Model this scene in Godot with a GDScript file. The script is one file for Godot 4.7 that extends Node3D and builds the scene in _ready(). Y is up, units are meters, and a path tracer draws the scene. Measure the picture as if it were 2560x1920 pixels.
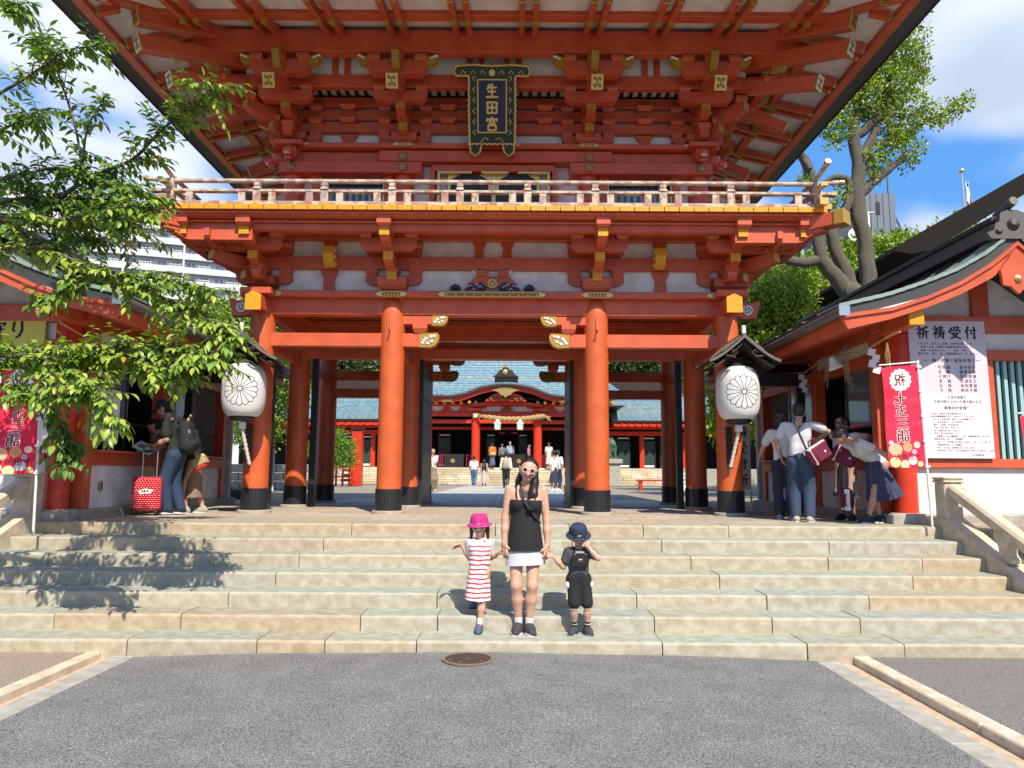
extends Node3D
# A shrine's two-storey vermilion gate above a flight of granite steps, three people in front. y up, metres; the camera looks along -z.
# "d" in this script is the distance in front of the camera, so z = -d.

class Mb:
	var v := PackedVector3Array()
	var n := PackedVector3Array()
	var uv := PackedVector2Array()
	var col := PackedColorArray()
	var ix := PackedInt32Array()
	var tint := Color.WHITE
	func vert(p: Vector3, nn: Vector3, u := Vector2.ZERO) -> int:
		v.append(p); n.append(nn); uv.append(u); col.append(tint)
		return v.size() - 1
	func tri(a: Vector3, b: Vector3, c: Vector3) -> void: # counter-clockwise seen from outside
		var nn := (b - a).cross(c - a)
		if nn.length_squared() < 1e-16: return
		nn = nn.normalized()
		var i := v.size()
		vert(a, nn); vert(b, nn); vert(c, nn)
		ix.append_array(PackedInt32Array([i, i + 2, i + 1]))
	func quad(a: Vector3, b: Vector3, c: Vector3, d: Vector3, u0 := Vector2(0, 1), u1 := Vector2(1, 0)) -> void:
		var nn := (c - a).cross(d - b)
		if nn.length_squared() < 1e-16: return
		nn = nn.normalized()
		var i := v.size()
		vert(a, nn, u0); vert(b, nn, Vector2(u1.x, u0.y)); vert(c, nn, u1); vert(d, nn, Vector2(u0.x, u1.y))
		ix.append_array(PackedInt32Array([i, i + 2, i + 1, i, i + 3, i + 2]))
	func oquad(a: Vector3, b: Vector3, c: Vector3, d: Vector3, o: Vector3) -> void: # turned so that it faces o
		if (c - a).cross(d - b).dot(o) >= 0: quad(a, b, c, d)
		else: quad(a, d, c, b)
	func otri(a: Vector3, b: Vector3, c: Vector3, o: Vector3) -> void:
		if (b - a).cross(c - a).dot(o) >= 0: tri(a, b, c)
		else: tri(a, c, b)
	func box(c: Vector3, s: Vector3, ch := 0.0, b := Basis.IDENTITY) -> Mb:
		var h := s * 0.5
		ch = minf(ch, minf(h.x, minf(h.y, h.z)) * 0.9)
		var P := func(sx, sy, sz, ax) -> Vector3:
			var q := Vector3(sx * (h.x - (0.0 if ax == 0 else ch)), sy * (h.y - (0.0 if ax == 1 else ch)), sz * (h.z - (0.0 if ax == 2 else ch)))
			return c + b * q
		var e := [-1.0, 1.0]
		for s1 in e:
			oquad(P.call(s1, -1, -1, 0), P.call(s1, 1, -1, 0), P.call(s1, 1, 1, 0), P.call(s1, -1, 1, 0), b.x * s1)
			oquad(P.call(-1, s1, -1, 1), P.call(1, s1, -1, 1), P.call(1, s1, 1, 1), P.call(-1, s1, 1, 1), b.y * s1)
			oquad(P.call(-1, -1, s1, 2), P.call(1, -1, s1, 2), P.call(1, 1, s1, 2), P.call(-1, 1, s1, 2), b.z * s1)
			if ch > 0.0:
				for s2 in e:
					oquad(P.call(s1, s2, -1, 0), P.call(s1, s2, 1, 0), P.call(s1, s2, 1, 1), P.call(s1, s2, -1, 1), b.x * s1 + b.y * s2)
					oquad(P.call(s1, -1, s2, 0), P.call(s1, 1, s2, 0), P.call(s1, 1, s2, 2), P.call(s1, -1, s2, 2), b.x * s1 + b.z * s2)
					oquad(P.call(-1, s1, s2, 1), P.call(1, s1, s2, 1), P.call(1, s1, s2, 2), P.call(-1, s1, s2, 2), b.y * s1 + b.z * s2)
					for s3 in e:
						otri(P.call(s1, s2, s3, 0), P.call(s1, s2, s3, 1), P.call(s1, s2, s3, 2), b.x * s1 + b.y * s2 + b.z * s3)
		return self
	func bx(x0: float, x1: float, y0: float, y1: float, z0: float, z1: float, ch := 0.0) -> Mb:
		return box(Vector3((x0 + x1) / 2, (y0 + y1) / 2, (z0 + z1) / 2), Vector3(absf(x1 - x0), absf(y1 - y0), absf(z1 - z0)), ch)
	func bar(a: Vector3, b: Vector3, w: float, h: float, ch := 0.0, up := Vector3.UP) -> Mb: # a straight timber from a to b
		var f := (b - a).normalized()
		var r := up.cross(f)
		if r.length() < 1e-4: r = Vector3.RIGHT.cross(f)
		r = r.normalized()
		return box((a + b) / 2, Vector3(w, h, a.distance_to(b)), ch, Basis(r, f.cross(r), f))
	func prism(o: PackedVector2Array, z0: float, z1: float, xf := Transform3D.IDENTITY) -> Mb: # outline in x, y swept along z
		var p := o.duplicate()
		if Geometry2D.is_polygon_clockwise(p): p.reverse()
		var t := Geometry2D.triangulate_polygon(p)
		var f := p
		for i in range(0, t.size(), 3):
			var a := Vector3(f[t[i]].x, f[t[i]].y, z1)
			var b := Vector3(f[t[i + 1]].x, f[t[i + 1]].y, z1)
			var c := Vector3(f[t[i + 2]].x, f[t[i + 2]].y, z1)
			otri(xf * a, xf * b, xf * c, xf.basis.z)
			a.z = z0; b.z = z0; c.z = z0
			otri(xf * a, xf * b, xf * c, -xf.basis.z)
		var m := p.size()
		for i in m:
			var a := p[i]
			var b := p[(i + 1) % m]
			var o2 := Vector3(b.y - a.y, a.x - b.x, 0)
			oquad(xf * Vector3(a.x, a.y, z0), xf * Vector3(b.x, b.y, z0), xf * Vector3(b.x, b.y, z1), xf * Vector3(a.x, a.y, z1), xf.basis * o2)
		return self
	func lathe(pr: PackedVector2Array, sides := 20, xf := Transform3D.IDENTITY, smooth := false, a0 := 0.0, a1 := TAU) -> Mb: # profile (radius, height) from the bottom up
		var m := pr.size()
		var nr := PackedVector2Array()
		for i in m - 1:
			var e := pr[i + 1] - pr[i]
			nr.append(Vector2(e.y, -e.x).normalized())
		for i in m - 1:
			var na := nr[i]
			var nb := nr[i]
			if smooth:
				if i > 0: na = (nr[i] + nr[i - 1]).normalized()
				if i < m - 2: nb = (nr[i] + nr[i + 1]).normalized()
			var base := v.size()
			for k in sides + 1:
				var an := a0 + (a1 - a0) * k / sides
				var cs := Vector2(sin(an), cos(an))
				vert(xf * Vector3(pr[i].x * cs.x, pr[i].y, pr[i].x * cs.y), (xf.basis * Vector3(na.x * cs.x, na.y, na.x * cs.y)).normalized(), Vector2(float(k) / sides, 1.0 - float(i) / (m - 1)))
				vert(xf * Vector3(pr[i + 1].x * cs.x, pr[i + 1].y, pr[i + 1].x * cs.y), (xf.basis * Vector3(nb.x * cs.x, nb.y, nb.x * cs.y)).normalized(), Vector2(float(k) / sides, 1.0 - float(i + 1) / (m - 1)))
			for k in sides:
				var q := base + k * 2
				ix.append_array(PackedInt32Array([q, q + 1, q + 2, q + 2, q + 1, q + 3]))
		return self
	func tube(pts: Array, r: Array, sides := 8) -> Mb: # round limb through the points, closed ends
		var m := pts.size()
		var f0: Vector3 = (pts[1] - pts[0]).normalized()
		var r0 := f0.cross(Vector3.UP if absf(f0.y) < 0.9 else Vector3.RIGHT).normalized()
		var base := v.size()
		for i in m:
			var f: Vector3 = (pts[mini(i + 1, m - 1)] - pts[maxi(i - 1, 0)]).normalized()
			r0 = (r0 - f * r0.dot(f)).normalized()
			var u := f.cross(r0)
			var rad: float = r[mini(i, r.size() - 1)]
			for k in sides + 1:
				var an := TAU * k / sides
				var o := r0 * cos(an) + u * sin(an)
				vert(pts[i] + o * rad, o, Vector2(float(k) / sides, i))
		for i in m - 1:
			for k in sides:
				var q := base + i * (sides + 1) + k
				var q2 := q + sides + 1
				ix.append_array(PackedInt32Array([q, q2, q + 1, q + 1, q2, q2 + 1]))
		for e in 2:
			var i: int = 0 if e == 0 else m - 1
			var nn: Vector3 = ((pts[0] - pts[1]) if e == 0 else (pts[m - 1] - pts[m - 2])).normalized()
			var c := vert(pts[i], nn)
			var rb := v.size()
			for k in sides + 1: vert(v[base + i * (sides + 1) + k], nn)
			for k in sides:
				if e == 0: ix.append_array(PackedInt32Array([c, rb + k, rb + k + 1]))
				else: ix.append_array(PackedInt32Array([c, rb + k + 1, rb + k]))
		return self
	func ball(c: Vector3, r: Vector3, sides := 12, rings := 8, b := Basis.IDENTITY) -> Mb:
		var pr := PackedVector2Array()
		for i in rings + 1:
			var a := -PI / 2 + PI * i / rings
			pr.append(Vector2(cos(a), sin(a)))
		return lathe(pr, sides, Transform3D(b * Basis.from_scale(r), c), true)
	func sheet(rows: Array, up := Vector3.UP, thick := 0.0) -> Mb: # a grid of points, rows of equal length, smooth; with a thickness, an underside and edges
		var h := rows.size()
		var w: int = rows[0].size()
		var nn := []
		for j in h:
			var line := PackedVector3Array()
			for i in w:
				var du: Vector3 = rows[j][mini(i + 1, w - 1)] - rows[j][maxi(i - 1, 0)]
				var dv: Vector3 = rows[mini(j + 1, h - 1)][i] - rows[maxi(j - 1, 0)][i]
				var q := du.cross(dv).normalized()
				line.append(q if q.dot(up) >= 0 else -q)
			nn.append(line)
		for side in ([1, -1] if thick > 0 else [1]):
			var base := v.size()
			for j in h:
				for i in w:
					vert(rows[j][i] - (nn[j][i] * thick if side < 0 else Vector3.ZERO), nn[j][i] * side, Vector2(float(i) / (w - 1), float(j) / (h - 1)))
			for j in h - 1:
				for i in w - 1:
					var q := base + j * w + i
					var t := (v[q + 1] - v[q]).cross(v[q + w] - v[q]).dot(n[q]) > 0
					if t: ix.append_array(PackedInt32Array([q, q + w, q + 1, q + 1, q + w, q + w + 1]))
					else: ix.append_array(PackedInt32Array([q, q + 1, q + w, q + 1, q + w + 1, q + w]))
		if thick > 0:
			for i in w - 1:
				for j in [0, h - 1]:
					var o: Vector3 = rows[j][i] - rows[1 if j == 0 else h - 2][i]
					oquad(rows[j][i], rows[j][i + 1], rows[j][i + 1] - nn[j][i + 1] * thick, rows[j][i] - nn[j][i] * thick, o)
			for j in h - 1:
				for i in [0, w - 1]:
					var o: Vector3 = rows[j][i] - rows[j][1 if i == 0 else w - 2]
					oquad(rows[j][i], rows[j + 1][i], rows[j + 1][i] - nn[j + 1][i] * thick, rows[j][i] - nn[j][i] * thick, o)
		return self
	func sheet_out(rows: Array, mid: Vector3) -> Mb: # a sheet closed round a middle axis, faces outwards
		sheet(rows)
		for i in v.size():
			var o := v[i] - mid
			if n[i].dot(Vector3(o.x, 0, o.z)) < 0: n[i] = -n[i]
		for i in range(0, ix.size(), 3):
			if (v[ix[i + 2]] - v[ix[i]]).cross(v[ix[i + 1]] - v[ix[i]]).dot(n[ix[i]]) < 0:
				var t := ix[i + 1]
				ix[i + 1] = ix[i + 2]; ix[i + 2] = t
		return self
	func mesh(mat: Material) -> ArrayMesh:
		var a := []
		a.resize(Mesh.ARRAY_MAX)
		a[Mesh.ARRAY_VERTEX] = v; a[Mesh.ARRAY_NORMAL] = n; a[Mesh.ARRAY_TEX_UV] = uv; a[Mesh.ARRAY_COLOR] = col; a[Mesh.ARRAY_INDEX] = ix
		var m := ArrayMesh.new()
		m.add_surface_from_arrays(Mesh.PRIMITIVE_TRIANGLES, a)
		m.surface_set_material(0, mat)
		return m

var M := {}          # materials by name
var tex := {}        # textures by name
var taken := {}      # names used so far at top level
var rng := RandomNumberGenerator.new()

func V(x: float, y: float, d: float) -> Vector3: return Vector3(x, y, -d)
func R(a: float, b: float) -> float: return rng.randf_range(a, b)
func PV(a: Array) -> PackedVector2Array:
	var p := PackedVector2Array()
	for i in range(0, a.size(), 2): p.append(Vector2(a[i], a[i + 1]))
	return p

func numbered(called: String, under: Node) -> String:
	var key := str(under.get_instance_id()) + called
	taken[key] = taken.get(key, 0) + 1
	return called if taken[key] == 1 else "%s_%03d" % [called, taken[key] - 1]

func thing(called: String, label: String, category: String, at := Vector3.ZERO, group := "", turn := 0.0) -> Node3D:
	var o := Node3D.new()
	o.name = numbered(called, self)
	add_child(o, true)
	o.position = at; o.rotation.y = turn
	tag(o, label, category, group)
	return o

func tag(o: Node, label: String, category: String, group := "") -> Node:
	o.set_meta("label", label); o.set_meta("category", category)
	if group: o.set_meta("group", group)
	return o

func origin(o: Node) -> Vector3:
	var p := Vector3.ZERO
	while o != self:
		p += (o as Node3D).position
		o = o.get_parent()
	return p

func part(called: String, m: Mesh, parent: Node, at := Vector3.ZERO) -> MeshInstance3D:
	var o := MeshInstance3D.new()
	o.name = numbered(called, parent)
	o.mesh = m; o.position = at
	parent.add_child(o, true)
	return o

func W(called: String, b: Mb, mat: Material, parent: Node) -> MeshInstance3D: # a part whose shape is given in world coordinates (parents unturned)
	return part(called, b.mesh(mat), parent, -origin(parent))

func L(called: String, b: Mb, mat: Material, parent: Node, at := Vector3.ZERO) -> MeshInstance3D: # in the parent's own coordinates
	return part(called, b.mesh(mat), parent, at)

func struct(called: String, b: Mb, mat: Material, kind := "structure") -> MeshInstance3D:
	var o := part(called, b.mesh(mat), self)
	o.set_meta("kind", kind)
	return o

func base_of(called: String, parent: Node, at := Vector3.ZERO) -> Node3D:
	var o := Node3D.new()
	o.name = numbered(called, parent)
	parent.add_child(o, true)
	o.position = at
	return o

func copy(o: Node3D, label: String, group := "") -> Node3D:
	var c: Node3D = o.duplicate()
	var stem := str(o.name)
	if stem.length() > 4 and stem.substr(stem.length() - 4, 1) == "_" and stem.right(3).is_valid_int(): stem = stem.left(stem.length() - 4)
	c.name = numbered(stem, self)
	add_child(c, true)
	c.set_meta("label", label)
	if group: c.set_meta("group", group)
	return c

# ---- materials -------------------------------------------------------------------------------
func noise_tex(called: String, freq: float, lo: Color, hi: Color, kind := FastNoiseLite.TYPE_SIMPLEX_SMOOTH, oct := 4, size := 512, mid := 0.5, sd := 1) -> Texture2D:
	if tex.has(called): return tex[called]
	var f := FastNoiseLite.new()
	f.noise_type = kind; f.frequency = freq; f.fractal_octaves = oct; f.seed = sd
	var im := f.get_seamless_image(size, size)
	im.convert(Image.FORMAT_L8)
	var src := im.get_data()
	var out := PackedByteArray()
	out.resize(size * size * 3)
	var lut := []
	for i in 256: 
		var c := lo.lerp(hi, clampf((i / 255.0 - mid) * 1.6 + 0.5, 0, 1))
		lut.append([int(c.r * 255), int(c.g * 255), int(c.b * 255)])
	for i in src.size():
		var q = lut[src[i]]
		out[i * 3] = q[0]; out[i * 3 + 1] = q[1]; out[i * 3 + 2] = q[2]
	tex[called] = ImageTexture.create_from_image(Image.create_from_data(size, size, false, Image.FORMAT_RGB8, out))
	return tex[called]

func lin(r: float, g: float, b: float) -> Color: return Color(r, g, b).linear_to_srgb()

func mat(called: String, c: Color, rough := 0.6, t: Texture2D = null, scale := 1.0, bump: Texture2D = null, relief := 0.0, metal := 0.0, local := false) -> StandardMaterial3D:
	var m := StandardMaterial3D.new()
	m.resource_name = called
	m.albedo_color = c; m.roughness = rough; m.metallic = metal
	if t or bump:
		m.uv1_triplanar = true
		m.uv1_world_triplanar = not local
		m.uv1_scale = Vector3.ONE * scale
		m.albedo_texture = t
		if bump:
			m.heightmap_enabled = true; m.heightmap_texture = bump; m.heightmap_scale = relief
	M[called] = m
	return m

func pic(called: String, im: Image, rough := 0.6) -> StandardMaterial3D: # flat print
	var m := StandardMaterial3D.new()
	m.resource_name = called
	m.albedo_texture = ImageTexture.create_from_image(im)
	m.roughness = rough
	m.texture_repeat = false
	M[called] = m
	return m

func smooth(a: float, b: float, x: float) -> float:
	var t := clampf((x - a) / (b - a), 0.0, 1.0)
	return t * t * (3.0 - 2.0 * t)

func sky_picture() -> Image:
	var w := 1024
	var h := 512
	var f := FastNoiseLite.new()
	f.noise_type = FastNoiseLite.TYPE_SIMPLEX_SMOOTH; f.fractal_octaves = 6; f.frequency = 0.9; f.seed = 11; f.fractal_gain = 0.52
	var g := FastNoiseLite.new()
	g.noise_type = FastNoiseLite.TYPE_SIMPLEX_SMOOTH; g.fractal_octaves = 3; g.frequency = 0.45; g.seed = 5
	var im := Image.create_empty(w, h, false, Image.FORMAT_RGBF)
	var low := Color(0.30, 0.29, 0.27)
	var bumps := [[-31.0, 25.0, 10.0, 7.5, 0.5], [-33.0, 14.0, 12.0, 7.0, 0.15], [33.0, 11.0, 12.0, 6.5, 0.85], [35.0, 29.0, 8.0, 5.0, 0.42], [24.5, 20.5, 4.0, 3.0, -0.7], [31.0, 20.5, 4.5, 2.0, -0.45],
		[-29.0, 33.0, 4.0, 3.5, -0.7], [-18.0, 20.0, 5.0, 6.0, -0.1], [24.5, 14.0, 3.5, 2.5, 0.3]]
	for j in h:
		var el := PI / 2 - PI * (j + 0.5) / h
		var y := sin(el)
		for i in w:
			if y < 0.0:
				im.set_pixel(i, j, low)
				continue
			var az := wrapf((i + 0.5) / w * TAU, -PI, PI)
			var k := 1.0 / (y + 0.35)
			var p := Vector3(sin(az) * cos(el) * k * 2.2, cos(az) * cos(el) * k * 2.2, y * 3.0)
			var n := f.get_noise_3d(p.x, p.y, p.z)
			var big := g.get_noise_3d(p.x + 7.0, p.y, 3.0)
			var b := -0.03
			var ad := rad_to_deg(az)
			var ed := rad_to_deg(el)
			if absf(ad) < 60.0:
				for q in bumps:
					b += q[4] * exp(-pow((ad - q[0]) / q[2], 2.0) - pow((ed - q[1]) / q[3], 2.0))
			else: b += 0.08
			var c := smooth(-0.14, 0.46, n * 0.95 + big * 0.35 + b)
			var shade := clampf(0.5 + 0.8 * (f.get_noise_3d(p.x + 0.12, p.y - 0.2, p.z + 0.35) - n) + 0.25 * big, 0.0, 1.0)
			var blue := Color(0.04, 0.165, 0.50).lerp(Color(0.14, 0.34, 0.62), exp(-y * 2.6))
			var white := Color(0.34, 0.41, 0.52).lerp(Color(0.66, 0.68, 0.72), shade)
			var s := blue.lerp(white, c)
			im.set_pixel(i, j, s)
	return im

func set_stage() -> void:
	rng.seed = 2024
	var cam := Camera3D.new()
	cam.name = "camera"
	cam.fov = rad_to_deg(2.0 * atan(960.0 / 1850.0))
	cam.near = 0.05; cam.far = 900.0
	cam.transform = Transform3D(Basis(Vector3.RIGHT, deg_to_rad(7.03)) * Basis(Vector3.BACK, deg_to_rad(0.35)), Vector3(0.3, 1.68, 0))
	add_child(cam)
	cam.current = true
	var e := Environment.new()
	var sky := Sky.new()
	var sm := PanoramaSkyMaterial.new()
	sm.panorama = ImageTexture.create_from_image(sky_picture())
	sky.sky_material = sm
	e.background_mode = Environment.BG_SKY
	e.sky = sky
	e.background_energy_multiplier = 1.0
	e.tonemap_mode = Environment.TONE_MAPPER_LINEAR
	e.tonemap_exposure = 1.74
	e.sdfgi_enabled = true; e.ssao_enabled = true; e.ssil_enabled = true
	var we := WorldEnvironment.new()
	we.name = "environment"
	we.environment = e
	add_child(we)
	var sun := DirectionalLight3D.new()
	sun.name = "sun"
	sun.light_energy = 1.25
	sun.light_color = Color(1.0, 0.955, 0.88)
	sun.light_angular_distance = 0.5
	sun.shadow_enabled = true
	var to := Vector3(0.36, 1.2, 1.0).normalized()
	sun.transform = Transform3D(Basis.looking_at(-to, Vector3.UP), Vector3(0, 30, 0))
	add_child(sun)

func make_materials() -> void:
	var soft := noise_tex("soft", 0.012, Color(0.91, 0.90, 0.89), Color(1, 1, 1), FastNoiseLite.TYPE_SIMPLEX_SMOOTH, 5, 512)
	var brush := noise_tex("brush", 0.05, Color(0.86, 0.86, 0.86), Color(1, 1, 1), FastNoiseLite.TYPE_SIMPLEX_SMOOTH, 5, 512)
	var grit := noise_tex("grit", 0.35, Color(0.45, 0.45, 0.45), Color(1, 1, 1), FastNoiseLite.TYPE_VALUE, 2, 512)
	var speck := noise_tex("speck", 0.24, Color(0.40, 0.40, 0.405), Color(1, 1, 0.98), FastNoiseLite.TYPE_VALUE_CUBIC, 2, 1024, 0.43)
	var stone := noise_tex("stone", 0.007, Color(0.88, 0.865, 0.83), Color(1, 1, 1), FastNoiseLite.TYPE_SIMPLEX_SMOOTH, 6, 1024, 0.5, 4)
	var wood := noise_tex("bark", 0.05, Color(0.30, 0.28, 0.27), Color(1, 1, 1), FastNoiseLite.TYPE_SIMPLEX, 5, 512, 0.5, 9)
	mat("vermilion", lin(0.60, 0.108, 0.042), 0.42, soft, 0.35, brush, 0.12)
	mat("pillar", lin(0.60, 0.118, 0.032), 0.42, soft, 0.35, brush, 0.12)
	mat("scarlet", lin(0.62, 0.045, 0.014), 0.38, soft, 0.5)
	mat("plaster", lin(0.82, 0.81, 0.80), 0.85, soft, 0.4)
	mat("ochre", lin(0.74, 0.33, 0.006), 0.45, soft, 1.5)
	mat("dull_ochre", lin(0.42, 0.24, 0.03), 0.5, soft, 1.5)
	mat("gold", lin(0.80, 0.56, 0.20), 0.34, brush, 6.0, null, 0.0, 0.85)
	mat("gold_dark", lin(0.30, 0.19, 0.05), 0.5, brush, 6.0, null, 0.0, 0.4)
	mat("black", lin(0.018, 0.019, 0.022), 0.42, brush, 1.0)
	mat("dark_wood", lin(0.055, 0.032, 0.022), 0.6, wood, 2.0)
	mat("grey_wood", lin(0.30, 0.25, 0.22), 0.75, wood, 3.0)
	mat("granite", lin(0.62, 0.54, 0.42), 0.85, stone, 0.55, grit, 0.08)
	mat("grey_stone", lin(0.40, 0.385, 0.35), 0.85, stone, 0.7, grit, 0.07)
	mat("asphalt", lin(0.31, 0.31, 0.315), 0.9, speck, 0.55, grit, 0.14)
	mat("white_paint", lin(0.80, 0.80, 0.80), 0.5)
	mat("blue_carving", lin(0.05, 0.13, 0.22), 0.5, brush, 4.0)
	mat("green_carving", lin(0.05, 0.14, 0.07), 0.5, brush, 4.0)
	mat("navy_board", lin(0.010, 0.018, 0.06), 0.35)
	mat("frame_green", lin(0.008, 0.035, 0.02), 0.4)
	mat("lattice_blue", lin(0.03, 0.19, 0.26), 0.45)
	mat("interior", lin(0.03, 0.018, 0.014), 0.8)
	mat("steel", lin(0.62, 0.63, 0.65), 0.3, null, 1.0, null, 0.0, 0.9)
	mat("plastic_white", lin(0.66, 0.66, 0.66), 0.4)
	mat("copper_dark", lin(0.05, 0.055, 0.055), 0.5, brush, 1.0)
	mat("copper_brown", lin(0.13, 0.115, 0.11), 0.5, brush, 1.0)
	mat("verdigris", lin(0.24, 0.33, 0.29), 0.6, soft, 0.8)
	mat("pale_lattice", lin(0.30, 0.50, 0.52), 0.5)
	mat("straw", lin(0.40, 0.27, 0.12), 0.9)
	mat("paper", lin(0.78, 0.78, 0.76), 0.8)
	mat("rope_white", lin(0.62, 0.58, 0.50), 0.9, brush, 8.0)
	var gl := mat("glass", Color(0.75, 0.82, 0.84, 0.12), 0.05)
	gl.transparency = BaseMaterial3D.TRANSPARENCY_ALPHA
	mat("bark", lin(0.30, 0.27, 0.21), 0.95, wood, 1.6, wood, 2.0)
	mat("bark_pale", lin(0.36, 0.32, 0.27), 0.95, wood, 1.4, wood, 1.5)
	mat("verdigris_dark", lin(0.06, 0.13, 0.10), 0.6, soft, 3.0)
	mat("door_green", lin(0.02, 0.07, 0.055), 0.5)
	mat("dark_hair", lin(0.012, 0.010, 0.010), 0.38)
	for q in [["copper_roof", 0.235, 0.36, 0.40], ["copper_roof_b", 0.20, 0.35, 0.44], ["copper_roof_c", 0.29, 0.37, 0.36]]: mat(q[0], lin(q[1], q[2], q[3]), 0.5, noise_tex("patina", 0.02, Color(0.72, 0.76, 0.78), Color(1, 1, 1), FastNoiseLite.TYPE_SIMPLEX_SMOOTH, 5, 512, 0.5, 21), 0.25)
	mat("roof_tile", lin(0.09, 0.09, 0.095), 0.55, brush, 1.0)
	M.asphalt.detail_enabled = true
	M.asphalt.detail_blend_mode = BaseMaterial3D.BLEND_MODE_MUL
	M.asphalt.detail_uv_layer = BaseMaterial3D.DETAIL_UV_2
	M.asphalt.uv2_triplanar = true; M.asphalt.uv2_world_triplanar = true; M.asphalt.uv2_scale = Vector3.ONE * 0.13
	M.asphalt.detail_albedo = noise_tex("patches", 0.012, Color(0.92, 0.92, 0.92), Color(1, 1, 1), FastNoiseLite.TYPE_SIMPLEX, 6, 1024, 0.5, 31)
	# weathered rail paint: cream, grey wood and old red showing through
	var f := FastNoiseLite.new()
	f.noise_type = FastNoiseLite.TYPE_SIMPLEX_SMOOTH; f.frequency = 0.011; f.fractal_octaves = 5; f.seed = 3
	var a := f.get_seamless_image(512, 512)
	f.seed = 8; f.frequency = 0.014
	var b := f.get_seamless_image(512, 512)
	var im := Image.create_empty(512, 512, false, Image.FORMAT_RGB8)
	for j in 512:
		for i in 512:
			var x := a.get_pixel(i, j).r
			var y := b.get_pixel(i, j).r
			var c := Color(0.74, 0.69, 0.61)
			c = c.lerp(Color(0.60, 0.53, 0.50), smooth(0.44, 0.56, x))
			c = c.lerp(Color(0.64, 0.42, 0.37), smooth(0.62, 0.70, y))
			im.set_pixel(i, j, c)
	mat("worn_paint", Color(1, 1, 1), 0.7, ImageTexture.create_from_image(im), 0.7)

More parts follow.
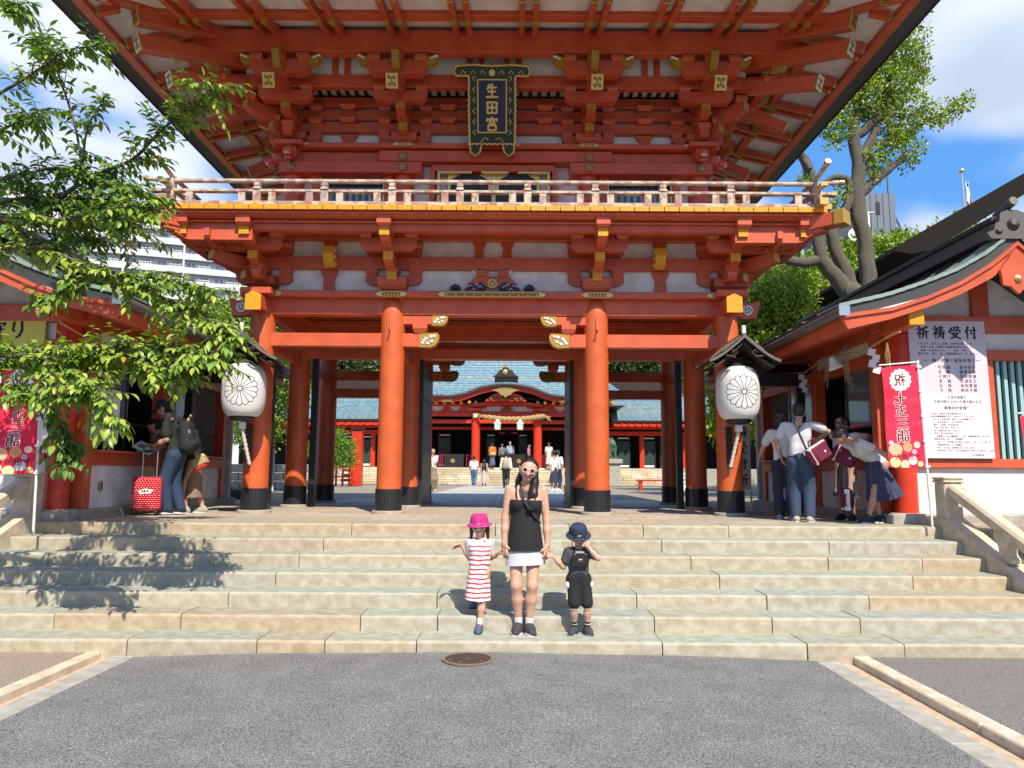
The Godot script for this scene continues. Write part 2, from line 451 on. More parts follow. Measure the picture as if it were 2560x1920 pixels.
# brush strokes of each character on a 100 x 100 grid, x to the right, y down
const KI := "24,4 32,14;8,24 42,24 8,62;26,44 26,96;30,50 42,62"
var G := {
	"生": "30,8 14,40;20,26 84,26;22,54 78,54;8,92 94,92;50,4 50,92", "田": "16,14 16,90;16,14 84,14 84,90;16,88 84,88;16,50 84,50;50,14 50,88",
	"宮": "50,2 50,14;12,30 12,16 88,16 84,30;32,28 32,48 68,48 68,28 32,28;50,48 46,58;22,60 22,94 78,94 78,60 22,60",
	"祈": KI + ";84,8 58,18 56,60 46,94;58,42 96,42;78,42 78,96", "祷": KI + ";50,12 92,12;48,28 94,28;44,44 98,44;72,4 60,60 44,92;54,60 96,60;82,50 82,90 74,86;60,70 66,80",
	"受": "78,4 24,12;24,18 30,28;48,14 52,26;78,12 68,28;10,46 10,34 90,34 88,46;24,54 72,54 50,80 14,96;30,58 56,80 92,96", "付": "30,6 8,46;22,30 22,96;40,32 96,32;76,8 76,92 64,86;50,50 58,64",
	"所": "8,12 46,12;14,28 14,60 6,92;14,28 44,28 44,50 14,50;90,8 62,20 60,60 50,94;62,42 98,42;80,42 80,96", "祝": KI + ";52,12 52,44 90,44 90,12 52,12;62,44 58,74 44,94;78,44 78,88 96,90 96,78",
	"七": "8,46 92,34;44,8 44,76 52,88 88,88 90,72", "五": "14,14 86,14;48,14 34,90;20,48 74,48 72,90;6,90 96,90", "三": "16,18 84,18;22,50 78,50;8,86 92,86",
	"詣": "22,6 28,12;6,20 46,20;12,34 40,34;12,48 40,48;12,62 12,92 40,92 40,62 12,62;86,10 56,24;56,6 56,38 92,38 92,28;58,50 58,94 92,94 92,50 58,50;58,72 92,72",
	"神": KI + ";50,20 50,74;50,20 94,20 94,74;50,72 94,72;50,46 94,46;72,4 72,98", "社": KI + ";52,42 92,42;72,8 72,90;44,90 98,90",
	"御": "24,4 6,26;26,28 6,52;18,44 18,96;44,8 36,24;36,24 62,24;48,24 48,80;30,46 64,46;48,60 62,60;36,56 36,82;30,84 64,78;72,14 72,96;72,14 94,14 94,70 84,66",
	"守": "50,2 50,14;10,30 10,16 90,16 86,30;14,48 90,48;66,34 66,92 54,86;30,60 40,74", "り": "28,12 24,50 32,62;70,10 74,50 64,80 44,96", "ご": "24,22 70,20;20,70 40,86 80,84;80,4 86,14;90,2 96,12",
	"朱": "26,8 16,34;22,24 84,24;8,46 94,46;50,4 50,98;48,48 8,86;52,48 94,86", "印": "44,8 14,20;14,20 14,86;14,46 44,46;10,84 48,76;60,14 60,96;60,14 92,14 92,68 80,64",
	"は": "16,10 12,90 20,80;40,28 94,28;70,8 70,78 56,90 42,80 60,70 94,90", "こ": "24,22 72,20;18,70 40,86 84,84", "ち": "16,24 84,24;46,6 30,54 70,48 86,66 70,88 40,92", "ら": "38,8 60,16;28,34 24,66 60,52 80,66 70,86 40,94",
	"個": "24,6 6,44;18,30 18,96;36,14 36,92 92,92 92,14 36,14;46,34 82,34;64,22 64,52;50,54 50,76 78,76 78,54 50,54", "人": "50,6 46,44 8,92;48,40 92,92",
	"家": "50,2 50,12;10,26 10,14 90,14 88,26;22,32 78,32;52,32 14,58;40,46 58,60 56,94 44,90;52,56 12,80;54,68 16,94;82,44 62,58;60,52 92,90", "族": "22,4 28,14;6,22 44,22;20,22 6,92;20,44 38,44 34,90 26,84;60,6 50,24;56,20 94,20;60,36 52,52;56,46 92,46;48,64 98,64;74,46 50,94;74,66 96,94",
	"初": KI + ";50,18 92,18 86,90 74,84;64,18 46,90", "安": "50,2 50,14;10,30 10,16 90,16 88,30;44,30 26,66 84,96;68,44 48,80 12,94;6,48 94,48", "産": "50,2 50,12;16,14 84,14;34,18 40,30;66,18 58,30;14,34 92,34;18,34 6,94;40,42 30,58;38,52 84,52;34,70 80,70;22,92 94,92;58,42 58,92",
	"子": "20,12 80,12 52,34;52,34 52,90 38,84;6,50 94,50", "授": "8,26 38,26;24,6 24,90 14,84;8,64 38,54;88,6 50,14;52,20 56,28;70,18 72,28;90,16 84,28;46,44 46,34 96,34 94,44;52,54 86,54 46,96;54,60 96,94", "け": "18,10 14,90;40,30 94,30;72,8 72,60 56,94",
	"良": "50,2 50,14;24,14 24,90 46,80;24,14 76,14 76,52 24,52;24,34 76,34;44,54 90,94;84,60 64,72", "縁": "24,4 10,26 30,28 8,52 40,50;26,50 26,94;12,64 8,84;40,62 44,78;52,8 88,8 82,38;50,24 84,24;44,40 98,40;70,40 46,64;64,56 74,70 70,94 60,90;70,64 46,86;90,48 76,58;76,62 96,88",
	"合": "50,4 8,46;50,4 92,46;30,46 70,46;22,60 22,94 78,94 78,60 22,60", "格": "6,28 44,28;26,6 26,96;24,34 6,70;28,38 44,56;66,4 46,40;58,20 88,20 46,60;56,28 98,56;56,62 56,94 88,94 88,62 56,62", "方": "48,4 52,16;8,26 92,26;40,26 36,60 10,92;38,46 78,46 72,92 58,86",
	"除": "10,10 10,96;10,10 36,10 26,40 36,62 22,66;68,4 42,34;68,4 98,34;54,36 84,36;46,54 94,54;70,36 70,92 62,88;56,66 46,84;82,66 94,84", "内": "12,26 12,94;12,26 88,26 88,88 76,92;50,6 48,40 24,72;50,40 76,70", "全": "50,4 6,48;50,4 94,48;26,50 74,50;30,70 70,70;12,92 88,92;50,50 50,92",
	"健": "22,6 6,42;16,28 16,96;28,16 46,16 30,46 46,46 40,72 24,90;30,64 60,90 98,92;54,14 88,14 88,46 54,46;50,30 96,30;50,58 92,58;50,72 94,72;70,4 70,84", "康": "50,2 50,12;14,16 90,16;18,16 8,94;34,28 80,28 80,50 34,50;26,38 92,38;56,22 56,94 46,90;52,62 28,84;60,62 90,88;32,56 40,66;82,54 72,64",
	"長": "30,6 30,48;30,8 80,8;30,22 76,22;30,36 76,36;8,50 92,50;26,50 26,92 46,82;44,52 90,94;80,58 62,70", "寿": "14,14 86,14;12,30 88,30;4,46 96,46;48,2 36,60 8,94;20,62 92,62;70,52 70,92 56,88;36,72 44,82",
	"厄": "12,12 92,12;18,12 14,60 4,94;38,34 78,34 74,64 62,60;38,34 38,88 86,88 88,74", "開": "12,10 12,96;12,10 42,10 42,40 12,40;12,25 42,25;58,10 88,10 88,96;58,10 58,40 88,40;58,25 88,25;30,54 70,54;24,70 76,70;40,54 36,92;62,54 62,94", "運": "10,10 20,20;8,40 22,40 18,78;6,84 24,78 50,92 96,92;38,8 38,18;38,10 94,10 92,18;40,26 90,26;46,36 86,36 86,60 46,60 46,36;46,48 86,48;36,72 96,72;66,18 66,82",
	"交": "50,2 50,14;8,20 92,20;34,28 18,46;66,28 84,46;68,44 44,74 10,94;32,44 54,72 92,94", "通": "10,10 20,20;8,40 22,40 18,78;6,84 24,78 50,92 96,92;44,10 84,10 64,24;44,28 44,80;44,28 88,28 88,80;44,44 88,44;44,60 88,60;66,28 66,80", "商": "50,2 50,12;10,18 90,18;34,22 40,32;66,22 60,32;12,38 12,94;12,38 88,38 88,94;40,42 30,58;60,42 70,56;34,64 34,86 66,86 66,64 34,64",
	"売": "50,2 50,34;14,14 86,14;24,34 76,34;10,58 10,46 90,46 88,58;36,56 32,76 10,94;64,56 64,90 92,90 92,76", "繁": "20,4 10,20;16,12 48,12;18,20 14,40 46,40 46,20 18,20;8,30 52,30;66,4 56,26;62,14 96,14;86,14 58,44;64,22 94,44;54,46 30,58 64,60;64,52 24,74 76,72;50,72 50,96;32,78 22,92;68,78 80,90", "盛": "14,20 90,20;16,20 8,58;28,36 46,36 42,58;56,4 66,44 88,56;86,28 60,50;76,6 84,14;22,64 22,92;22,64 78,64 78,92;42,64 42,92;60,64 60,92;6,94 94,94",
	"病": "54,2 54,12;22,14 94,14;24,14 20,60 6,94;8,30 14,42;6,62 20,54;36,28 90,28;40,44 40,94;40,44 88,44 88,92;64,28 62,60 50,74;64,60 76,72", "気": "30,4 8,36;24,18 88,18;24,32 80,32;12,46 74,46 78,80 94,92;54,56 16,92;22,62 58,88", "平": "14,14 86,14;28,24 36,42;72,24 62,42;6,54 94,54;50,14 50,96", "癒": "54,2 54,12;22,14 94,14;24,14 20,60 6,94;8,30 14,42;6,62 20,54;58,22 34,42;58,22 86,42;40,46 40,70;40,46 58,46 58,70;70,46 70,64;82,42 82,70;36,80 36,92;48,78 54,92 78,92;86,78 92,90",
	"時": "10,14 10,82;10,14 38,14 38,82;10,48 38,48;10,80 38,80;50,20 92,20;70,4 70,36;44,38 98,38;46,56 98,56;80,42 80,94 68,90;56,66 64,78", "間": "12,10 12,96;12,10 42,10 42,40 12,40;58,10 88,10 88,96;58,10 58,40 88,40;34,52 34,88 66,88 66,52 34,52;34,70 66,70", "午": "30,4 12,38;24,20 84,20;6,50 94,50;50,20 50,98", "前": "30,4 38,16;70,4 62,16;6,22 94,22;18,36 18,94;18,36 44,36 44,90;18,54 44,54;18,70 44,70;62,38 62,76;84,32 84,92 74,88", "後": "24,4 6,26;26,28 6,52;18,44 18,96;62,4 44,24 62,30;76,18 42,44 88,40;58,46 36,74;52,56 82,56 44,94;50,66 94,94", "分": "38,6 8,46;62,6 92,44;26,50 76,50 70,90 56,86;46,50 18,92",
	"参": "48,4 22,26 74,22;64,12 80,28;8,38 92,38;50,26 10,60;54,38 92,60;60,50 36,64;66,62 30,80;76,72 20,96", "拝": "8,26 38,26;24,6 24,90 14,84;8,64 38,54;50,14 94,14;52,34 92,34;52,54 92,54;44,74 98,74;72,14 72,96", "皆": "16,8 16,42 42,34;16,24 40,24;84,8 58,22;58,6 58,38 92,38 92,28;50,44 40,54;22,56 22,94 78,94 78,56 22,56;22,74 78,74", "様": "6,28 40,28;24,6 24,96;22,34 6,70;56,4 62,14;84,4 76,14;46,20 96,20;50,34 92,34;44,48 98,48;70,20 70,94 60,90;50,64 66,60 46,88;90,56 76,66;72,62 98,90",
	"の": "54,16 42,60 24,84 10,62 22,30 54,14 86,36 84,70 56,92", "す": "8,22 92,22;56,4 56,60 40,72 34,54 54,48 56,72 34,96", "る": "24,10 74,10 20,58 60,46 82,66 64,92 38,88 44,72 62,86", "で": "10,20 84,18 50,36 42,66 70,92;78,40 84,50;90,36 96,46", "に": "18,12 14,90;44,26 82,24;42,70 56,84 92,82", "を": "16,22 78,22;46,6 22,50 56,44 54,70;90,44 46,66 48,90 88,90", "し": "28,8 26,70 44,90 84,66", "て": "10,20 88,18 52,40 46,70 74,92", "お": "10,30 60,30;32,8 32,84 14,76 30,56 74,54 82,76 60,92;74,22 90,36", "な": "10,24 52,24;32,6 10,56;72,20 90,34;62,36 64,76 46,90 36,78 60,72 92,90", "い": "16,18 20,70 34,80 42,66;74,22 88,56", "た": "10,24 56,24;34,6 10,92;56,44 88,42;52,72 64,86 94,84", "ま": "18,20 82,20;20,42 80,42;52,4 52,80 36,92 24,80 46,72 84,92", "へ": "8,56 36,28 92,74", "と": "34,8 42,42;82,26 30,54 26,82 84,86", "も": "46,6 34,70 52,92 80,80 78,58;18,32 66,32;16,54 64,54", "行": "30,4 8,30;32,32 6,62;20,50 20,96;48,16 92,16;42,42 98,42;74,42 74,92 60,88", "為": "28,6 34,18;8,26 70,26 58,46 80,46 68,66 88,66 82,94 70,90;46,4 8,90", "日": "22,10 22,92;22,10 78,10 78,92;22,50 78,50;22,90 78,90",
	"0": "50,10 26,30 26,70 50,92 74,70 74,30 50,10", "3": "26,14 72,14 46,44 74,60 66,88 24,88", "4": "64,92 64,8 18,64 84,64", "9": "72,36 50,54 28,36 50,10 72,36 66,92", "〜": "6,58 28,42 52,54 72,62 94,44", "（": "70,4 46,30 46,70 70,96", "）": "30,4 54,30 54,70 30,96", "・": "44,50 56,50", "【": "70,4 40,4 40,96 70,96;52,12 52,88", "】": "30,4 60,4 60,96 30,96;48,12 48,88", "。": "20,80 34,84 20,90 14,84", "、": "14,76 28,92",
}
var strokes_of := {}

func strokes(ch: String) -> Array:
	if strokes_of.has(ch): return strokes_of[ch]
	var out := []
	for s in str(G.get(ch, "")).split(";", false):
		var line := PackedVector2Array()
		for p in s.split(" ", false):
			var q := p.split(",")
			line.append(Vector2(float(q[0]), float(q[1])))
		out.append(line)
	strokes_of[ch] = out
	return out

func dab(im: Image, a: Vector2, b: Vector2, r0: float, r1: float, c: Color) -> void: # a tapered, soft-edged stroke
	var r := maxf(r0, r1) + 1.0
	var w := im.get_width()
	var h := im.get_height()
	var ab := b - a
	var l2 := maxf(ab.length_squared(), 1e-6)
	for y in range(maxi(0, int(minf(a.y, b.y) - r)), mini(h, int(maxf(a.y, b.y) + r) + 1)):
		for x in range(maxi(0, int(minf(a.x, b.x) - r)), mini(w, int(maxf(a.x, b.x) + r) + 1)):
			var p := Vector2(x, y)
			var t := clampf((p - a).dot(ab) / l2, 0.0, 1.0)
			var d := p.distance_to(a + ab * t) - lerpf(r0, r1, t)
			if d < 0.5: im.set_pixel(x, y, im.get_pixel(x, y).lerp(c, clampf(0.5 - d, 0.0, 1.0)))

func write(im: Image, ch: String, x: float, y: float, size: float, c: Color, thick := 0.075, mirror := false) -> void: # x, y: the upper left corner
	for line in strokes(ch):
		var n: int = line.size()
		for i in n - 1:
			var a: Vector2 = line[i] / 100.0
			var b: Vector2 = line[i + 1] / 100.0
			if mirror: a.x = 1.0 - a.x; b.x = 1.0 - b.x
			var flat: float = 0.8 if absf(b.y - a.y) < absf(b.x - a.x) * 0.3 else 1.15
			dab(im, Vector2(x, y) + a * size, Vector2(x, y) + b * size, size * thick * 0.62 * flat, size * thick * (0.36 if i == n - 2 else 0.5) * flat, c)

func write_row(im: Image, text: String, x: float, y: float, size: float, step: float, c: Color, thick := 0.075) -> void:
	for i in text.length():
		if text[i] != " ": write(im, text[i], x + step * i, y, size, c, thick)

func glyph_mesh(ch: String, size: float, mid: Vector3, w: float, h: float) -> Mb: # raised brush strokes
	var b := Mb.new()
	var z := 0.0
	for line in strokes(ch):
		z += 0.0006
		for i in line.size() - 1:
			var p: Vector2 = Vector2(line[i].x - 50, 50 - line[i].y) / 100.0 * size
			var q: Vector2 = Vector2(line[i + 1].x - 50, 50 - line[i + 1].y) / 100.0 * size
			var n := (q - p).normalized().orthogonal()
			var e := (q - p).normalized() * w * 0.3
			var k0 := w * 0.55
			var k1 := w * 0.40
			b.prism(PackedVector2Array([p - e - n * k0 * 0.6, p - n * k0, q - n * k1, q + e, q + n * k1, p + n * k0, p - e + n * k0 * 0.6]), 0, h + z + i * 0.0003, Transform3D(Basis(), mid))
	return b

const S0 := 7.1      # the first riser
const TREAD := 0.43
const RISE := 0.15
const SIDE := 5.85   # inner face of the stair's side stones
const TOP := 1.05

func ground() -> void:
	var b := Mb.new()
	# one sheet for the whole place, with the forecourt's two gutters left open
	b.quad(V(-400, -0.16, -120), V(400, -0.16, -120), V(400, -0.16, 600), V(-400, -0.16, 600))
	struct("ground", b, mat("earth", lin(0.16, 0.14, 0.11), 0.95, tex.stone, 0.2))
	# forecourt asphalt: gently crowned towards the middle
	var rows := []
	for j in 24:
		var d := -6.0 + 13.08 * j / 23.0
		var line := []
		for i in 33:
			var x := lerpf(-3.16, 3.10, i / 32.0)
			line.append(V(x, 0.055 * cos(clampf(x / 3.2, -1, 1) * PI / 2) * smooth(4.6, 7.0, d) + 0.004 * sin(x * 3.1 + d * 2.0), d))
		rows.append(line)
	b = Mb.new().sheet(rows)
	struct("asphalt_road", b, M.asphalt)
	var am: StandardMaterial3D = mat("asphalt_side", lin(0.30, 0.28, 0.27), 0.9, tex.speck, 0.8, tex.grit, 0.1)
	b = Mb.new()
	b.bx(3.62, 60, -0.1, 0.03, 6.0, -7.09)
	struct("asphalt_side_lane", b, am)
	b = Mb.new()
	b.bx(-60, -3.62, -0.1, 0.03, 6.0, -7.09)
	struct("gravel_side_lane", b, mat("brown_asphalt", lin(0.48, 0.38, 0.30), 0.95, tex.speck, 0.9, tex.grit, 0.12))
	# stone gutters: a flat strip, a slot and a kerb on either side
	for s in [-1, 1]:
		var g := base_of("stone_gutter", self)
		g.set_meta("kind", "structure")
		var d := -6.0
		var k := 0
		while d < 7.05:
			var l := R(1.5, 2.3)
			var e := minf(d + l, 7.07)
			var x0: float = 3.10 if s > 0 else -3.36
			var x1: float = 3.30 if s > 0 else -3.16
			b = Mb.new().bx(x0, x1, -0.2, R(0.006, 0.014), -d, -e + 0.012, 0.006)
			W("strip_stone", b, M.grey_stone, g)
			x0 = 3.47 if s > 0 else -3.62
			x1 = 3.62 if s > 0 else -3.49
			b = Mb.new().bx(x0, x1, -0.2, R(0.034, 0.040), -d - 0.3, -minf(e + 0.3, 7.07) + 0.01, 0.01)
			W("kerb_stone", b, M.granite, g)
			d = e
			k += 1
		b = Mb.new()
		b.quad(V(3.30 * s - 0.2, -0.035, -6), V(3.30 * s + 0.2, -0.035, -6), V(3.30 * s + 0.2, -0.035, 7.1), V(3.30 * s - 0.2, -0.035, 7.1))
		W("gutter_bed", b, mat("silt", lin(0.58, 0.43, 0.31), 0.95, tex.stone, 1.0), g)
	# manhole
	var t := thing("manhole_cover", "round rusty brown manhole cover set in the asphalt", "manhole cover", V(-0.075, 0.056, 6.81))
	L("rim", Mb.new().lathe(PV([0.232, 0.0, 0.232, 0.013, 0.205, 0.013, 0.205, 0.0]), 40), mat("rust_rim", lin(0.22, 0.17, 0.13), 0.8, tex.stone, 5.0), t)
	var pr := PV([0.0, 0.008])
	b = Mb.new().lathe(PV([0.203, 0.0, 0.203, 0.009, 0.0, 0.010]), 40)
	L("lid", b, mat("rust", lin(0.085, 0.052, 0.045), 0.6, tex.stone, 6.0, tex.grit, 0.4, 0.2), t)
	b = Mb.new()
	for q in [Vector2(0, 0), Vector2(-0.15, 0.05), Vector2(0.12, 0.08), Vector2(-0.06, 0.13)]: b.lathe(PV([0.012, 0.006, 0.010, 0.014, 0.0, 0.014]), 8, Transform3D(Basis(), Vector3(q.x, 0, q.y)))
	L("lifting_stud", b, M.gold_dark, t)
	stairs()
	terrace()

func stairs() -> void:
	var t := base_of("stone_steps", self, V(0, 0, S0))
	t.set_meta("kind", "structure")
	var tones := []
	for c in [Vector3(0.58, 0.53, 0.42), Vector3(0.60, 0.56, 0.46), Vector3(0.56, 0.51, 0.41), Vector3(0.57, 0.55, 0.46), Vector3(0.60, 0.54, 0.42), Vector3(0.55, 0.53, 0.46), Vector3(0.60, 0.50, 0.37)]:
		var m := mat("step_stone_%d" % tones.size(), lin(c.x, c.y, c.z), 0.88, tex.stone, 0.8, tex.grit, 0.10)
		m.uv1_offset = Vector3(tones.size() * 0.37, tones.size() * 0.21, 0)
		m.detail_enabled = true
		m.detail_blend_mode = BaseMaterial3D.BLEND_MODE_MUL
		m.detail_uv_layer = BaseMaterial3D.DETAIL_UV_2
		m.uv2_triplanar = true; m.uv2_world_triplanar = true; m.uv2_scale = Vector3.ONE * 3.5
		m.detail_albedo = noise_tex("step_grain", 0.30, Color(0.72, 0.70, 0.67), Color(1, 1, 1), FastNoiseLite.TYPE_VALUE, 3, 1024, 0.42)
		m.vertex_color_use_as_albedo = true
		tones.append(m)
	# joints seen in the photograph, one row for each step from the ground up
	var joints := [[-3.25, -2.05, -1.42, -0.57, 1.71, 3.05, 3.95], [-4.2, -2.95, -1.18, -0.42, 1.72, 2.88, 3.75], [-4.6, -2.65, -0.47, 1.62, 2.98, 4.05], [-4.9, -2.30, 0.0, 0.98, 2.61, 4.75],
		[-5.1, -2.17, -0.06, 2.4, 4.0, 5.1], [-2.0, -0.2, 1.05, 2.15, 4.2], [-1.75, 0.1, 1.05, 2.0, 3.1]]
	var edge := [7.6, 7.2, 7.0, SIDE, SIDE, SIDE, SIDE]
	for i in 7:
		var xs: Array = [-edge[i]] + joints[i] + [edge[i]]
		var d0 := S0 + TREAD * i
		for k in xs.size() - 1:
			var x0: float = xs[k] + 0.0055
			var x1: float = xs[k + 1] - 0.0055
			var dy := R(-0.003, 0.003)
			var dz := R(-0.006, 0.004)
			# a block with a worn, rounded nosing
			var o := PV([-d0 - dz, RISE * i - (0.2 if i == 0 else 0.02), -d0 - dz, RISE * (i + 1) - 0.026 + dy, -d0 - dz - 0.004, RISE * (i + 1) - 0.014 + dy, -d0 - dz - 0.014, RISE * (i + 1) - 0.004 + dy, -d0 - dz - 0.032, RISE * (i + 1) + dy, -d0 - TREAD - 0.08, RISE * (i + 1) + dy, -d0 - TREAD - 0.08, RISE * i - 0.02])
			var b := Mb.new().prism(o, x0, x1, Transform3D(Basis(Vector3(0, 0, 1), Vector3(0, 1, 0), Vector3(1, 0, 0)), Vector3.ZERO))
			for n in b.n.size(): # trodden tops are greyer and smoother than the riser faces
				if b.n[n].y > 0.8: b.col[n] = Color(0.80, 0.93, 1.02)
			W("step_block", b, tones[rng.randi() % tones.size()], t)
	# side stones and balustrades
	for s in [-1, 1]:
		var side := thing("stone_balustrade", "granite stair balustrade with sloping handrail and baluster by the %s office" % ("amulet" if s < 0 else "reception"), "balustrade", V(SIDE * s, 0, S0), "stair balustrades")
		var ramp := PV([-6.9, -0.2, -9.45, 1.12, -10.0, 1.20, -10.0, 0.8, -7.3, -0.2])
		var xf := Transform3D(Basis(Vector3(0, 0, 1), Vector3(0, 1, 0), Vector3(1, 0, 0)), Vector3.ZERO)
		W("string_stone", Mb.new().prism(PV([-6.6, -0.15, -9.62, 1.17, -10.05, 1.17, -10.05, -0.2, -6.6, -0.2]), SIDE * s, (SIDE + 0.26) * s, xf), M.granite, side)
		var nx: float = (SIDE + 0.13) * s
		var post := Mb.new().bx(nx - 0.115, nx + 0.115, 1.15, 1.62, -9.60, -9.83, 0.012)
		W("newel_post", post, M.granite, side)
		W("newel_cap", Mb.new().bx(nx - 0.135, nx + 0.135, 1.62, 1.645, -9.575, -9.855, 0.01).bx(nx - 0.12, nx + 0.12, 1.645, 1.66, -9.59, -9.84, 0.006).bx(nx - 0.135, nx + 0.135, 1.66, 1.695, -9.575, -9.855, 0.014), M.granite, side)
		# handrail: chamfered, sloping with the stair
		W("handrail", Mb.new().bar(V(nx, 1.54, 9.62), V(nx, 0.15, 6.5), 0.17, 0.15, 0.03), M.granite, side)
		for q in [[8.62, 0.74], [7.5, 0.25]]:
			W("baluster", Mb.new().prism(PV([-0.13, 0, 0.13, 0, 0.13, 0.05, 0.08, 0.09, 0.07, 0.16, 0.10, 0.22, 0.15, 0.26, 0.15, 0.34, -0.15, 0.34, -0.15, 0.26, -0.10, 0.22, -0.07, 0.16, -0.08, 0.09, -0.13, 0.05]), nx - 0.06, nx + 0.06, Transform3D(Basis(Vector3(0, 0, -1), Vector3(0, 1, 0), Vector3(1, 0, 0)), V(0, q[1] - 0.02, q[0]))), M.granite, side)

func terrace() -> void:
	# the upper ground: paving under the gate, gravel court beyond with a granite path to the hall
	var b := Mb.new().bx(-60, 60, 0.2, TOP - 0.012, -S0 - TREAD * 7 - 0.06, -140)
	b.bx(SIDE + 0.26, 60, 0.0, TOP - 0.012, -9.3, -10.2)
	b.bx(-60, -SIDE - 0.26, 0.0, TOP - 0.012, -9.3, -10.2)
	var gravel := mat("gravel", lin(0.46, 0.40, 0.31), 0.95, tex.speck, 0.4, tex.grit, 0.15)
	struct("gravel_court", b, gravel)
	var pave := base_of("terrace_paving", self, V(0, TOP, 10))
	pave.set_meta("kind", "structure")
	var tones := []
	for c in [Vector3(0.44, 0.37, 0.28), Vector3(0.47, 0.42, 0.35), Vector3(0.40, 0.36, 0.31), Vector3(0.46, 0.35, 0.25), Vector3(0.38, 0.36, 0.33)]:
		tones.append(mat("paving_%d" % tones.size(), lin(c.x, c.y, c.z), 0.85, tex.stone, 0.9, tex.grit, 0.08))
	var d := S0 + TREAD * 7 + 0.075
	var row := 0
	while d < 15.2:
		var e := minf(d + R(0.36, 0.46), 15.25)
		var x := -6.4 + (0.3 if row % 2 else 0.0)
		var last := 0.0
		while x < 6.4:
			var w := R(0.5, 1.15)
			var m := Mb.new().bx(x + 0.005, x + w - 0.005, TOP - 0.06, TOP + R(-0.003, 0.002), -d - 0.005, -e + 0.005, 0.006)
			W("paving_stone", m, tones[rng.randi() % tones.size()], pave)
			x += w
		d = e
		row += 1
	var path := base_of("granite_path", self, V(0, TOP, 30))
	path.set_meta("kind", "structure")
	var pm := [mat("path_stone_a", lin(0.47, 0.465, 0.45), 0.8, tex.stone, 0.6, tex.grit, 0.06), mat("path_stone_b", lin(0.42, 0.42, 0.41), 0.8, tex.stone, 0.6, tex.grit, 0.06), mat("path_stone_c", lin(0.50, 0.485, 0.45), 0.8, tex.stone, 0.6, tex.grit, 0.06)]
	d = 15.27
	row = 0
	while d < 50.0:
		var l := R(1.1, 1.6) if d < 30.0 else 4.2
		var xs := [-3.9, -2.45, -1.25, 0.05, 1.2, 2.4, 3.9] if row % 2 else [-3.9, -1.9, -0.6, 0.6, 1.8, 3.9]
		if d > 19.0: xs = [-2.4, -1.25, 0.05, 1.2, 2.4] if row % 2 else [-2.4, -1.9, -0.6, 0.6, 1.8, 2.4]
		for i in xs.size() - 1:
			W("path_slab", Mb.new().bx(xs[i] + 0.006, xs[i + 1] - 0.006, TOP - 0.06, TOP + R(-0.002, 0.004), -d - 0.006, -minf(d + l, 50.0) + 0.006, 0.006), pm[rng.randi() % 3], path)
		d += l
		row += 1

const CX := [-3.88, -1.7, 1.7, 3.88]     # columns below
const CD := [12.2, 14.45, 16.7]
const UX := [-3.52, -1.6, 1.6, 3.52]     # columns of the upper storey
const UD := 12.4
const UB := 16.5
const DW := 4.70                          # top of the lower plate
const UW := 7.35                          # top of the upper plate

func frus(b: Mb, c: Vector3, h0: float, h1: float, y0: float, y1: float) -> Mb: # square block narrowing downwards
	var q := []
	for y in [[y0, h0], [y1, h1]]:
		for s in [[-1, -1], [1, -1], [1, 1], [-1, 1]]:
			q.append(c + Vector3(s[0] * y[1], y[0], s[1] * y[1]))
	for i in 4:
		var k := (i + 1) % 4
		b.oquad(q[i], q[k], q[k + 4], q[i + 4], (q[i] + q[k]) / 2 - c - Vector3(0, y0, 0))
	b.oquad(q[0], q[1], q[2], q[3], Vector3.DOWN)
	b.oquad(q[4], q[5], q[6], q[7], Vector3.UP)
	return b

func masu(b: Mb, c: Vector3, h := 0.105, t := 0.11) -> Mb: # small bearing block
	frus(b, c, h * 0.68, h, 0.0, t * 0.45)
	return b.box(c + Vector3(0, t * 0.725, 0), Vector3(h * 2, t * 0.55, h * 2), 0.006)

func arm_outline(l: float, h: float) -> PackedVector2Array: # bracket arm with curved lower ends
	var p := PV([-l, h, -l, h * 0.42])
	for i in 6:
		var a := PI / 2 * i / 5.0
		p.append(Vector2(-l + 0.02 + 0.3 * l * (1.0 - cos(a)), h * 0.38 * (1.0 - sin(a))))
	var n := p.size()
	for i in n: p.append(Vector2(-p[n - 1 - i].x, p[n - 1 - i].y))
	return p

func fore_outline(l: float, h: float) -> PackedVector2Array: # arm that reaches forward, its underside swept up to the tip
	var p := PV([-0.12, h, l, h, l, 0.0])
	for i in 6:
		var t := i / 5.0
		p.append(Vector2(l - 0.26 * t, -h * 0.62 * sin(t * PI / 2)))
	p.append(Vector2(-0.12, -h * 0.62))
	return p

const ALONG := Basis(Vector3(0, 0, 1), Vector3(0, 1, 0), Vector3(-1, 0, 0)) # turns an outline's x into forward z

func fore(set: Node3D, l: float, y: float, h: float, w: float, yaw := 0.0, tip := "ochre") -> void:
	var k := 1.0 / cos(yaw)
	var turn := Basis(Vector3.UP, yaw)
	var b := Mb.new().prism(fore_outline(l * k, h), -w / 2, w / 2, Transform3D(turn * ALONG, Vector3(0, y, 0)))
	var a := L("bracket_arm", b, M.vermilion, set)
	L("painted_tip", Mb.new().box(turn * Vector3(0, y + h / 2, l * k + 0.004), Vector3(w + 0.006, h + 0.006, 0.016), 0.0, turn), M[tip], a)

func cross_arm(set: Node3D, z: float, l: float, y: float, h: float, w: float, blocks: Array) -> void:
	L("cross_arm", Mb.new().prism(arm_outline(l, h), z - w / 2, z + w / 2, Transform3D(Basis(), Vector3(0, y, 0))), M.vermilion, set)
	for x in blocks: L("bearing_block", masu(Mb.new(), Vector3(x, y + h, z)), M.vermilion, set)

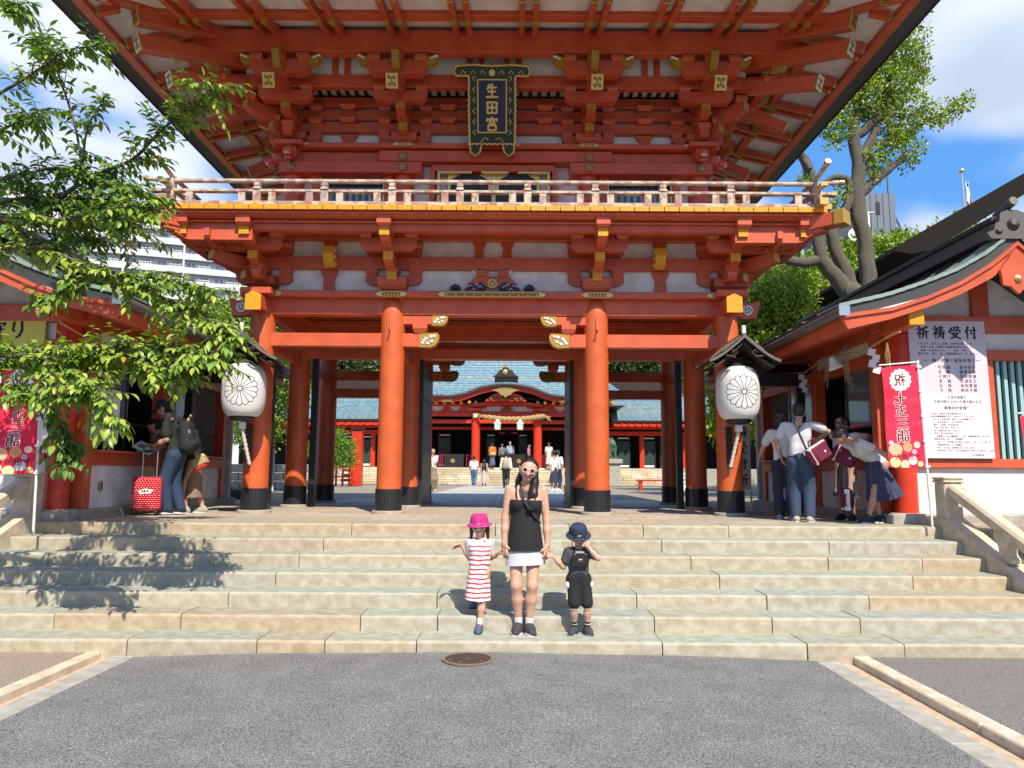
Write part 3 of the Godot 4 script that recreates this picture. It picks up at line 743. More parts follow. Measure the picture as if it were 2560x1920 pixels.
func lower_bracket(gate: Node3D, corner: bool) -> Node3D:
	var s := base_of("bracket_set", gate)
	var b := frus(Mb.new(), Vector3.ZERO, 0.17, 0.245, 0.0, 0.10)
	b.box(Vector3(0, 0.172, 0), Vector3(0.49, 0.14, 0.49), 0.008)
	L("capital_block", b, M.vermilion, s)
	cross_arm(s, 0, 0.47, 0.14, 0.155, 0.15, [-0.37, 0.0, 0.37])
	cross_arm(s, 0, 0.47, 0.62, 0.16, 0.14, [-0.37, 0.37])
	cross_arm(s, 0.62, 0.45, 0.56, 0.20, 0.14, [-0.36, 0.0, 0.36])
	for yaw in ([0.0, PI / 4] if corner else [0.0]):
		fore(s, 0.27, 0.185, 0.125, 0.15, yaw)
		fore(s, 0.66, 0.41, 0.13, 0.15, yaw)
		fore(s, 1.08, 0.68, 0.14, 0.15, yaw)
		var k := 1.0 / cos(yaw)
		var turn := Basis(Vector3.UP, yaw)
		for q in [[0.30, 0.2], [0.545, 0.58]]: L("bearing_block", masu(Mb.new(), turn * Vector3(0, q[0], q[1] * k)), M.vermilion, s)
		b = Mb.new().box(turn * Vector3(0, 0.905, 1.06 * k), Vector3(0.225, 0.14, 0.225), 0.008, turn)
		frus(b, turn * Vector3(0, 0, 1.06 * k), 0.08, 0.11, 0.80, 0.836)
		L("bearing_block", b, M.vermilion, s)
	if corner: # outermost arms where the two outer beams cross
		for q in [0, 1]:
			var turn := Basis(Vector3.UP, PI / 2 * q)
			var o := turn * Vector3(0.97 * (1 if q == 0 else -1), 0, 0)
			var a := L("bracket_arm", Mb.new().prism(fore_outline(1.08, 0.14), -0.075, 0.075, Transform3D(turn * ALONG, o + Vector3(0, 0.68, 0))), M.vermilion, s)
			L("painted_tip", Mb.new().box(o + turn * Vector3(0, 0.75, 1.084), Vector3(0.156, 0.146, 0.016), 0.0, turn), M.ochre, a)
			b = Mb.new().box(o + turn * Vector3(0, 0.905, 1.06), Vector3(0.225, 0.14, 0.225), 0.008, turn)
			frus(b, o + turn * Vector3(0, 0, 1.06), 0.08, 0.11, 0.80, 0.836)
			L("bearing_block", b, M.vermilion, s)
			L("cross_arm", Mb.new().prism(arm_outline(0.62, 0.20), 0.52, 0.60, Transform3D(turn, turn * Vector3(0.5 * (1 if q == 0 else -1), 0.557, 0))), M.vermilion, s)
	return s

func upper_bracket(gate: Node3D, corner: bool) -> Node3D:
	var s := base_of("eave_bracket_set", gate)
	var b := frus(Mb.new(), Vector3.ZERO, 0.15, 0.22, 0.0, 0.09)
	b.box(Vector3(0, 0.155, 0), Vector3(0.44, 0.13, 0.44), 0.008)
	L("capital_block", b, M.vermilion, s)
	cross_arm(s, 0.03, 0.45, 0.06, 0.14, 0.16, [-0.36, 0.0, 0.36])
	for y in [0.42, 0.66]:
		for x in [-0.36, 0.0, 0.36]: L("bearing_block", masu(Mb.new(), Vector3(x, y, 0.04), 0.12, 0.11), M.vermilion, s)
	cross_arm(s, 0.65, 0.45, 0.52, 0.19, 0.15, [-0.35, 0.0, 0.35])
	cross_arm(s, 1.0, 0.48, 0.80, 0.24, 0.15, [-0.38, 0.0, 0.38])
	for yaw in ([0.0, PI / 4] if corner else [0.0]):
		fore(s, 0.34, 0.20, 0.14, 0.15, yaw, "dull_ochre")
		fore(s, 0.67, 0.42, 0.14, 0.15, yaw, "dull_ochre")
		var k := 1.0 / cos(yaw)
		var turn := Basis(Vector3.UP, yaw)
		for q in [[0.34, 0.28], [0.56, 0.60], [0.70, 0.96]]: L("bearing_block", masu(Mb.new(), turn * Vector3(0, q[0], q[1] * k)), M.vermilion, s)
		# slanting tail arm with a gilt end plate
		var a := L("tail_arm", Mb.new().bar(turn * Vector3(0, 1.05, 0.1 * k), turn * Vector3(0, 0.42, 1.53 * k), 0.17, 0.20, 0.006), M.vermilion, s)
		var dir: Vector3 = turn * (Vector3(0, -0.63, 1.43 * k)).normalized()
		var at: Vector3 = turn * Vector3(0, 0.415, 1.54 * k)
		var side := Vector3.UP.cross(dir).normalized()
		var bs := Basis(side, dir.cross(side), dir)
		gilt_plate(a, at, bs, 0.17, 0.21)
		if yaw > 0.0:
			a = L("tail_arm", Mb.new().bar(turn * Vector3(0, 1.25, 0.5 * k), turn * Vector3(0, 0.80, 1.88 * k), 0.19, 0.22, 0.006), M.vermilion, s)
			gilt_plate(a, turn * Vector3(0, 0.797, 1.89 * k), bs, 0.19, 0.22)
		# upturned painted nose over the outer arm
		var nose := PV([0.0, 0.0, 0.14, 0.02, 0.26, 0.12, 0.30, 0.26, 0.24, 0.34, 0.14, 0.30, 0.0, 0.30])
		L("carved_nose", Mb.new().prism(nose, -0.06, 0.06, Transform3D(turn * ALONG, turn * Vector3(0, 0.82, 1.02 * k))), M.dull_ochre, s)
	for x in [-1, 1]: # scrolled ends beside the purlin
		var e := L("scrolled_end", Mb.new().prism(PV([0, 0, 0.16, 0.05, 0.20, 0.14, 0.12, 0.19, 0, 0.16]), 0.95, 1.07, Transform3D(Basis.from_scale(Vector3(x, 1, 1)), Vector3(0.46 * x, 0.94, 0))), M.dull_ochre, s)
		L("scroll", Mb.new().box(Vector3((0.46 + 0.13) * x, 1.10, 1.02), Vector3(0.15, 0.05, 0.12), 0.02, Basis(Vector3.BACK, 0.5 * x)), M.white_paint, e)
	return s

func gilt_plate(parent: Node3D, at: Vector3, bs: Basis, w: float, h: float) -> void: # pierced gilt cap on a beam end
	var b := Mb.new().box(at, Vector3(w + 0.02, h + 0.02, 0.03), 0.004, bs)
	var p := L("gilt_cap", b, M.gold, parent)
	b = Mb.new()
	for k in 4: b.box(at + bs * Vector3(w * 0.22 * (1 if k % 2 else -1), h * 0.24 * (1 if k < 2 else -1), 0.014), Vector3(w * 0.26, h * 0.28, 0.01), 0.0, bs * Basis(Vector3.BACK, 0.7))
	b.box(at + bs * Vector3(0, 0, 0.014), Vector3(w * 0.16, h * 0.5, 0.011), 0.0, bs)
	L("pierced_pattern", b, M.gold_dark, p)

func put_set(proto: Node3D, gate: Node3D, at: Vector3, yaw: float, first: bool, flip := false) -> void:
	var s := proto
	if not first:
		s = proto.duplicate()
		s.name = numbered(str(proto.name).rstrip("0123456789_"), gate)
		gate.add_child(s, true)
	s.position = at - gate.position
	s.rotation.y = yaw

func boss_plate(parent: Node3D, x0: float, x1: float, y: float, d: float, h: float, k: int) -> void: # gilt fitting with a row of bosses
	var m := (x0 + x1) / 2
	var w := (x1 - x0) / 2
	var o := PV([-w, 0, -w + 0.03, h * 0.32, -w + 0.10, h * 0.5, w - 0.10, h * 0.5, w - 0.03, h * 0.32, w, 0, w - 0.03, -h * 0.32, w - 0.10, -h * 0.5, -w + 0.10, -h * 0.5, -w + 0.03, -h * 0.32])
	var p := W("gilt_fitting", Mb.new().prism(o, 0, 0.012, Transform3D(Basis(), V(m, y, d))), M.gold, parent)
	var b := Mb.new()
	b.bx(m - w + 0.11, m + w - 0.11, y - h * 0.36, y + h * 0.36, -d + 0.011, -d + 0.014)
	W("engraved_field", b, M.gold_dark, p)
	b = Mb.new()
	for i in k: b.ball(V(lerpf(m - w + 0.15, m + w - 0.15, i / maxf(k - 1, 1)), y, d - 0.014), Vector3(0.026, 0.026, 0.02), 10, 6)
	W("boss", b, M.gold, p)

func flower_boss(parent: Node3D, x: float, y: float, d: float) -> void:
	var o := PackedVector2Array()
	for i in 36:
		var a := TAU * i / 36.0
		var r := 0.075 + 0.012 * cos(a * 6.0)
		o.append(Vector2(sin(a), cos(a)) * r)
	var p := W("hexagonal_boss", Mb.new().prism(o, 0, 0.016, Transform3D(Basis(), V(x, y, d))), M.gold_dark, parent)
	var b := Mb.new().ball(V(x, y, d - 0.02), Vector3(0.026, 0.026, 0.024), 12, 8)
	for i in 6:
		var a := TAU * i / 6.0
		b.ball(V(x + 0.052 * sin(a), y + 0.052 * cos(a), d - 0.016), Vector3(0.014, 0.014, 0.008), 8, 5)
	b.lathe(PV([0.044, 0.0, 0.044, 0.008, 0.036, 0.008]), 20, Transform3D(Basis(Vector3.RIGHT, PI / 2), V(x, y, d - 0.016)))
	W("gilt_flower", b, M.gold, p)

func cloud_outline(w: float, h: float) -> PackedVector2Array:
	var o := PackedVector2Array()
	for i in 40:
		var a := TAU * i / 40.0
		var r := 1.0 + 0.16 * sin(a * 5.0) + 0.06 * cos(a * 9.0)
		o.append(Vector2(cos(a) * r * w / 2, sin(a) * r * h / 2))
	return o

func carved_end(parent: Node3D, x: float, s: float, y0: float, y1: float, l: float, d: float, dull := false) -> void: # beam end carved as a white cloud, edge gilt or ochre
	var h := y1 - y0
	var o := PV([0, 0, l * 0.55, -0.03 * h, l * 0.8, 0.12 * h, l * 0.95, 0.45 * h, l, 0.85 * h, l * 0.9, 1.06 * h, l * 0.7, 1.04 * h, 0, h])
	var p := W("carved_beam_end", Mb.new().prism(o, -0.075, 0.075, Transform3D(Basis.from_scale(Vector3(s, 1, 1)), V(x, y0, d))), M.gold_dark if dull else M.dull_ochre, parent)
	var b := Mb.new()
	for q in [[0.16, 0.28, 0.11], [0.34, 0.62, 0.13], [0.58, 0.75, 0.14], [0.75, 0.80, 0.10], [0.42, 0.25, 0.12], [0.62, 0.40, 0.12], [0.24, 0.46, 0.10]]:
		b.ball(V(x + s * q[0] * l, y0 + q[1] * h, d - 0.075), Vector3(q[2] * l * 0.95, q[2] * h * 1.05, 0.018), 10, 5)
	W("white_cloud" if not dull else "cloud_relief", b, M.gold if dull else M.white_paint, p)

func gate_columns(gate: Node3D) -> void:
	var shaft := Mb.new().lathe(PV([0.203, 0.36, 0.203, 2.8, 0.20, 3.28, 0.19, 3.40, 0.165, 3.49, 0.13, 3.54, 0.0, 3.54]), 32, Transform3D.IDENTITY, true).mesh(M.pillar)
	var skirt := Mb.new()
	var k := 26
	for i in k:
		var a := TAU * i / k
		var bs := Basis(Vector3.UP, a)
		var w := 0.0245
		var o := PV([-w, 0.05, w, 0.05, w, 0.385, w * 0.6, 0.397, 0, 0.402, -w * 0.6, 0.397, -w, 0.385])
		skirt.prism(o, 0.190, 0.217, Transform3D(bs, Vector3.ZERO))
	var foot := Mb.new().lathe(PV([0.27, -0.02, 0.27, 0.04, 0.255, 0.052, 0.0, 0.052]), 32)
	var sk := skirt.mesh(M.black)
	var ft := foot.mesh(M.grey_stone)
	for d in CD:
		for x in CX:
			if d == 14.45 and absf(x) < 1.0: continue
			var c := part("column", shaft, gate, V(x, TOP, d) - gate.position)
			part("black_skirt", sk, c)
			part("stone_foot", ft, c)

func beam(gate: Node3D, called: String, x0: float, x1: float, y0: float, y1: float, d0: float, d1: float, m := "vermilion", ch := 0.008) -> MeshInstance3D:
	return W(called, Mb.new().bx(x0, x1, y0, y1, -d0, -d1, ch), M[m], gate)

func gate_lower(gate: Node3D) -> void:
	gate_columns(gate)
	for d in [12.2, 16.7]:
		var f: bool = d < 13.0
		for s in [-1, 1]:
			beam(gate, "tie_beam", 1.7 * s, 3.88 * s, 3.785, 4.01, d - 0.10, d + 0.08)
			# stub brackets that flank the middle passage
			var dd: float = d - 0.02
			beam(gate, "stub_beam", 1.7 * s, 1.25 * s, 3.785, 4.01, dd - 0.07, dd + 0.07)
			carved_end(gate, 1.25 * s, -s, 3.785, 4.01, 0.34, dd, not f)
			W("bearing_block", masu(Mb.new(), V(1.235 * s, 4.01, dd), 0.12, 0.16), M.vermilion, gate)
			beam(gate, "stub_beam", 1.7 * s, 1.04 * s, 4.165, 4.315, dd - 0.07, dd + 0.07)
			carved_end(gate, 1.04 * s, -s, 4.15, 4.315, 0.27, dd, not f)
		beam(gate, "head_beam", -4.12, 4.12, 4.32, 4.592, d - 0.11, d + 0.11)
		beam(gate, "plate_beam", -4.2, 4.2, 4.592, DW, d - 0.26, d + 0.26)
	for x in CX:
		if absf(x) > 3.0:
			beam(gate, "side_plate_beam", x - 0.25, x + 0.25, 4.594, DW - 0.002, 11.75, 17.1)
			beam(gate, "side_head_beam", x - 0.10, x + 0.10, 4.33, 4.588, 12.31, 16.59)
		beam(gate, "side_tie_beam", x - 0.08, x + 0.08, 3.77, 4.0, 12.28, 16.6)
	# middle row with its door frame, and the dark coffered ceiling
	beam(gate, "lintel_beam", -3.9, 3.9, 3.93, 4.14, 14.35, 14.55)
	beam(gate, "head_beam", -3.95, 3.95, 4.29, 4.56, 14.34, 14.56)
	beam(gate, "rail_beam", -3.9, 3.9, 4.562, 4.68, 14.28, 14.62)
	for s in [-1, 1]:
		beam(gate, "door_post", 1.43 * s, 1.52 * s, TOP + 0.01, 3.93, 14.38, 14.5, "black")
		beam(gate, "door_post", 2.0 * s, 2.1 * s, TOP + 0.01, 3.93, 14.2, 14.32, "black")
		beam(gate, "door_post", 3.62 * s, 3.5 * s, TOP + 0.01, 3.93, 14.38, 14.5, "black")
		# the folded door leaf, standing open towards the court
		var leaf := W("door_leaf", Mb.new().bx(1.47 * s, 1.53 * s, TOP + 0.06, 3.85, -14.52, -16.3, 0.006), M.black, gate)
		var b := Mb.new()
		for k in 6: b.bx(1.45 * s, 1.47 * s, 1.2 + k * 0.5, 1.26 + k * 0.5, -14.55, -16.2)
		W("door_batten", b, M.black, leaf)
		beam(gate, "rear_lintel", 3.8 * s, 1.8 * s, 3.40, 3.60, 16.62, 16.78)
	beam(gate, "ceiling_board", -3.8, 3.8, 4.80, 4.84, 12.35, 16.6, "dark_wood")
	for i in 6:
		beam(gate, "ceiling_rib", -3.75, 3.75, 4.70, 4.80, 12.75 + i * 0.75, 12.83 + i * 0.75, "vermilion", 0.004)
	for i in 9:
		beam(gate, "ceiling_rib", -3.4 + i * 0.85, -3.32 + i * 0.85, 4.72, 4.797, 12.42, 16.5, "vermilion", 0.004)
	for i in 5: W("ceiling_lamp", Mb.new().lathe(PV([0.05, 0, 0.05, 0.04, 0, 0.04]), 12, Transform3D(Basis(), V(-3.0 + i * 1.5, 4.66, 13.2))), M.plastic_white, gate)
	# corner beam ends: the ochre house-shaped tip in front, the round crest on the side end
	for s in [-1, 1]:
		var x: float = 3.855 * s
		beam(gate, "corner_beam_end", x - 0.115, x + 0.115, 4.33, 4.55, 11.62, 12.05)
		W("ochre_tip", Mb.new().prism(PV([-0.127, 0, 0.127, 0, 0.127, 0.25, 0, 0.31, -0.127, 0.25]), 0, 0.03, Transform3D(Basis(), V(x, 4.285, 11.62))), M.ochre, gate)
		var e := W("crest_beam_end", Mb.new().prism(PV([0, 0, 0.30, 0.0, 0.36, 0.30, 0.20, 0.26, 0, 0.27]), -0.08, 0.08, Transform3D(Basis.from_scale(Vector3(s, 1, 1)), V(4.08 * s, 4.30, 12.2))), M.vermilion, gate)
		crest(e, V(4.23 * s, 4.44, 12.115), 0.085)
	# plaster field between plate and balcony
	beam(gate, "plaster_panel", -3.9, 3.9, DW, 5.72, 12.2, 12.26, "plaster", 0.0)
	for x in [-3.9, 3.9]: W("plaster_panel", Mb.new().bx(x - 0.03, x + 0.03, DW, 5.72, -12.25, -16.7), M.plaster, gate)
	beam(gate, "bracket_beam", -4.45, 4.45, 5.10, 5.31, 12.08, 12.197)
	beam(gate, "bracket_beam", -4.45, 4.45, 5.60, 5.72, 12.06, 12.197)
	for s in [-1, 1]:
		W("bracket_beam", Mb.new().bx(3.93 * s, 4.02 * s, 5.10, 5.31, -12.2, -16.7), M.vermilion, gate)
		# struts in the side bays, and the hanging carved nose
		var x: float = 2.79 * s
		var so := PV([-0.105, 0, 0.105, 0, 0.085, 0.24, 0.10, 0.28, 0.13, 0.31, 0.14, 0.395, -0.14, 0.395, -0.13, 0.31, -0.10, 0.28, -0.085, 0.24])
		W("strut", Mb.new().prism(so, 0, 0.05, Transform3D(Basis(), V(x, DW, 12.197))), M.vermilion, gate)
		W("strut", Mb.new().prism(so, 0, 0.045, Transform3D(Basis.from_scale(Vector3(0.85, 0.73, 1)), V(x, 5.31, 12.197))), M.vermilion, gate)
		var nz := W("carved_nose", Mb.new().prism(PV([0, 0, 0.10, -0.05, 0.2, 0.02, 0.27, 0.14, 0.26, 0.27, 0.16, 0.31, 0, 0.26]), -0.085, 0.085, Transform3D(ALONG, V(x - 0.05 * s, 5.14, 12.08))), M.ochre, gate)
		var b := Mb.new()
		for k in [[0.06, 0.02], [0.14, 0.12], [0.17, 0.22]]:
			b.ball(V(x - 0.05 * s - 0.087 * s, 5.15 + k[1], 12.08 - k[0]), Vector3(0.012, 0.035, 0.03), 8, 5)
		W("white_scroll", b, M.white_paint, nz)
		W("strut", Mb.new().prism(so, 0, 0.05, Transform3D(Basis.from_scale(Vector3(0.80, 0.74, 1)), V(0.235 * s - 0.03, 5.31, 12.197))), M.vermilion, gate)
	frog_leg(gate)
	boss_plate(gate, -0.93, 0.85, 4.635, 11.938, 0.085, 11)
	for x in CX: boss_plate(gate, x - 0.26 + (0.12 if x < -3 else -0.12 if x > 3 else 0.0), x + 0.26 + (0.12 if x < -3 else -0.12 if x > 3 else 0.0), 4.635, 11.938, 0.085, 5)
	# hooks on the two middle columns
	for s in [-1, 1]:
		W("iron_hook", Mb.new().tube([V(1.7 * s - 0.01, 4.28, 12.0), V(1.7 * s - 0.01, 4.05, 11.96), V(1.7 * s - 0.01, 4.0, 11.9), V(1.7 * s - 0.01, 4.05, 11.87)], [0.012], 6), M.vermilion, gate)
	var a := lower_bracket(gate, false)
	var c := lower_bracket(gate, true)
	put_set(a, gate, V(-1.7, DW, 12.2), 0, true)
	put_set(a, gate, V(1.7, DW, 12.2), 0, false)
	put_set(c, gate, V(-3.88, DW, 12.2), -PI / 2, true)
	c.rotation.y = -PI / 2
	put_set(c, gate, V(3.88, DW, 12.2), 0, false)
	put_set(a, gate, V(-3.88, DW, 12.2), 0, false)
	put_set(a, gate, V(3.88, DW, 12.2), PI / 2, false)
	for s in [-1, 1]:
		put_set(a, gate, V(3.88 * s, DW, 14.45), PI / 2 * s, false)
		put_set(a, gate, V(3.88 * s, DW, 16.7), PI / 2 * s, false)

func crest(parent: Node3D, at: Vector3, r: float) -> void: # three-comma crest on a white disc
	var p := W("crest_disc", Mb.new().lathe(PV([r, 0.0, r, 0.010, 0.0, 0.012]), 24, Transform3D(Basis(Vector3.RIGHT, PI / 2), at)), M.white_paint, parent)
	var b := Mb.new()
	for k in 3:
		var a := TAU * k / 3.0
		var pts := []
		for i in 6:
			var t := i / 5.0
			pts.append(at + Vector3(sin(a + t * 2.2), cos(a + t * 2.2), 0) * r * lerpf(0.28, 0.86, t) + Vector3(0, 0, 0.010))
		b.tube(pts, [0.016, 0.020, 0.016, 0.012, 0.008, 0.004], 6)
	W("comma_mark", b, mat("crest_grey", lin(0.28, 0.28, 0.30), 0.5) if not M.has("crest_grey") else M.crest_grey, p)

func frog_leg(gate: Node3D) -> void: # carved frog-leg strut over the middle passage
	var half := PV([0, 0.30, 0.10, 0.30, 0.25, 0.30, 0.30, 0.28, 0.38, 0.18, 0.43, 0.06, 0.5, 0.0, 0.36, 0.0, 0.30, 0.10, 0.22, 0.16, 0.12, 0.12, 0.0, 0.10])
	var o := half.duplicate()
	for i in range(half.size() - 2, 0, -1): o.append(Vector2(-half[i].x, half[i].y))
	var f := W("frog_leg_strut", Mb.new().prism(o, 0.0, 0.07, Transform3D(Basis(), V(-0.04, DW, 12.197))), M.vermilion, gate)
	var b: Mb
	for s in [-1, 1]: W("bearing_block", masu(Mb.new(), V(-0.04 + 0.18 * s, DW + 0.29, 12.15), 0.09, 0.10), M.vermilion, f)
	for s in [-1, 1]:
		b = Mb.new()
		for k in 7: b.ball(V(-0.04 + s * (0.15 + k * 0.045), DW + 0.06 + 0.05 * sin(k * 1.7) + 0.03, 12.12), Vector3(0.045, 0.055, 0.02), 8, 5)
		W("leaf_carving", b, M.blue_carving, f)
		b = Mb.new()
		for k in 5:
			var at := V(-0.04 + s * (0.17 + k * 0.055), DW + 0.09 + 0.04 * sin(k * 2.3), 12.10)
			b.tube([at, at + Vector3(0.03 * s, 0.035, 0), at + Vector3(0.06 * s, 0.01, 0)], [0.008], 5)
		b.tube([V(-0.04 + 0.27 * s, DW + 0.33, 12.12), V(-0.04 + 0.33 * s, DW + 0.38, 12.11), V(-0.04 + 0.30 * s, DW + 0.41, 12.11), V(-0.04 + 0.27 * s, DW + 0.38, 12.11)], [0.018, 0.015, 0.012, 0.008], 6)
		W("white_edge", b, M.white_paint, f)
		b = Mb.new()
		for k in 5:
			var a := lerpf(-1.1, 1.1, k / 4.0)
			b.ball(V(-0.04 + s * 0.62 + 0.05 * sin(a), DW + 0.05 + 0.06 * cos(a), 12.13), Vector3(0.04, 0.055, 0.02), 8, 5, Basis(Vector3.BACK, -a))
		W("leaf_scroll", b, M.blue_carving, f)
		b = Mb.new()
		for k in 3:
			var a := lerpf(-0.8, 0.8, k / 2.0)
			b.ball(V(-0.04 + s * 0.62 + 0.05 * sin(a), DW + 0.05 + 0.05 * cos(a), 12.115), Vector3(0.018, 0.035, 0.012), 8, 5, Basis(Vector3.BACK, -a))
		W("green_leaf", b, M.green_carving, f)
	b = Mb.new().lathe(PV([0.10, 0, 0.10, 0.02, 0.088, 0.03, 0.076, 0.02, 0.0, 0.02]), 32, Transform3D(Basis(Vector3.RIGHT, PI / 2), V(-0.04, DW + 0.17, 12.13)))
	for k in 12:
		var a := TAU * k / 12.0
		b.ball(V(-0.04 + 0.045 * sin(a), DW + 0.17 + 0.045 * cos(a), 12.108), Vector3(0.011, 0.026, 0.008), 6, 4, Basis(Vector3.BACK, -a))
	W("round_crest", b, M.gold, f)

func balcony(gate: Node3D) -> void:
	var fd := 10.95
	var ex := 5.13
	# floor boards with ochre ends; a second layer of boards shows below
	var n := 45
	var w := ex * 2 / n
	var board := Mb.new().box(Vector3(0, 0, -0.55), Vector3(w - 0.012, 0.075, 1.1), 0.004).mesh(M.vermilion)
	var cap := Mb.new().box(Vector3(0, 0, 0.006), Vector3(w - 0.011, 0.078, 0.012), 0.002).mesh(M.ochre)
	for i in n:
		var o := part("floor_board", board, gate, V(-ex + w * (i + 0.5), 5.752, fd) - gate.position)
		part("ochre_end", cap, o)
	for s in [-1, 1]:
		for i in 22:
			var o := part("floor_board", board, gate, V((ex - 0.006) * s, 5.751, fd + 1.1 + w * (i + 0.5)) - gate.position)
			o.rotation.y = PI / 2 * s
			part("ochre_end", cap, o)
	beam(gate, "under_board", -ex + 0.06, ex - 0.06, 5.665, 5.712, fd + 0.04, fd + 1.2)
	for s in [-1, 1]: W("under_board", Mb.new().bx((ex - 0.06) * s, (ex - 1.2) * s, 5.665, 5.712, -fd - 1.2, -fd - 6.5), M.vermilion, gate)
	# sloped soffit boards with cover ribs, down to the outer beam
	var b := Mb.new()
	b.quad(V(-ex + 0.16, 5.61, fd + 0.21), V(ex - 0.16, 5.61, fd + 0.21), V(ex - 0.1, 5.664, fd + 0.08), V(-ex + 0.1, 5.664, fd + 0.08))
	W("soffit_board", b, M.vermilion, gate)
	b = Mb.new()
	for i in n: b.prism(PV([0, 0, 0.06, 0, 0, 0.05]), -0.012, 0.012, Transform3D(ALONG, V(-ex + w * i + 0.1, 5.597, 11.135)))
	W("gutter_bracket", b, M.vermilion, gate)
	beam(gate, "gutter_board", -ex + 0.3, ex - 0.3, 5.568, 5.597, 11.11, 11.24)
	beam(gate, "outer_beam", -5.0, 5.0, 5.46, 5.568, 11.17, 11.30)
	beam(gate, "middle_beam", -4.6, 4.6, 5.56, 5.66, 11.51, 11.65)
	beam(gate, "boarded_ceiling", -4.9, 4.9, 5.668, 5.69, 11.2, 12.2)
	for s in [-1, 1]:
		W("outer_beam", Mb.new().bx(4.83 * s, 4.97 * s, 5.44, 5.568, -11.29, -17.6), M.vermilion, gate)
		W("middle_beam", Mb.new().bx(4.44 * s, 4.58 * s, 5.56, 5.66, -11.66, -17.3), M.vermilion, gate)
		# diagonal corner timber with an ochre box end
		var u := V(s, 0, -1).normalized()
		var c := V(4.98 * s, 5.57, 11.1)
		W("corner_timber", Mb.new().bar(c - u * 0.6, c + u * 0.34, 0.22, 0.2, 0.01), M.vermilion, gate)
		W("corner_timber", Mb.new().bar(c - u * 0.7 - Vector3(0, 0.12, 0), c + u * 0.16 - Vector3(0, 0.10, 0), 0.17, 0.14, 0.02), M.vermilion, gate)
		W("ochre_box_end", Mb.new().bar(c + u * 0.335, c + u * 0.50, 0.25, 0.23, 0.01), M.dull_ochre, gate)
	# railing
	var rd := 11.06
	var rx := 5.02
	var m: Material = M.worn_paint
	var r := base_of("railing", gate, V(0, 5.79, rd) - gate.position)
	W("base_rail", Mb.new().bx(-rx - 0.12, rx + 0.12, 5.79, 5.868, -rd + 0.06, -rd - 0.06, 0.006), m, r)
	W("middle_rail", Mb.new().bx(-rx - 0.22, rx + 0.22, 6.018, 6.062, -rd + 0.05, -rd - 0.05, 0.006), m, r)
	W("top_rail", Mb.new().tube([V(-rx - 0.36, 6.235, rd), V(-rx, 6.205, rd), V(rx, 6.205, rd), V(rx + 0.36, 6.235, rd)], [0.036], 12), m, r)
	for s in [-1, 1]:
		W("side_base_rail", Mb.new().bx((rx - 0.06) * s, (rx + 0.06) * s, 5.792, 5.866, -rd + 0.16, -17.7, 0.006), m, r)
		W("side_middle_rail", Mb.new().bx((rx - 0.05) * s, (rx + 0.05) * s, 6.075, 6.119, -rd + 0.22, -17.7, 0.006), m, r)
		W("side_top_rail", Mb.new().tube([V(rx * s, 6.36, rd - 0.40), V(rx * s, 6.275, rd), V(rx * s, 6.27, 17.7)], [0.036], 12), m, r)
		b = Mb.new()
		b.tube([V(rx * s, 6.36, rd - 0.395), V(rx * s, 6.385, rd - 0.47)], [0.044, 0.042], 12)
		b.tube([V((rx + 0.36) * s, 6.235, rd), V((rx + 0.43) * s, 6.24, rd)], [0.044, 0.042], 12)
		b.bx((rx + 0.11) * s, (rx + 0.2) * s, 5.786, 5.872, -rd + 0.064, -rd - 0.064)
		b.bx((rx - 0.065) * s, (rx + 0.065) * s, 5.788, 5.89, -rd + 0.15, -rd + 0.27)
		b.bx((rx - 0.055) * s, (rx + 0.055) * s, 6.07, 6.124, -rd + 0.21, -rd + 0.30)
		b.bx((rx + 0.21) * s, (rx + 0.30) * s, 6.013, 6.067, -rd + 0.055, -rd - 0.055)
		W("gilt_rail_end", b, M.gold, r)
	var post := Mb.new().bx(-0.058, 0.058, 0, 0.24, -0.055, 0.055, 0.006)
	frus(post, Vector3(0, 0, 0), 0.066, 0.040, 0.272, 0.325)
	post.box(Vector3(0, 0.355, 0), Vector3(0.1, 0.055, 0.1), 0.006)
	var pm := post.mesh(m)
	var stud := Mb.new().bx(-0.055, 0.055, 0.078, 0.228, -0.045, 0.045, 0.006).mesh(m)
	var disc := Mb.new().lathe(PV([0.045, 0.0, 0.045, 0.012, 0.0, 0.02]), 16, Transform3D(Basis(Vector3.RIGHT, PI / 2), Vector3(0, 0.025, 0.06))).mesh(M.ochre)
	var xs := []
	for i in 8: xs.append(-3.675 + 1.05 * i)
	for x in xs:
		var p := part("rail_post", pm, r, V(x, 5.79, rd) - origin(r))
		part("gilt_disc", disc, p)
		for s in [-0.235, 0.235]: part("short_strut", stud, r, V(x + s, 5.79, rd) - origin(r))
	for s in [-1, 1]:
		part("short_strut", stud, r, V(4.72 * s, 5.79, rd) - origin(r))
		part("corner_post", Mb.new().bx(-0.06, 0.06, 0, 0.36, -0.06, 0.06, 0.006).mesh(m), r, V(rx * s, 5.868, rd) - origin(r))
		for i in 6:
			var p := part("rail_post", pm, r, V(rx * s, 5.81, rd + 0.9 + i * 1.1) - origin(r))
			p.rotation.y = PI / 2 * s
			part("short_strut", stud, r, V(rx * s, 5.81, rd + 0.6 + i * 1.1) - origin(r))

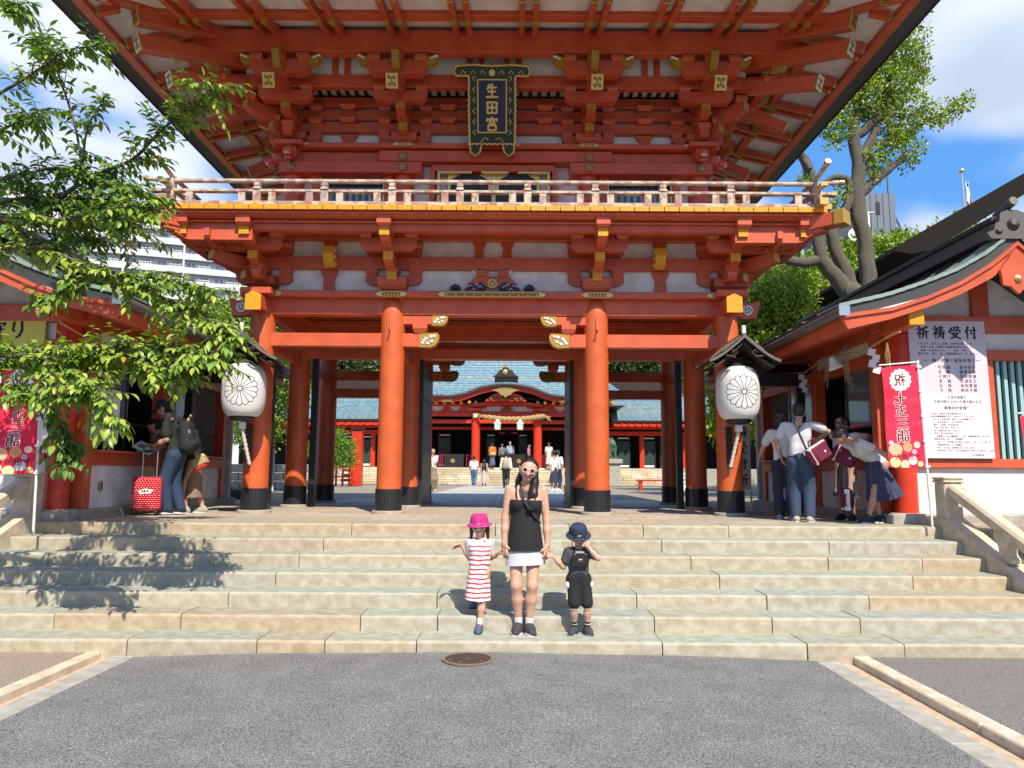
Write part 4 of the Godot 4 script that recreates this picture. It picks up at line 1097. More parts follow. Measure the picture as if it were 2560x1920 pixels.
func gate_upper(gate: Node3D) -> void:
	# storey wall: columns, tie beams, plaster, middle door, barred windows
	for d in [UD, UB]:
		for x in UX:
			W("upper_column", Mb.new().lathe(PV([0.17, 5.78, 0.17, 7.26]), 24, Transform3D(Basis(), V(x, 0, d))), M.vermilion, gate)
	for s in [-1, 1]: W("upper_column", Mb.new().lathe(PV([0.17, 5.78, 0.17, 7.26]), 24, Transform3D(Basis(), V(3.52 * s, 0, 14.45))), M.vermilion, gate)
	beam(gate, "plaster_wall", -3.5, 3.5, 5.78, 8.9, 12.44, 12.5, "plaster", 0.0)
	for s in [-1, 1]: W("plaster_wall", Mb.new().bx(3.46 * s, 3.5 * s, 5.78, 8.9, -12.5, -16.4), M.plaster, gate)
	beam(gate, "plaster_wall", -3.5, 3.5, 5.78, 8.9, 16.4, 16.46, "plaster", 0.0)
	beam(gate, "floor_sill", -3.6, 3.6, 5.78, 5.95, 12.26, 12.5)
	beam(gate, "tie_beam", -2.02, 2.0, 7.04, 7.235, 12.18, 12.43)
	for s in [-1, 1]:
		beam(gate, "tie_beam", 1.27 * s, 3.72 * s, 6.82, 7.02, 12.15, 12.43)
		beam(gate, "back_beam", 2.0 * s, 3.7 * s, 7.05, 7.24, 12.28, 12.43)
		beam(gate, "side_tie_beam", 3.40 * s, 3.66 * s, 6.83, 7.03, 12.44, 16.5)
		for y in [7.12, 6.92]:
			flower_boss(gate, 1.6 * s, y, 12.178 if y > 7.0 else 12.148)
		flower_boss(gate, 3.52 * s, 6.92, 12.148)
		beast(gate, s)
		# barred window of the side bay
		var x0: float = 1.86 * s
		var x1: float = 3.12 * s
		beam(gate, "window_frame", x0 - 0.07, x0 + 0.07, 5.95, 6.82, 12.30, 12.44)
		beam(gate, "window_frame", x1 - 0.07, x1 + 0.07, 5.95, 6.82, 12.30, 12.44)
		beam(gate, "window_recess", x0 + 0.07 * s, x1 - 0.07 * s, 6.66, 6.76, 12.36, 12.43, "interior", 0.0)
		W("gilt_edge", Mb.new().bx(x0 + 0.075 * s, x0 + 0.095 * s, 5.95, 6.8, -12.31, -12.43).bx(x1 - 0.075 * s, x1 - 0.095 * s, 5.95, 6.8, -12.31, -12.43), M.gold, gate)
		for i in 9:
			var x: float = x0 + s * (0.17 + i * 0.114)
			var bar := W("window_bar", Mb.new().lathe(PV([0.03, 5.95, 0.03, 6.64, 0.022, 6.66, 0.0, 6.67]), 10, Transform3D(Basis(), V(x, 0, 12.40))), M.lattice_blue, gate)
	beam(gate, "plate_beam", -3.85, 3.85, 7.262, UW, 12.13, 12.6)
	for s in [-1, 1]: beam(gate, "side_plate_beam", 3.30 * s, 3.78 * s, 7.264, UW - 0.002, 12.0, 16.9)
	for x in UX: boss_plate(gate, x - 0.185 + (0.13 if x < -3 else -0.13 if x > 3 else 0.0), x + 0.185 + (0.13 if x < -3 else -0.13 if x > 3 else 0.0), 7.31, 12.116, 0.07, 5)
	boss_plate(gate, -0.50, 0.42, 7.31, 12.116, 0.07, 9)
	# middle door
	var f := beam(gate, "door_frame", -1.10, 1.02, 6.90, 7.02, 12.26, 12.42)
	for s in [-1, 1]: beam(gate, "door_frame", -0.04 + 1.06 * s - 0.045, -0.04 + 1.06 * s + 0.045, 5.95, 6.92, 12.25, 12.42)
	beam(gate, "door_leaf", -0.85, 0.77, 5.95, 6.90, 12.36, 12.43, "black", 0.004)
	var b := Mb.new()
	for x in [-0.99, 0.91]: b.bx(x - 0.02, x + 0.02, 5.95, 6.92, -12.27, -12.43)
	b.bx(-0.97, -0.42, 6.865, 6.905, -12.27, -12.41).bx(-0.25, 0.22, 6.865, 6.905, -12.27, -12.41).bx(0.38, 0.9, 6.865, 6.905, -12.27, -12.41)
	for k in 14: b.ball(V(-1.04 + k * 0.15, 6.97, 12.25), Vector3(0.016, 0.016, 0.014), 8, 5)
	for k in 5:
		for s in [-1, 1]: b.ball(V(-0.04 + 1.06 * s, 6.2 + k * 0.17, 12.24), Vector3(0.016, 0.016, 0.014), 8, 5)
	W("gilt_trim", b, M.gold, f)
	W("gilt_door_mount", Mb.new().bx(-0.075, -0.005, 5.97, 6.90, -12.34, -12.37), M.gold, gate)
	for q in [[-0.84, 1], [-0.08, -1], [0.0, 1], [0.76, -1]]:
		W("gilt_door_mount", Mb.new().prism(PV([0, 0, 0.22 * q[1], 0, 0.10 * q[1], -0.06, 0.05 * q[1], -0.10, 0.05 * q[1], -0.30, 0, -0.36]), 0, 0.012, Transform3D(Basis(), V(q[0], 6.87, 12.36))), M.gold, gate)
		W("gilt_door_mount", Mb.new().prism(PV([0, 0, 0.20 * q[1], 0, 0.16 * q[1], 0.05, 0.05 * q[1], 0.08, 0, 0.2]), 0, 0.012, Transform3D(Basis(), V(q[0], 5.97, 12.36))), M.gold, gate)
	W("gilt_lock", Mb.new().bx(-0.14, 0.06, 6.08, 6.13, -12.325, -12.36), M.gold, gate)
	# three wall beams with slits of plaster, lattice above
	for q in [[7.622, 7.784], [7.858, 8.021], [8.095, 8.266]]:
		beam(gate, "wall_beam", -4.0, 4.0, q[0], q[1], 12.31, 12.44)
		for s in [-1, 1]: W("wall_beam", Mb.new().bx(3.5 * s, 3.63 * s, q[0], q[1], -12.32, -16.55), M.vermilion, gate)
	for x in [-2.6, 2.6]:
		W("strut", Mb.new().prism(PV([-0.1, 0, 0.1, 0, 0.09, 0.15, 0.16, 0.25, -0.16, 0.25, -0.09, 0.15]), 0, 0.09, Transform3D(Basis(), V(x, UW, 12.438))), M.vermilion, gate)
		for y in [7.785, 8.022]: W("bearing_block", frus(Mb.new(), V(x, y, 12.37), 0.10, 0.16, 0.0, 0.073), M.vermilion, gate)
	for s in [-1, 1]:
		for y in [7.785, 8.022]: W("bearing_block", frus(Mb.new(), V(0.85 * s, y, 12.37), 0.10, 0.16, 0.0, 0.073), M.vermilion, gate)
	ring(gate, "lattice_backing", 0.02, 8.33, 0.60, 8.345, M.plaster)
	b = Mb.new()
	for i in 46: b.bx(-3.6 + i * 0.16, -3.54 + i * 0.16, 8.29, 8.327, -12.44, -11.8)
	b.bx(-3.9, 3.9, 8.285, 8.325, -12.36, -12.44).bx(-3.9, 3.9, 8.285, 8.325, -11.80, -11.9).bx(-3.9, 3.9, 8.284, 8.325, -12.05, -12.11)
	W("lattice", b, M.black, gate)
	# purlin on the inner arms, plaster with paired struts, then the eave purlin
	for q in [[0.58, 0.72, 8.115, 8.335, "inner_purlin"], [0.90, 1.10, 8.52, 8.90, "eave_purlin"]]:
		var m: float = (q[0] + q[1]) / 2
		var h: float = q[1] - q[0]
		beam(gate, q[4], -3.52 - q[1] - 0.3, 3.52 + q[1] + 0.3, q[2], q[3], UD - q[1], UD - q[0])
		beam(gate, q[4], -3.52 - q[1] - 0.3, 3.52 + q[1] + 0.3, q[2], q[3], UB + q[0], UB + q[1])
		for s in [-1, 1]: W(q[4], Mb.new().bx((3.52 + q[0]) * s, (3.52 + q[1]) * s, q[2] + 0.003, q[3] - 0.003, -UD + q[0] - 0.01, -UB - q[0] + 0.01, 0.008), M.vermilion, gate)
	beam(gate, "frieze_panel", -4.2, 4.2, 8.335, 8.75, 11.72, 11.76, "plaster", 0.0)
	for s in [-1, 1]: W("frieze_panel", Mb.new().bx(4.17 * s, 4.2 * s, 8.335, 8.75, -11.74, -17.1), M.plaster, gate)
	for x in [-2.6, -0.35, 0.28, 2.6]:
		for s in [-0.10, 0.10]: beam(gate, "frieze_strut", x + s - 0.05, x + s + 0.05, 8.335, 8.75, 11.68, 11.72)
	var a := upper_bracket(gate, false)
	var c := upper_bracket(gate, true)
	put_set(a, gate, V(-1.6, UW, UD), 0, true)
	put_set(a, gate, V(1.6, UW, UD), 0, false)
	put_set(c, gate, V(-3.52, UW, UD), -PI / 2, true)
	put_set(c, gate, V(3.52, UW, UD), 0, false)
	put_set(a, gate, V(-3.52, UW, UD), 0, false)
	put_set(a, gate, V(3.52, UW, UD), PI / 2, false)
	for s in [-1, 1]:
		put_set(a, gate, V(3.52 * s, UW, 14.45), PI / 2 * s, false)
		put_set(a, gate, V(3.52 * s, UW, UB), PI / 2 * s, false)

func ring(gate: Node3D, called: String, q0: float, y0: float, q1: float, y1: float, m: Material, thick := 0.0) -> void: # four mitred boards round the storey, from offset q0 to q1
	var e := func(q: float, y: float) -> Array: return [V(-3.52 - q, y, UD - q), V(3.52 + q, y, UD - q), V(3.52 + q, y, UB + q), V(-3.52 - q, y, UB + q)]
	var a: Array = e.call(q0, y0)
	var b: Array = e.call(q1, y1)
	for i in 4:
		var k := (i + 1) % 4
		var mb := Mb.new()
		mb.quad(a[i], a[k], b[k], b[i])
		if thick > 0.0:
			var t := Vector3(0, thick, 0)
			mb.quad(b[i] + t, b[k] + t, a[k] + t, a[i] + t)
			mb.oquad(b[i], b[k], b[k] + t, b[i] + t, b[i] - a[i])
		W(called, mb, m, gate)

func beast(gate: Node3D, s: float) -> void: # carved beast heads on the corner column
	for q in [0, 1]:
		var yaw: float = 0.0 if q == 0 else PI / 2 * s
		var bs := Basis(Vector3.UP, yaw)
		var at := V(3.52 * s, 7.13, UD) + bs * Vector3(0, 0, 0.16)
		var b := Mb.new()
		b.ball(at + bs * Vector3(0, 0.03, 0.10), Vector3(0.12, 0.13, 0.17), 12, 8, bs)
		b.ball(at + bs * Vector3(0, -0.02, 0.26), Vector3(0.085, 0.07, 0.12), 12, 8, bs)
		b.ball(at + bs * Vector3(0, -0.10, 0.20), Vector3(0.07, 0.035, 0.12), 10, 6, bs * Basis(Vector3.RIGHT, 0.35))
		for e in [-1, 1]: b.ball(at + bs * Vector3(0.09 * e, 0.12, 0.02), Vector3(0.035, 0.07, 0.05), 8, 6, bs)
		var h := W("beast_head", b, M.vermilion, gate)
		b = Mb.new()
		for e in [-1, 1]: b.ball(at + bs * Vector3(0.07 * e, 0.07, 0.20), Vector3(0.03, 0.022, 0.02), 8, 6, bs)
		b.ball(at + bs * Vector3(0, -0.065, 0.30), Vector3(0.06, 0.012, 0.06), 8, 5, bs)
		W("painted_eye", b, M.white_paint, h)
		b = Mb.new()
		for e in [-1, 1]: b.ball(at + bs * Vector3(0.075 * e, 0.068, 0.215), Vector3(0.015, 0.015, 0.012), 8, 6, bs)
		W("pupil", b, M.navy_board, h)

func eaves(gate: Node3D) -> void:
	# lower rafters carry a cross beam, upper rafters run on to the eave board
	ring(gate, "lower_soffit", 0.5, 9.16, 1.80, 8.735, M.plaster)
	ring(gate, "upper_soffit", 1.70, 8.80, 2.70, 8.60, M.plaster)
	var red: Material = M.vermilion
	for q in [[1.62, 1.80, 8.70, 8.86, "rafter_cross_beam"], [2.50, 2.66, 8.53, 8.66, "eave_board"]]:
		beam(gate, q[4], -3.52 - q[1], 3.52 + q[1], q[2], q[3], UD - q[1], UD - q[0])
		beam(gate, q[4], -3.52 - q[1], 3.52 + q[1], q[2], q[3], UB + q[0], UB + q[1])
		for s in [-1, 1]: W(q[4], Mb.new().bx((3.52 + q[0]) * s, (3.52 + q[1]) * s, q[2] + 0.002, q[3] - 0.002, -UD + q[0] - 0.01, -UB - q[0] + 0.01), red, gate)
	for side in 3:
		var list := []
		if side == 0:
			for i in 12: list.append(-5.775 + 1.05 * i)
		else:
			for i in 10: list.append(UD - 2.15 + 1.05 * i)
		for c in list:
			for g in [-0.105, 0.105]:
				var p: float = c + g
				var over: float = maxf(0.0, (absf(p) - 3.52) if side == 0 else maxf(UD - p, p - UB))
				for tier in 2:
					var q0: float = maxf([0.55, 1.62][tier], over + 0.08)
					var q1: float = [1.745, 2.43][tier]
					if q0 > q1 - 0.1: continue
					var f := func(q: float) -> float: return (9.05 - 0.32 * (q - 0.5) if tier == 0 else 8.73 - 0.235 * (q - 1.65))
					var to := func(q: float, y: float) -> Vector3:
						if side == 0: return V(p, y, UD - q)
						return V((3.52 + q) * (-1 if side == 1 else 1), y, p)
					var a: Vector3 = to.call(q0, f.call(q0))
					var b: Vector3 = to.call(q1, f.call(q1))
					var r := W("rafter", Mb.new().bar(a, b, 0.09, 0.12, 0.004), red, gate)
					var dir := (b - a).normalized()
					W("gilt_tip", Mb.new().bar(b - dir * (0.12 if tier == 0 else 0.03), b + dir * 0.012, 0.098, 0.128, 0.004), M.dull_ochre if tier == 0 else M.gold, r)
	# hip rafters
	for s in [-1, 1]:
		var u := Vector3(s, 0, 1)
		var c := V(3.52 * s, 0, UD)
		var h := W("hip_rafter", Mb.new().bar(c + u * 0.6 + Vector3(0, 9.0, 0), c + u * 1.92 + Vector3(0, 8.56, 0), 0.20, 0.24, 0.01), red, gate)
		var dir := (u * 1.32 + Vector3(0, -0.44, 0)).normalized()
		var sd := Vector3.UP.cross(dir).normalized()
		gilt_plate(h, c + u * 1.93 + Vector3(0, 8.557, 0), Basis(sd, dir.cross(sd), dir), 0.2, 0.24)
		W("hip_rafter", Mb.new().bar(c + u * 1.75 + Vector3(0, 8.82, 0), c + u * 2.8 + Vector3(0, 8.58, 0), 0.17, 0.2, 0.01), red, gate)
	# tiled roof above: a dark eave edge, four slopes and a ridge
	ring(gate, "eave_underlay", 2.64, 8.56, 2.88, 8.50, M.roof_tile)
	ring(gate, "tile_edge", 2.88, 8.46, 2.90, 8.62, M.roof_tile, 0.02)
	var rows := [[2.9, 8.64], [2.2, 8.92], [1.2, 9.42], [0.2, 10.1], [-0.9, 11.0], [-1.9, 12.0]]
	for i in rows.size() - 1: ring(gate, "roof_slope", rows[i][0], rows[i][1], rows[i + 1][0], rows[i + 1][1], M.roof_tile)
	beam(gate, "roof_ridge", -1.75, 1.75, 11.9, 12.5, 14.2, 14.7, "roof_tile")

func plaque() -> void:
	# the framed shrine-name board, tilted forward on the upper storey
	var t := thing("name_plaque", "dark blue plaque with three gold characters in a carved green frame over the balcony", "plaque", V(-0.06, 7.70, 11.74))
	t.scale = Vector3.ONE * 0.94
	t.rotation.x = deg_to_rad(23.0)
	var o := PV([-0.40, -0.52, 0.40, -0.52, 0.40, 0.60, 0.62, 0.60, 0.66, 0.68, 0.62, 0.76, 0.36, 0.78, 0, 0.76, -0.36, 0.78, -0.62, 0.76, -0.66, 0.68, -0.62, 0.60, -0.40, 0.60])
	var f := L("carved_frame", Mb.new().prism(o, -0.05, 0.03), M.frame_green, t)
	L("carved_foot", Mb.new().prism(PV([-0.40, -0.52, -0.20, -0.52, -0.22, -0.66, -0.30, -0.73, -0.38, -0.68]), -0.05, 0.03), M.frame_green, t)
	L("carved_foot", Mb.new().prism(PV([0.40, -0.52, 0.20, -0.52, 0.22, -0.66, 0.30, -0.73, 0.38, -0.68]), -0.05, 0.03), M.frame_green, t)
	var b := Mb.new()
	var edge := []
	for i in o.size():
		var a := o[i]
		var c := o[(i + 1) % o.size()]
		var n := int(maxf(2, a.distance_to(c) / 0.085))
		for k in n:
			var p := a.lerp(c, float(k) / n)
			edge.append(Vector3(p.x, p.y, 0.02))
	for i in edge.size():
		var p: Vector3 = edge[i]
		var q: Vector3 = edge[(i + 1) % edge.size()]
		var m := (p + q) / 2
		b.tube([p, m + (m - Vector3(0, 0.1, 0)).normalized() * 0.022, q], [0.020, 0.026, 0.020], 6)
	for s in [-1, 1]:
		b.tube([Vector3(0.40 * s, -0.52, 0.02), Vector3(0.39 * s, -0.67, 0.02), Vector3(0.30 * s, -0.74, 0.02), Vector3(0.21 * s, -0.66, 0.02), Vector3(0.20 * s, -0.56, 0.02)], [0.022], 6)
		for k in 6: # scroll-work on the green
			var y := -0.38 + k * 0.18
			b.tube([Vector3(0.30 * s, y, 0.032), Vector3(0.345 * s, y + 0.05, 0.036), Vector3(0.30 * s, y + 0.09, 0.032), Vector3(0.285 * s, y + 0.055, 0.032)], [0.010, 0.010, 0.009, 0.006], 5)
		for k in 3:
			var x: float = (0.12 + k * 0.17) * s
			b.tube([Vector3(x, 0.64, 0.032), Vector3(x + 0.05 * s, 0.70, 0.036), Vector3(x + 0.09 * s, 0.65, 0.032), Vector3(x + 0.05 * s, 0.63, 0.032)], [0.010, 0.010, 0.009, 0.006], 5)
		b.tube([Vector3(0.06 * s, -0.46, 0.032), Vector3(0.14 * s, -0.42, 0.036), Vector3(0.20 * s, -0.50, 0.032)], [0.012], 5)
	b.bx(-0.262, 0.262, -0.345, -0.325, 0.03, 0.045).bx(-0.262, 0.262, 0.535, 0.555, 0.03, 0.045).bx(-0.262, -0.242, -0.345, 0.555, 0.03, 0.0455).bx(0.242, 0.262, -0.345, 0.555, 0.03, 0.0455)
	L("gilt_border", b, M.gold, f)
	b = Mb.new().bx(-0.245, 0.245, -0.33, 0.54, 0.025, 0.036)
	L("blue_panel", b, M.navy_board, t)
	L("top_medallion", Mb.new().lathe(PV([0.055, 0, 0.055, 0.012, 0.0, 0.02]), 20, Transform3D(Basis(Vector3.RIGHT, PI / 2), Vector3(0, 0.66, 0.03))), M.gold, t)
	var y := 0.44
	for ch in ["生", "田", "宮"]:
		L("gold_character", glyph_mesh(ch, 0.24, Vector3(0, y - 0.08, 0.036), 0.036, 0.012), M.gold, t)
		y -= 0.275

func tower_gate() -> void:
	var gate := thing("tower_gate", "two-storey vermilion shrine gate with balcony, bracketed eaves and black-footed columns", "gate", V(0, TOP, 14.45))
	gate_lower(gate)
	balcony(gate)
	gate_upper(gate)
	eaves(gate)
	plaque()
	# security camera hung behind the railing
	var t := thing("security_camera", "small black dome camera on the balcony beside the upper door", "camera", V(1.12, 6.02, 12.2))
	L("housing", Mb.new().lathe(PV([0.0, -0.09, 0.06, -0.07, 0.09, 0.0, 0.09, 0.05, 0.0, 0.08]), 16, Transform3D.IDENTITY, true), M.black, t)
	L("bracket", Mb.new().bar(Vector3(0.05, 0.04, 0), Vector3(0.17, 0.07, -0.02), 0.03, 0.03), M.black, t)
	L("lens_cover", Mb.new().ball(Vector3(0.02, -0.06, 0.06), Vector3(0.03, 0.03, 0.02)), M.plastic_white, t)

const RX := 7.0   # ridge of the two offices, distance from the middle line

func roof_curve(pts: PackedVector2Array) -> PackedVector2Array: # half gable curve completed by its mirror
	var o := pts.duplicate()
	for i in range(pts.size() - 2, -1, -1): o.append(Vector2(2.0 * RX - pts[i].x, pts[i].y))
	return o

func office(s: float, dd: float) -> void:
	var left := s < 0
	var t := thing("amulet_office" if left else "reception_office", "vermilion amulet office with a curved gable, half hidden by the cherry branches" if left else "vermilion prayer reception office with a curved copper-edged gable and a large notice board", "shrine building", V(RX * s, TOP, 12.0 + dd))
	var bx := func(called: String, x0: float, x1: float, y0: float, y1: float, d0: float, d1: float, m: String, ch := 0.006) -> MeshInstance3D:
		return W(called, Mb.new().bx(x0 * s, x1 * s, y0, y1, -d0 - dd, -d1 - dd, ch), M[m], t)
	bx.call("stone_plinth", 5.52, 9.6, 1.0, 1.18, 10.25, 16.2, "grey_stone", 0.015)
	# side wall along the passage: posts, low plaster wall, counter, openings, frieze
	for d in [10.75, 12.9, 15.6]: bx.call("post", 5.58, 5.76, 1.18, 3.72, d - 0.09, d + 0.09, "vermilion")
	for q in [[10.84, 12.81], [12.99, 15.51]]:
		var k: int = 3 if q[0] > 12 else 2
		for i in k: bx.call("plaster_panel", 5.63, 5.72, 1.18, 1.79, lerpf(q[0], q[1], float(i) / k) + 0.004, lerpf(q[0], q[1], float(i + 1) / k) - 0.004, "plaster", 0.004)
		bx.call("counter_rail", 5.58, 5.74, 1.79, 1.965, q[0], q[1], "vermilion")
		bx.call("counter_board", 5.42, 6.1, 1.965, 2.0, q[0] - 0.05, q[1] + 0.05, "vermilion")
		bx.call("lintel", 5.59, 5.75, 3.32, 3.50, q[0], q[1], "vermilion")
		bx.call("frieze_panel", 5.64, 5.70, 3.50, 3.70, q[0], q[1], "plaster")
		var pane := bx.call("window_pane", 5.70, 5.706, 2.45, 3.32, q[0] + 0.02, lerpf(q[0], q[1], 0.55), "glass", 0.0)
		bx.call("sash_rail", 5.69, 5.72, 2.42, 2.46, q[0], q[1], "dark_wood")
		bx.call("sash_post", 5.69, 5.73, 2.0, 3.32, lerpf(q[0], q[1], 0.52) - 0.03, lerpf(q[0], q[1], 0.52) + 0.03, "dark_wood")
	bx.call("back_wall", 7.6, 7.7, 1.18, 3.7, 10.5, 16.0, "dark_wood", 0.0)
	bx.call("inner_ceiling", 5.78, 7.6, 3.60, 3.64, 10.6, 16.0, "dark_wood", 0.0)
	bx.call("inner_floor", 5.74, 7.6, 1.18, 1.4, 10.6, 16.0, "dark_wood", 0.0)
	bx.call("rear_wall", 5.6, 9.0, 1.18, 3.7, 16.0, 16.1, "plaster", 0.0)
	bx.call("partition", 5.8, 7.6, 1.18, 3.6, 13.1, 13.16, "dark_wood", 0.0)
	# plank panel in the further opening with two framed prints, slips of paper behind the counter
	for i in 5: bx.call("wall_plank", 5.86, 5.89, 2.0, 3.32, 13.0 + i * 0.22, 13.215 + i * 0.22, "dark_wood", 0.003)
	# purlin with its ochre cap, corner column on a stone foot
	bx.call("eave_purlin", 5.57, 5.75, 3.70, 3.90, 9.66, 16.3, "vermilion")
	W("ochre_cap", Mb.new().bx(5.56 * s, 5.76 * s, 3.69, 3.91, -9.66 - dd, -9.62 - dd, 0.006), M.ochre, t)
	var c := W("corner_column", Mb.new().lathe(PV([0.158, 1.18, 0.158, 3.70, 0.14, 3.74, 0, 3.74]), 28, Transform3D(Basis(), V(5.84 * s, 0, 10.5 + dd)), true), M.scarlet, t)
	W("stone_foot", Mb.new().lathe(PV([0.30, 1.04, 0.30, 1.15, 0.27, 1.19, 0.0, 1.195]), 28, Transform3D(Basis(), V(5.84 * s, 0, 10.5 + dd)), true), M.grey_stone, c)
	# gable wall that faces the steps
	bx.call("plaster_panel", 5.98, 9.4, 1.18, 1.82, 10.45, 10.52, "plaster", 0.004)
	bx.call("window_sill_beam", 5.98, 9.4, 1.82, 1.945, 10.38, 10.54, "vermilion")
	bx.call("window_lintel_beam", 5.98, 9.4, 3.34, 3.49, 10.38, 10.54, "vermilion")
	bx.call("plaster_panel", 5.98, 9.4, 3.49, 3.74, 10.46, 10.52, "plaster", 0.004)
	bx.call("gable_beam", 5.5, 9.4, 3.74, 3.975, 10.36, 10.54, "vermilion")
	bx.call("gable_post", 6.90, 7.14, 3.975, 4.75, 10.40, 10.54, "vermilion")
	W("gable_panel", Mb.new().prism(PackedVector2Array([Vector2(5.3, 3.9), Vector2(5.7, 3.96), Vector2(6.3, 4.2), Vector2(RX, 4.72), Vector2(7.7, 4.2), Vector2(8.2, 3.93), Vector2(8.6, 3.9)]), -0.03, 0.03, Transform3D(Basis.from_scale(Vector3(s, 1, 1)), V(0, 0, 10.5 + dd))), M.plaster, t)
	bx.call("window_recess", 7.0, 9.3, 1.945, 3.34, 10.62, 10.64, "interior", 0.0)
	bx.call("window_post", 7.02, 7.14, 1.945, 3.34, 10.40, 10.52, "vermilion")
	bx.call("wall_panel", 5.98, 7.02, 1.945, 3.34, 10.46, 10.52, "plaster", 0.0)
	for i in 11: bx.call("window_bar", 7.20 + i * 0.105, 7.25 + i * 0.105, 1.945, 3.34, 10.44, 10.50, "pale_lattice", 0.004)
	# curved barge boards, roof slabs, verge tiles and ridge
	var low := PV([4.706, 3.61, 4.769, 3.626, 5.283, 3.752, 5.755, 3.904, 6.227, 4.093, 6.646, 4.313, 6.888, 4.502, RX, 4.596])
	var top := PV([4.622, 3.799, 4.769, 3.825, 5.293, 3.904, 5.755, 4.056, 6.227, 4.261, 6.646, 4.512, 6.888, 4.701, RX, 4.806])
	var tile := PV([4.622, 3.946, 4.769, 3.983, 5.293, 4.108, 5.755, 4.266, 6.227, 4.455, 6.646, 4.691, 6.888, 4.879, RX, 4.974])
	var poly := roof_curve(top)
	var back := roof_curve(low)
	back.reverse()
	poly.append_array(back)
	var mir := Basis.from_scale(Vector3(s, 1, 1))
	W("barge_board", Mb.new().prism(poly, 0, 0.07, Transform3D(mir, V(0, 0, 9.61 + dd))), M.vermilion, t)
	var thin := PackedVector2Array()
	for p in top: thin.append(p - Vector2(0, 0.05))
	poly = roof_curve(top)
	back = roof_curve(thin)
	back.reverse(); poly.append_array(back)
	W("barge_moulding", Mb.new().prism(poly, 0, 0.03, Transform3D(mir, V(0, 0, 9.54 + dd))), M.vermilion, t)
	poly = roof_curve(tile)
	back = roof_curve(top)
	back.reverse(); poly.append_array(back)
	W("roof_slab", Mb.new().prism(poly, 0, 6.89, Transform3D(mir, V(0, 0, 16.5 + dd))), M.copper_dark, t)
	# verge: layered dark edge and overlapping verdigris plates
	var full := roof_curve(tile)
	for k in 3:
		var edge := PackedVector2Array()
		var under := PackedVector2Array()
		for p in roof_curve(top):
			edge.append(p + Vector2(0, 0.045 + k * 0.045)); under.append(p + Vector2(0, 0.004 + k * 0.045))
		under.reverse(); edge.append_array(under)
		W("verge_layer", Mb.new().prism(edge, 0, 0.05 - k * 0.012, Transform3D(mir, V(0, 0, 9.68 + dd))), M.copper_brown, t)
	var run := 0.0
	for i in full.size() - 1: run += full[i].distance_to(full[i + 1])
	var at := func(u: float) -> Vector2:
		var l := u
		for i in full.size() - 1:
			var e: float = full[i].distance_to(full[i + 1])
			if l <= e: return full[i].lerp(full[i + 1], l / e)
			l -= e
		return full[full.size() - 1]
	var n := 34
	for i in n:
		var a: Vector2 = at.call(run * i / n)
		var b: Vector2 = at.call(run * (i + 1) / n)
		var up: float = 1.0 if i < n / 2 else -1.0
		var lo := a if up > 0 else b
		var hi := b if up > 0 else a
		var skew: float = 0.10
		var q := [V(lo.x * s, lo.y + 0.018, 9.58 + dd), V(hi.x * s, hi.y + 0.012, 9.58 + dd), V(hi.x * s - 0.02 * s * up, hi.y + 0.012, 10.04 + dd + skew), V((lo.x - 0.02 * up) * s, lo.y + 0.018, 10.04 + dd + skew)]
		var m := Mb.new()
		m.oquad(q[0], q[1], q[2], q[3], Vector3.UP)
		m.oquad(q[0], q[3], q[3] - Vector3(0, 0.03, 0), q[0] - Vector3(0, 0.03, 0), Vector3(-s * up, 0.2, 0))
		m.oquad(q[0], q[1], q[1] - Vector3(0, 0.05, 0), q[0] - Vector3(0, 0.05, 0), Vector3(0, 0, 1))
		W("verge_plate", m, M.verdigris, t)
	for i in 11: # standing seams down the slope that faces the gate
		var d := 10.3 + i * 0.56 + dd
		var line := []
		for k in 9: 
			var p: Vector2 = at.call(run * 0.5 * k / 8.0)
			line.append(V(p.x * s, p.y + 0.012, d))
		W("roof_seam", Mb.new().tube(line, [0.016], 5), M.copper_dark, t)
	bx.call("ridge_course", RX - 0.16, RX + 0.16, 4.95, 5.14, 9.75, 16.4, "copper_brown")
	bx.call("ridge_cap", RX - 0.20, RX + 0.20, 5.14, 5.21, 9.7, 16.4, "copper_dark")
	var orn := W("ridge_end_tile", Mb.new().prism(PV([-0.30, -0.06, -0.36, 0.02, -0.26, 0.06, -0.24, 0.14, -0.18, 0.18, -0.16, 0.30, -0.06, 0.34, 0.06, 0.34, 0.16, 0.30, 0.18, 0.18, 0.24, 0.14, 0.26, 0.06, 0.36, 0.02, 0.30, -0.06]), 0, 0.09, Transform3D(Basis(), V(RX * s, 4.92, 9.66 + dd))), M.copper_brown, t)
	W("ridge_tube", Mb.new().tube([V(RX * s, 5.28, 9.9 + dd), V(RX * s, 5.37, 9.52 + dd)], [0.055, 0.06], 12), M.copper_brown, orn)
	W("tile_relief", Mb.new().ball(V(RX * s, 5.06, 9.56 + dd), Vector3(0.085, 0.085, 0.012)).ball(V(RX * s - 0.2, 4.96, 9.56 + dd), Vector3(0.05, 0.035, 0.012)).ball(V(RX * s + 0.2, 4.96, 9.56 + dd), Vector3(0.05, 0.035, 0.012)), M.copper_brown, orn)
	var g := W("gable_pendant", Mb.new().prism(PV([-0.22, 0.12, -0.06, 0.34, 0.06, 0.34, 0.22, 0.12, 0.20, -0.08, 0.10, -0.10, 0.0, -0.2, -0.10, -0.10, -0.20, -0.08]), 0, 0.05, Transform3D(Basis(), V(RX * s - 0.06 * s, 4.28, 9.52 + dd))), M.vermilion, t)
	W("gilt_boss", Mb.new().lathe(PV([0.05, 0, 0.05, 0.012, 0.035, 0.02, 0.03, 0.035, 0, 0.045]), 20, Transform3D(Basis(Vector3.RIGHT, PI / 2), V(RX * s - 0.06 * s, 4.28, 9.47 + dd))), M.gold, g)
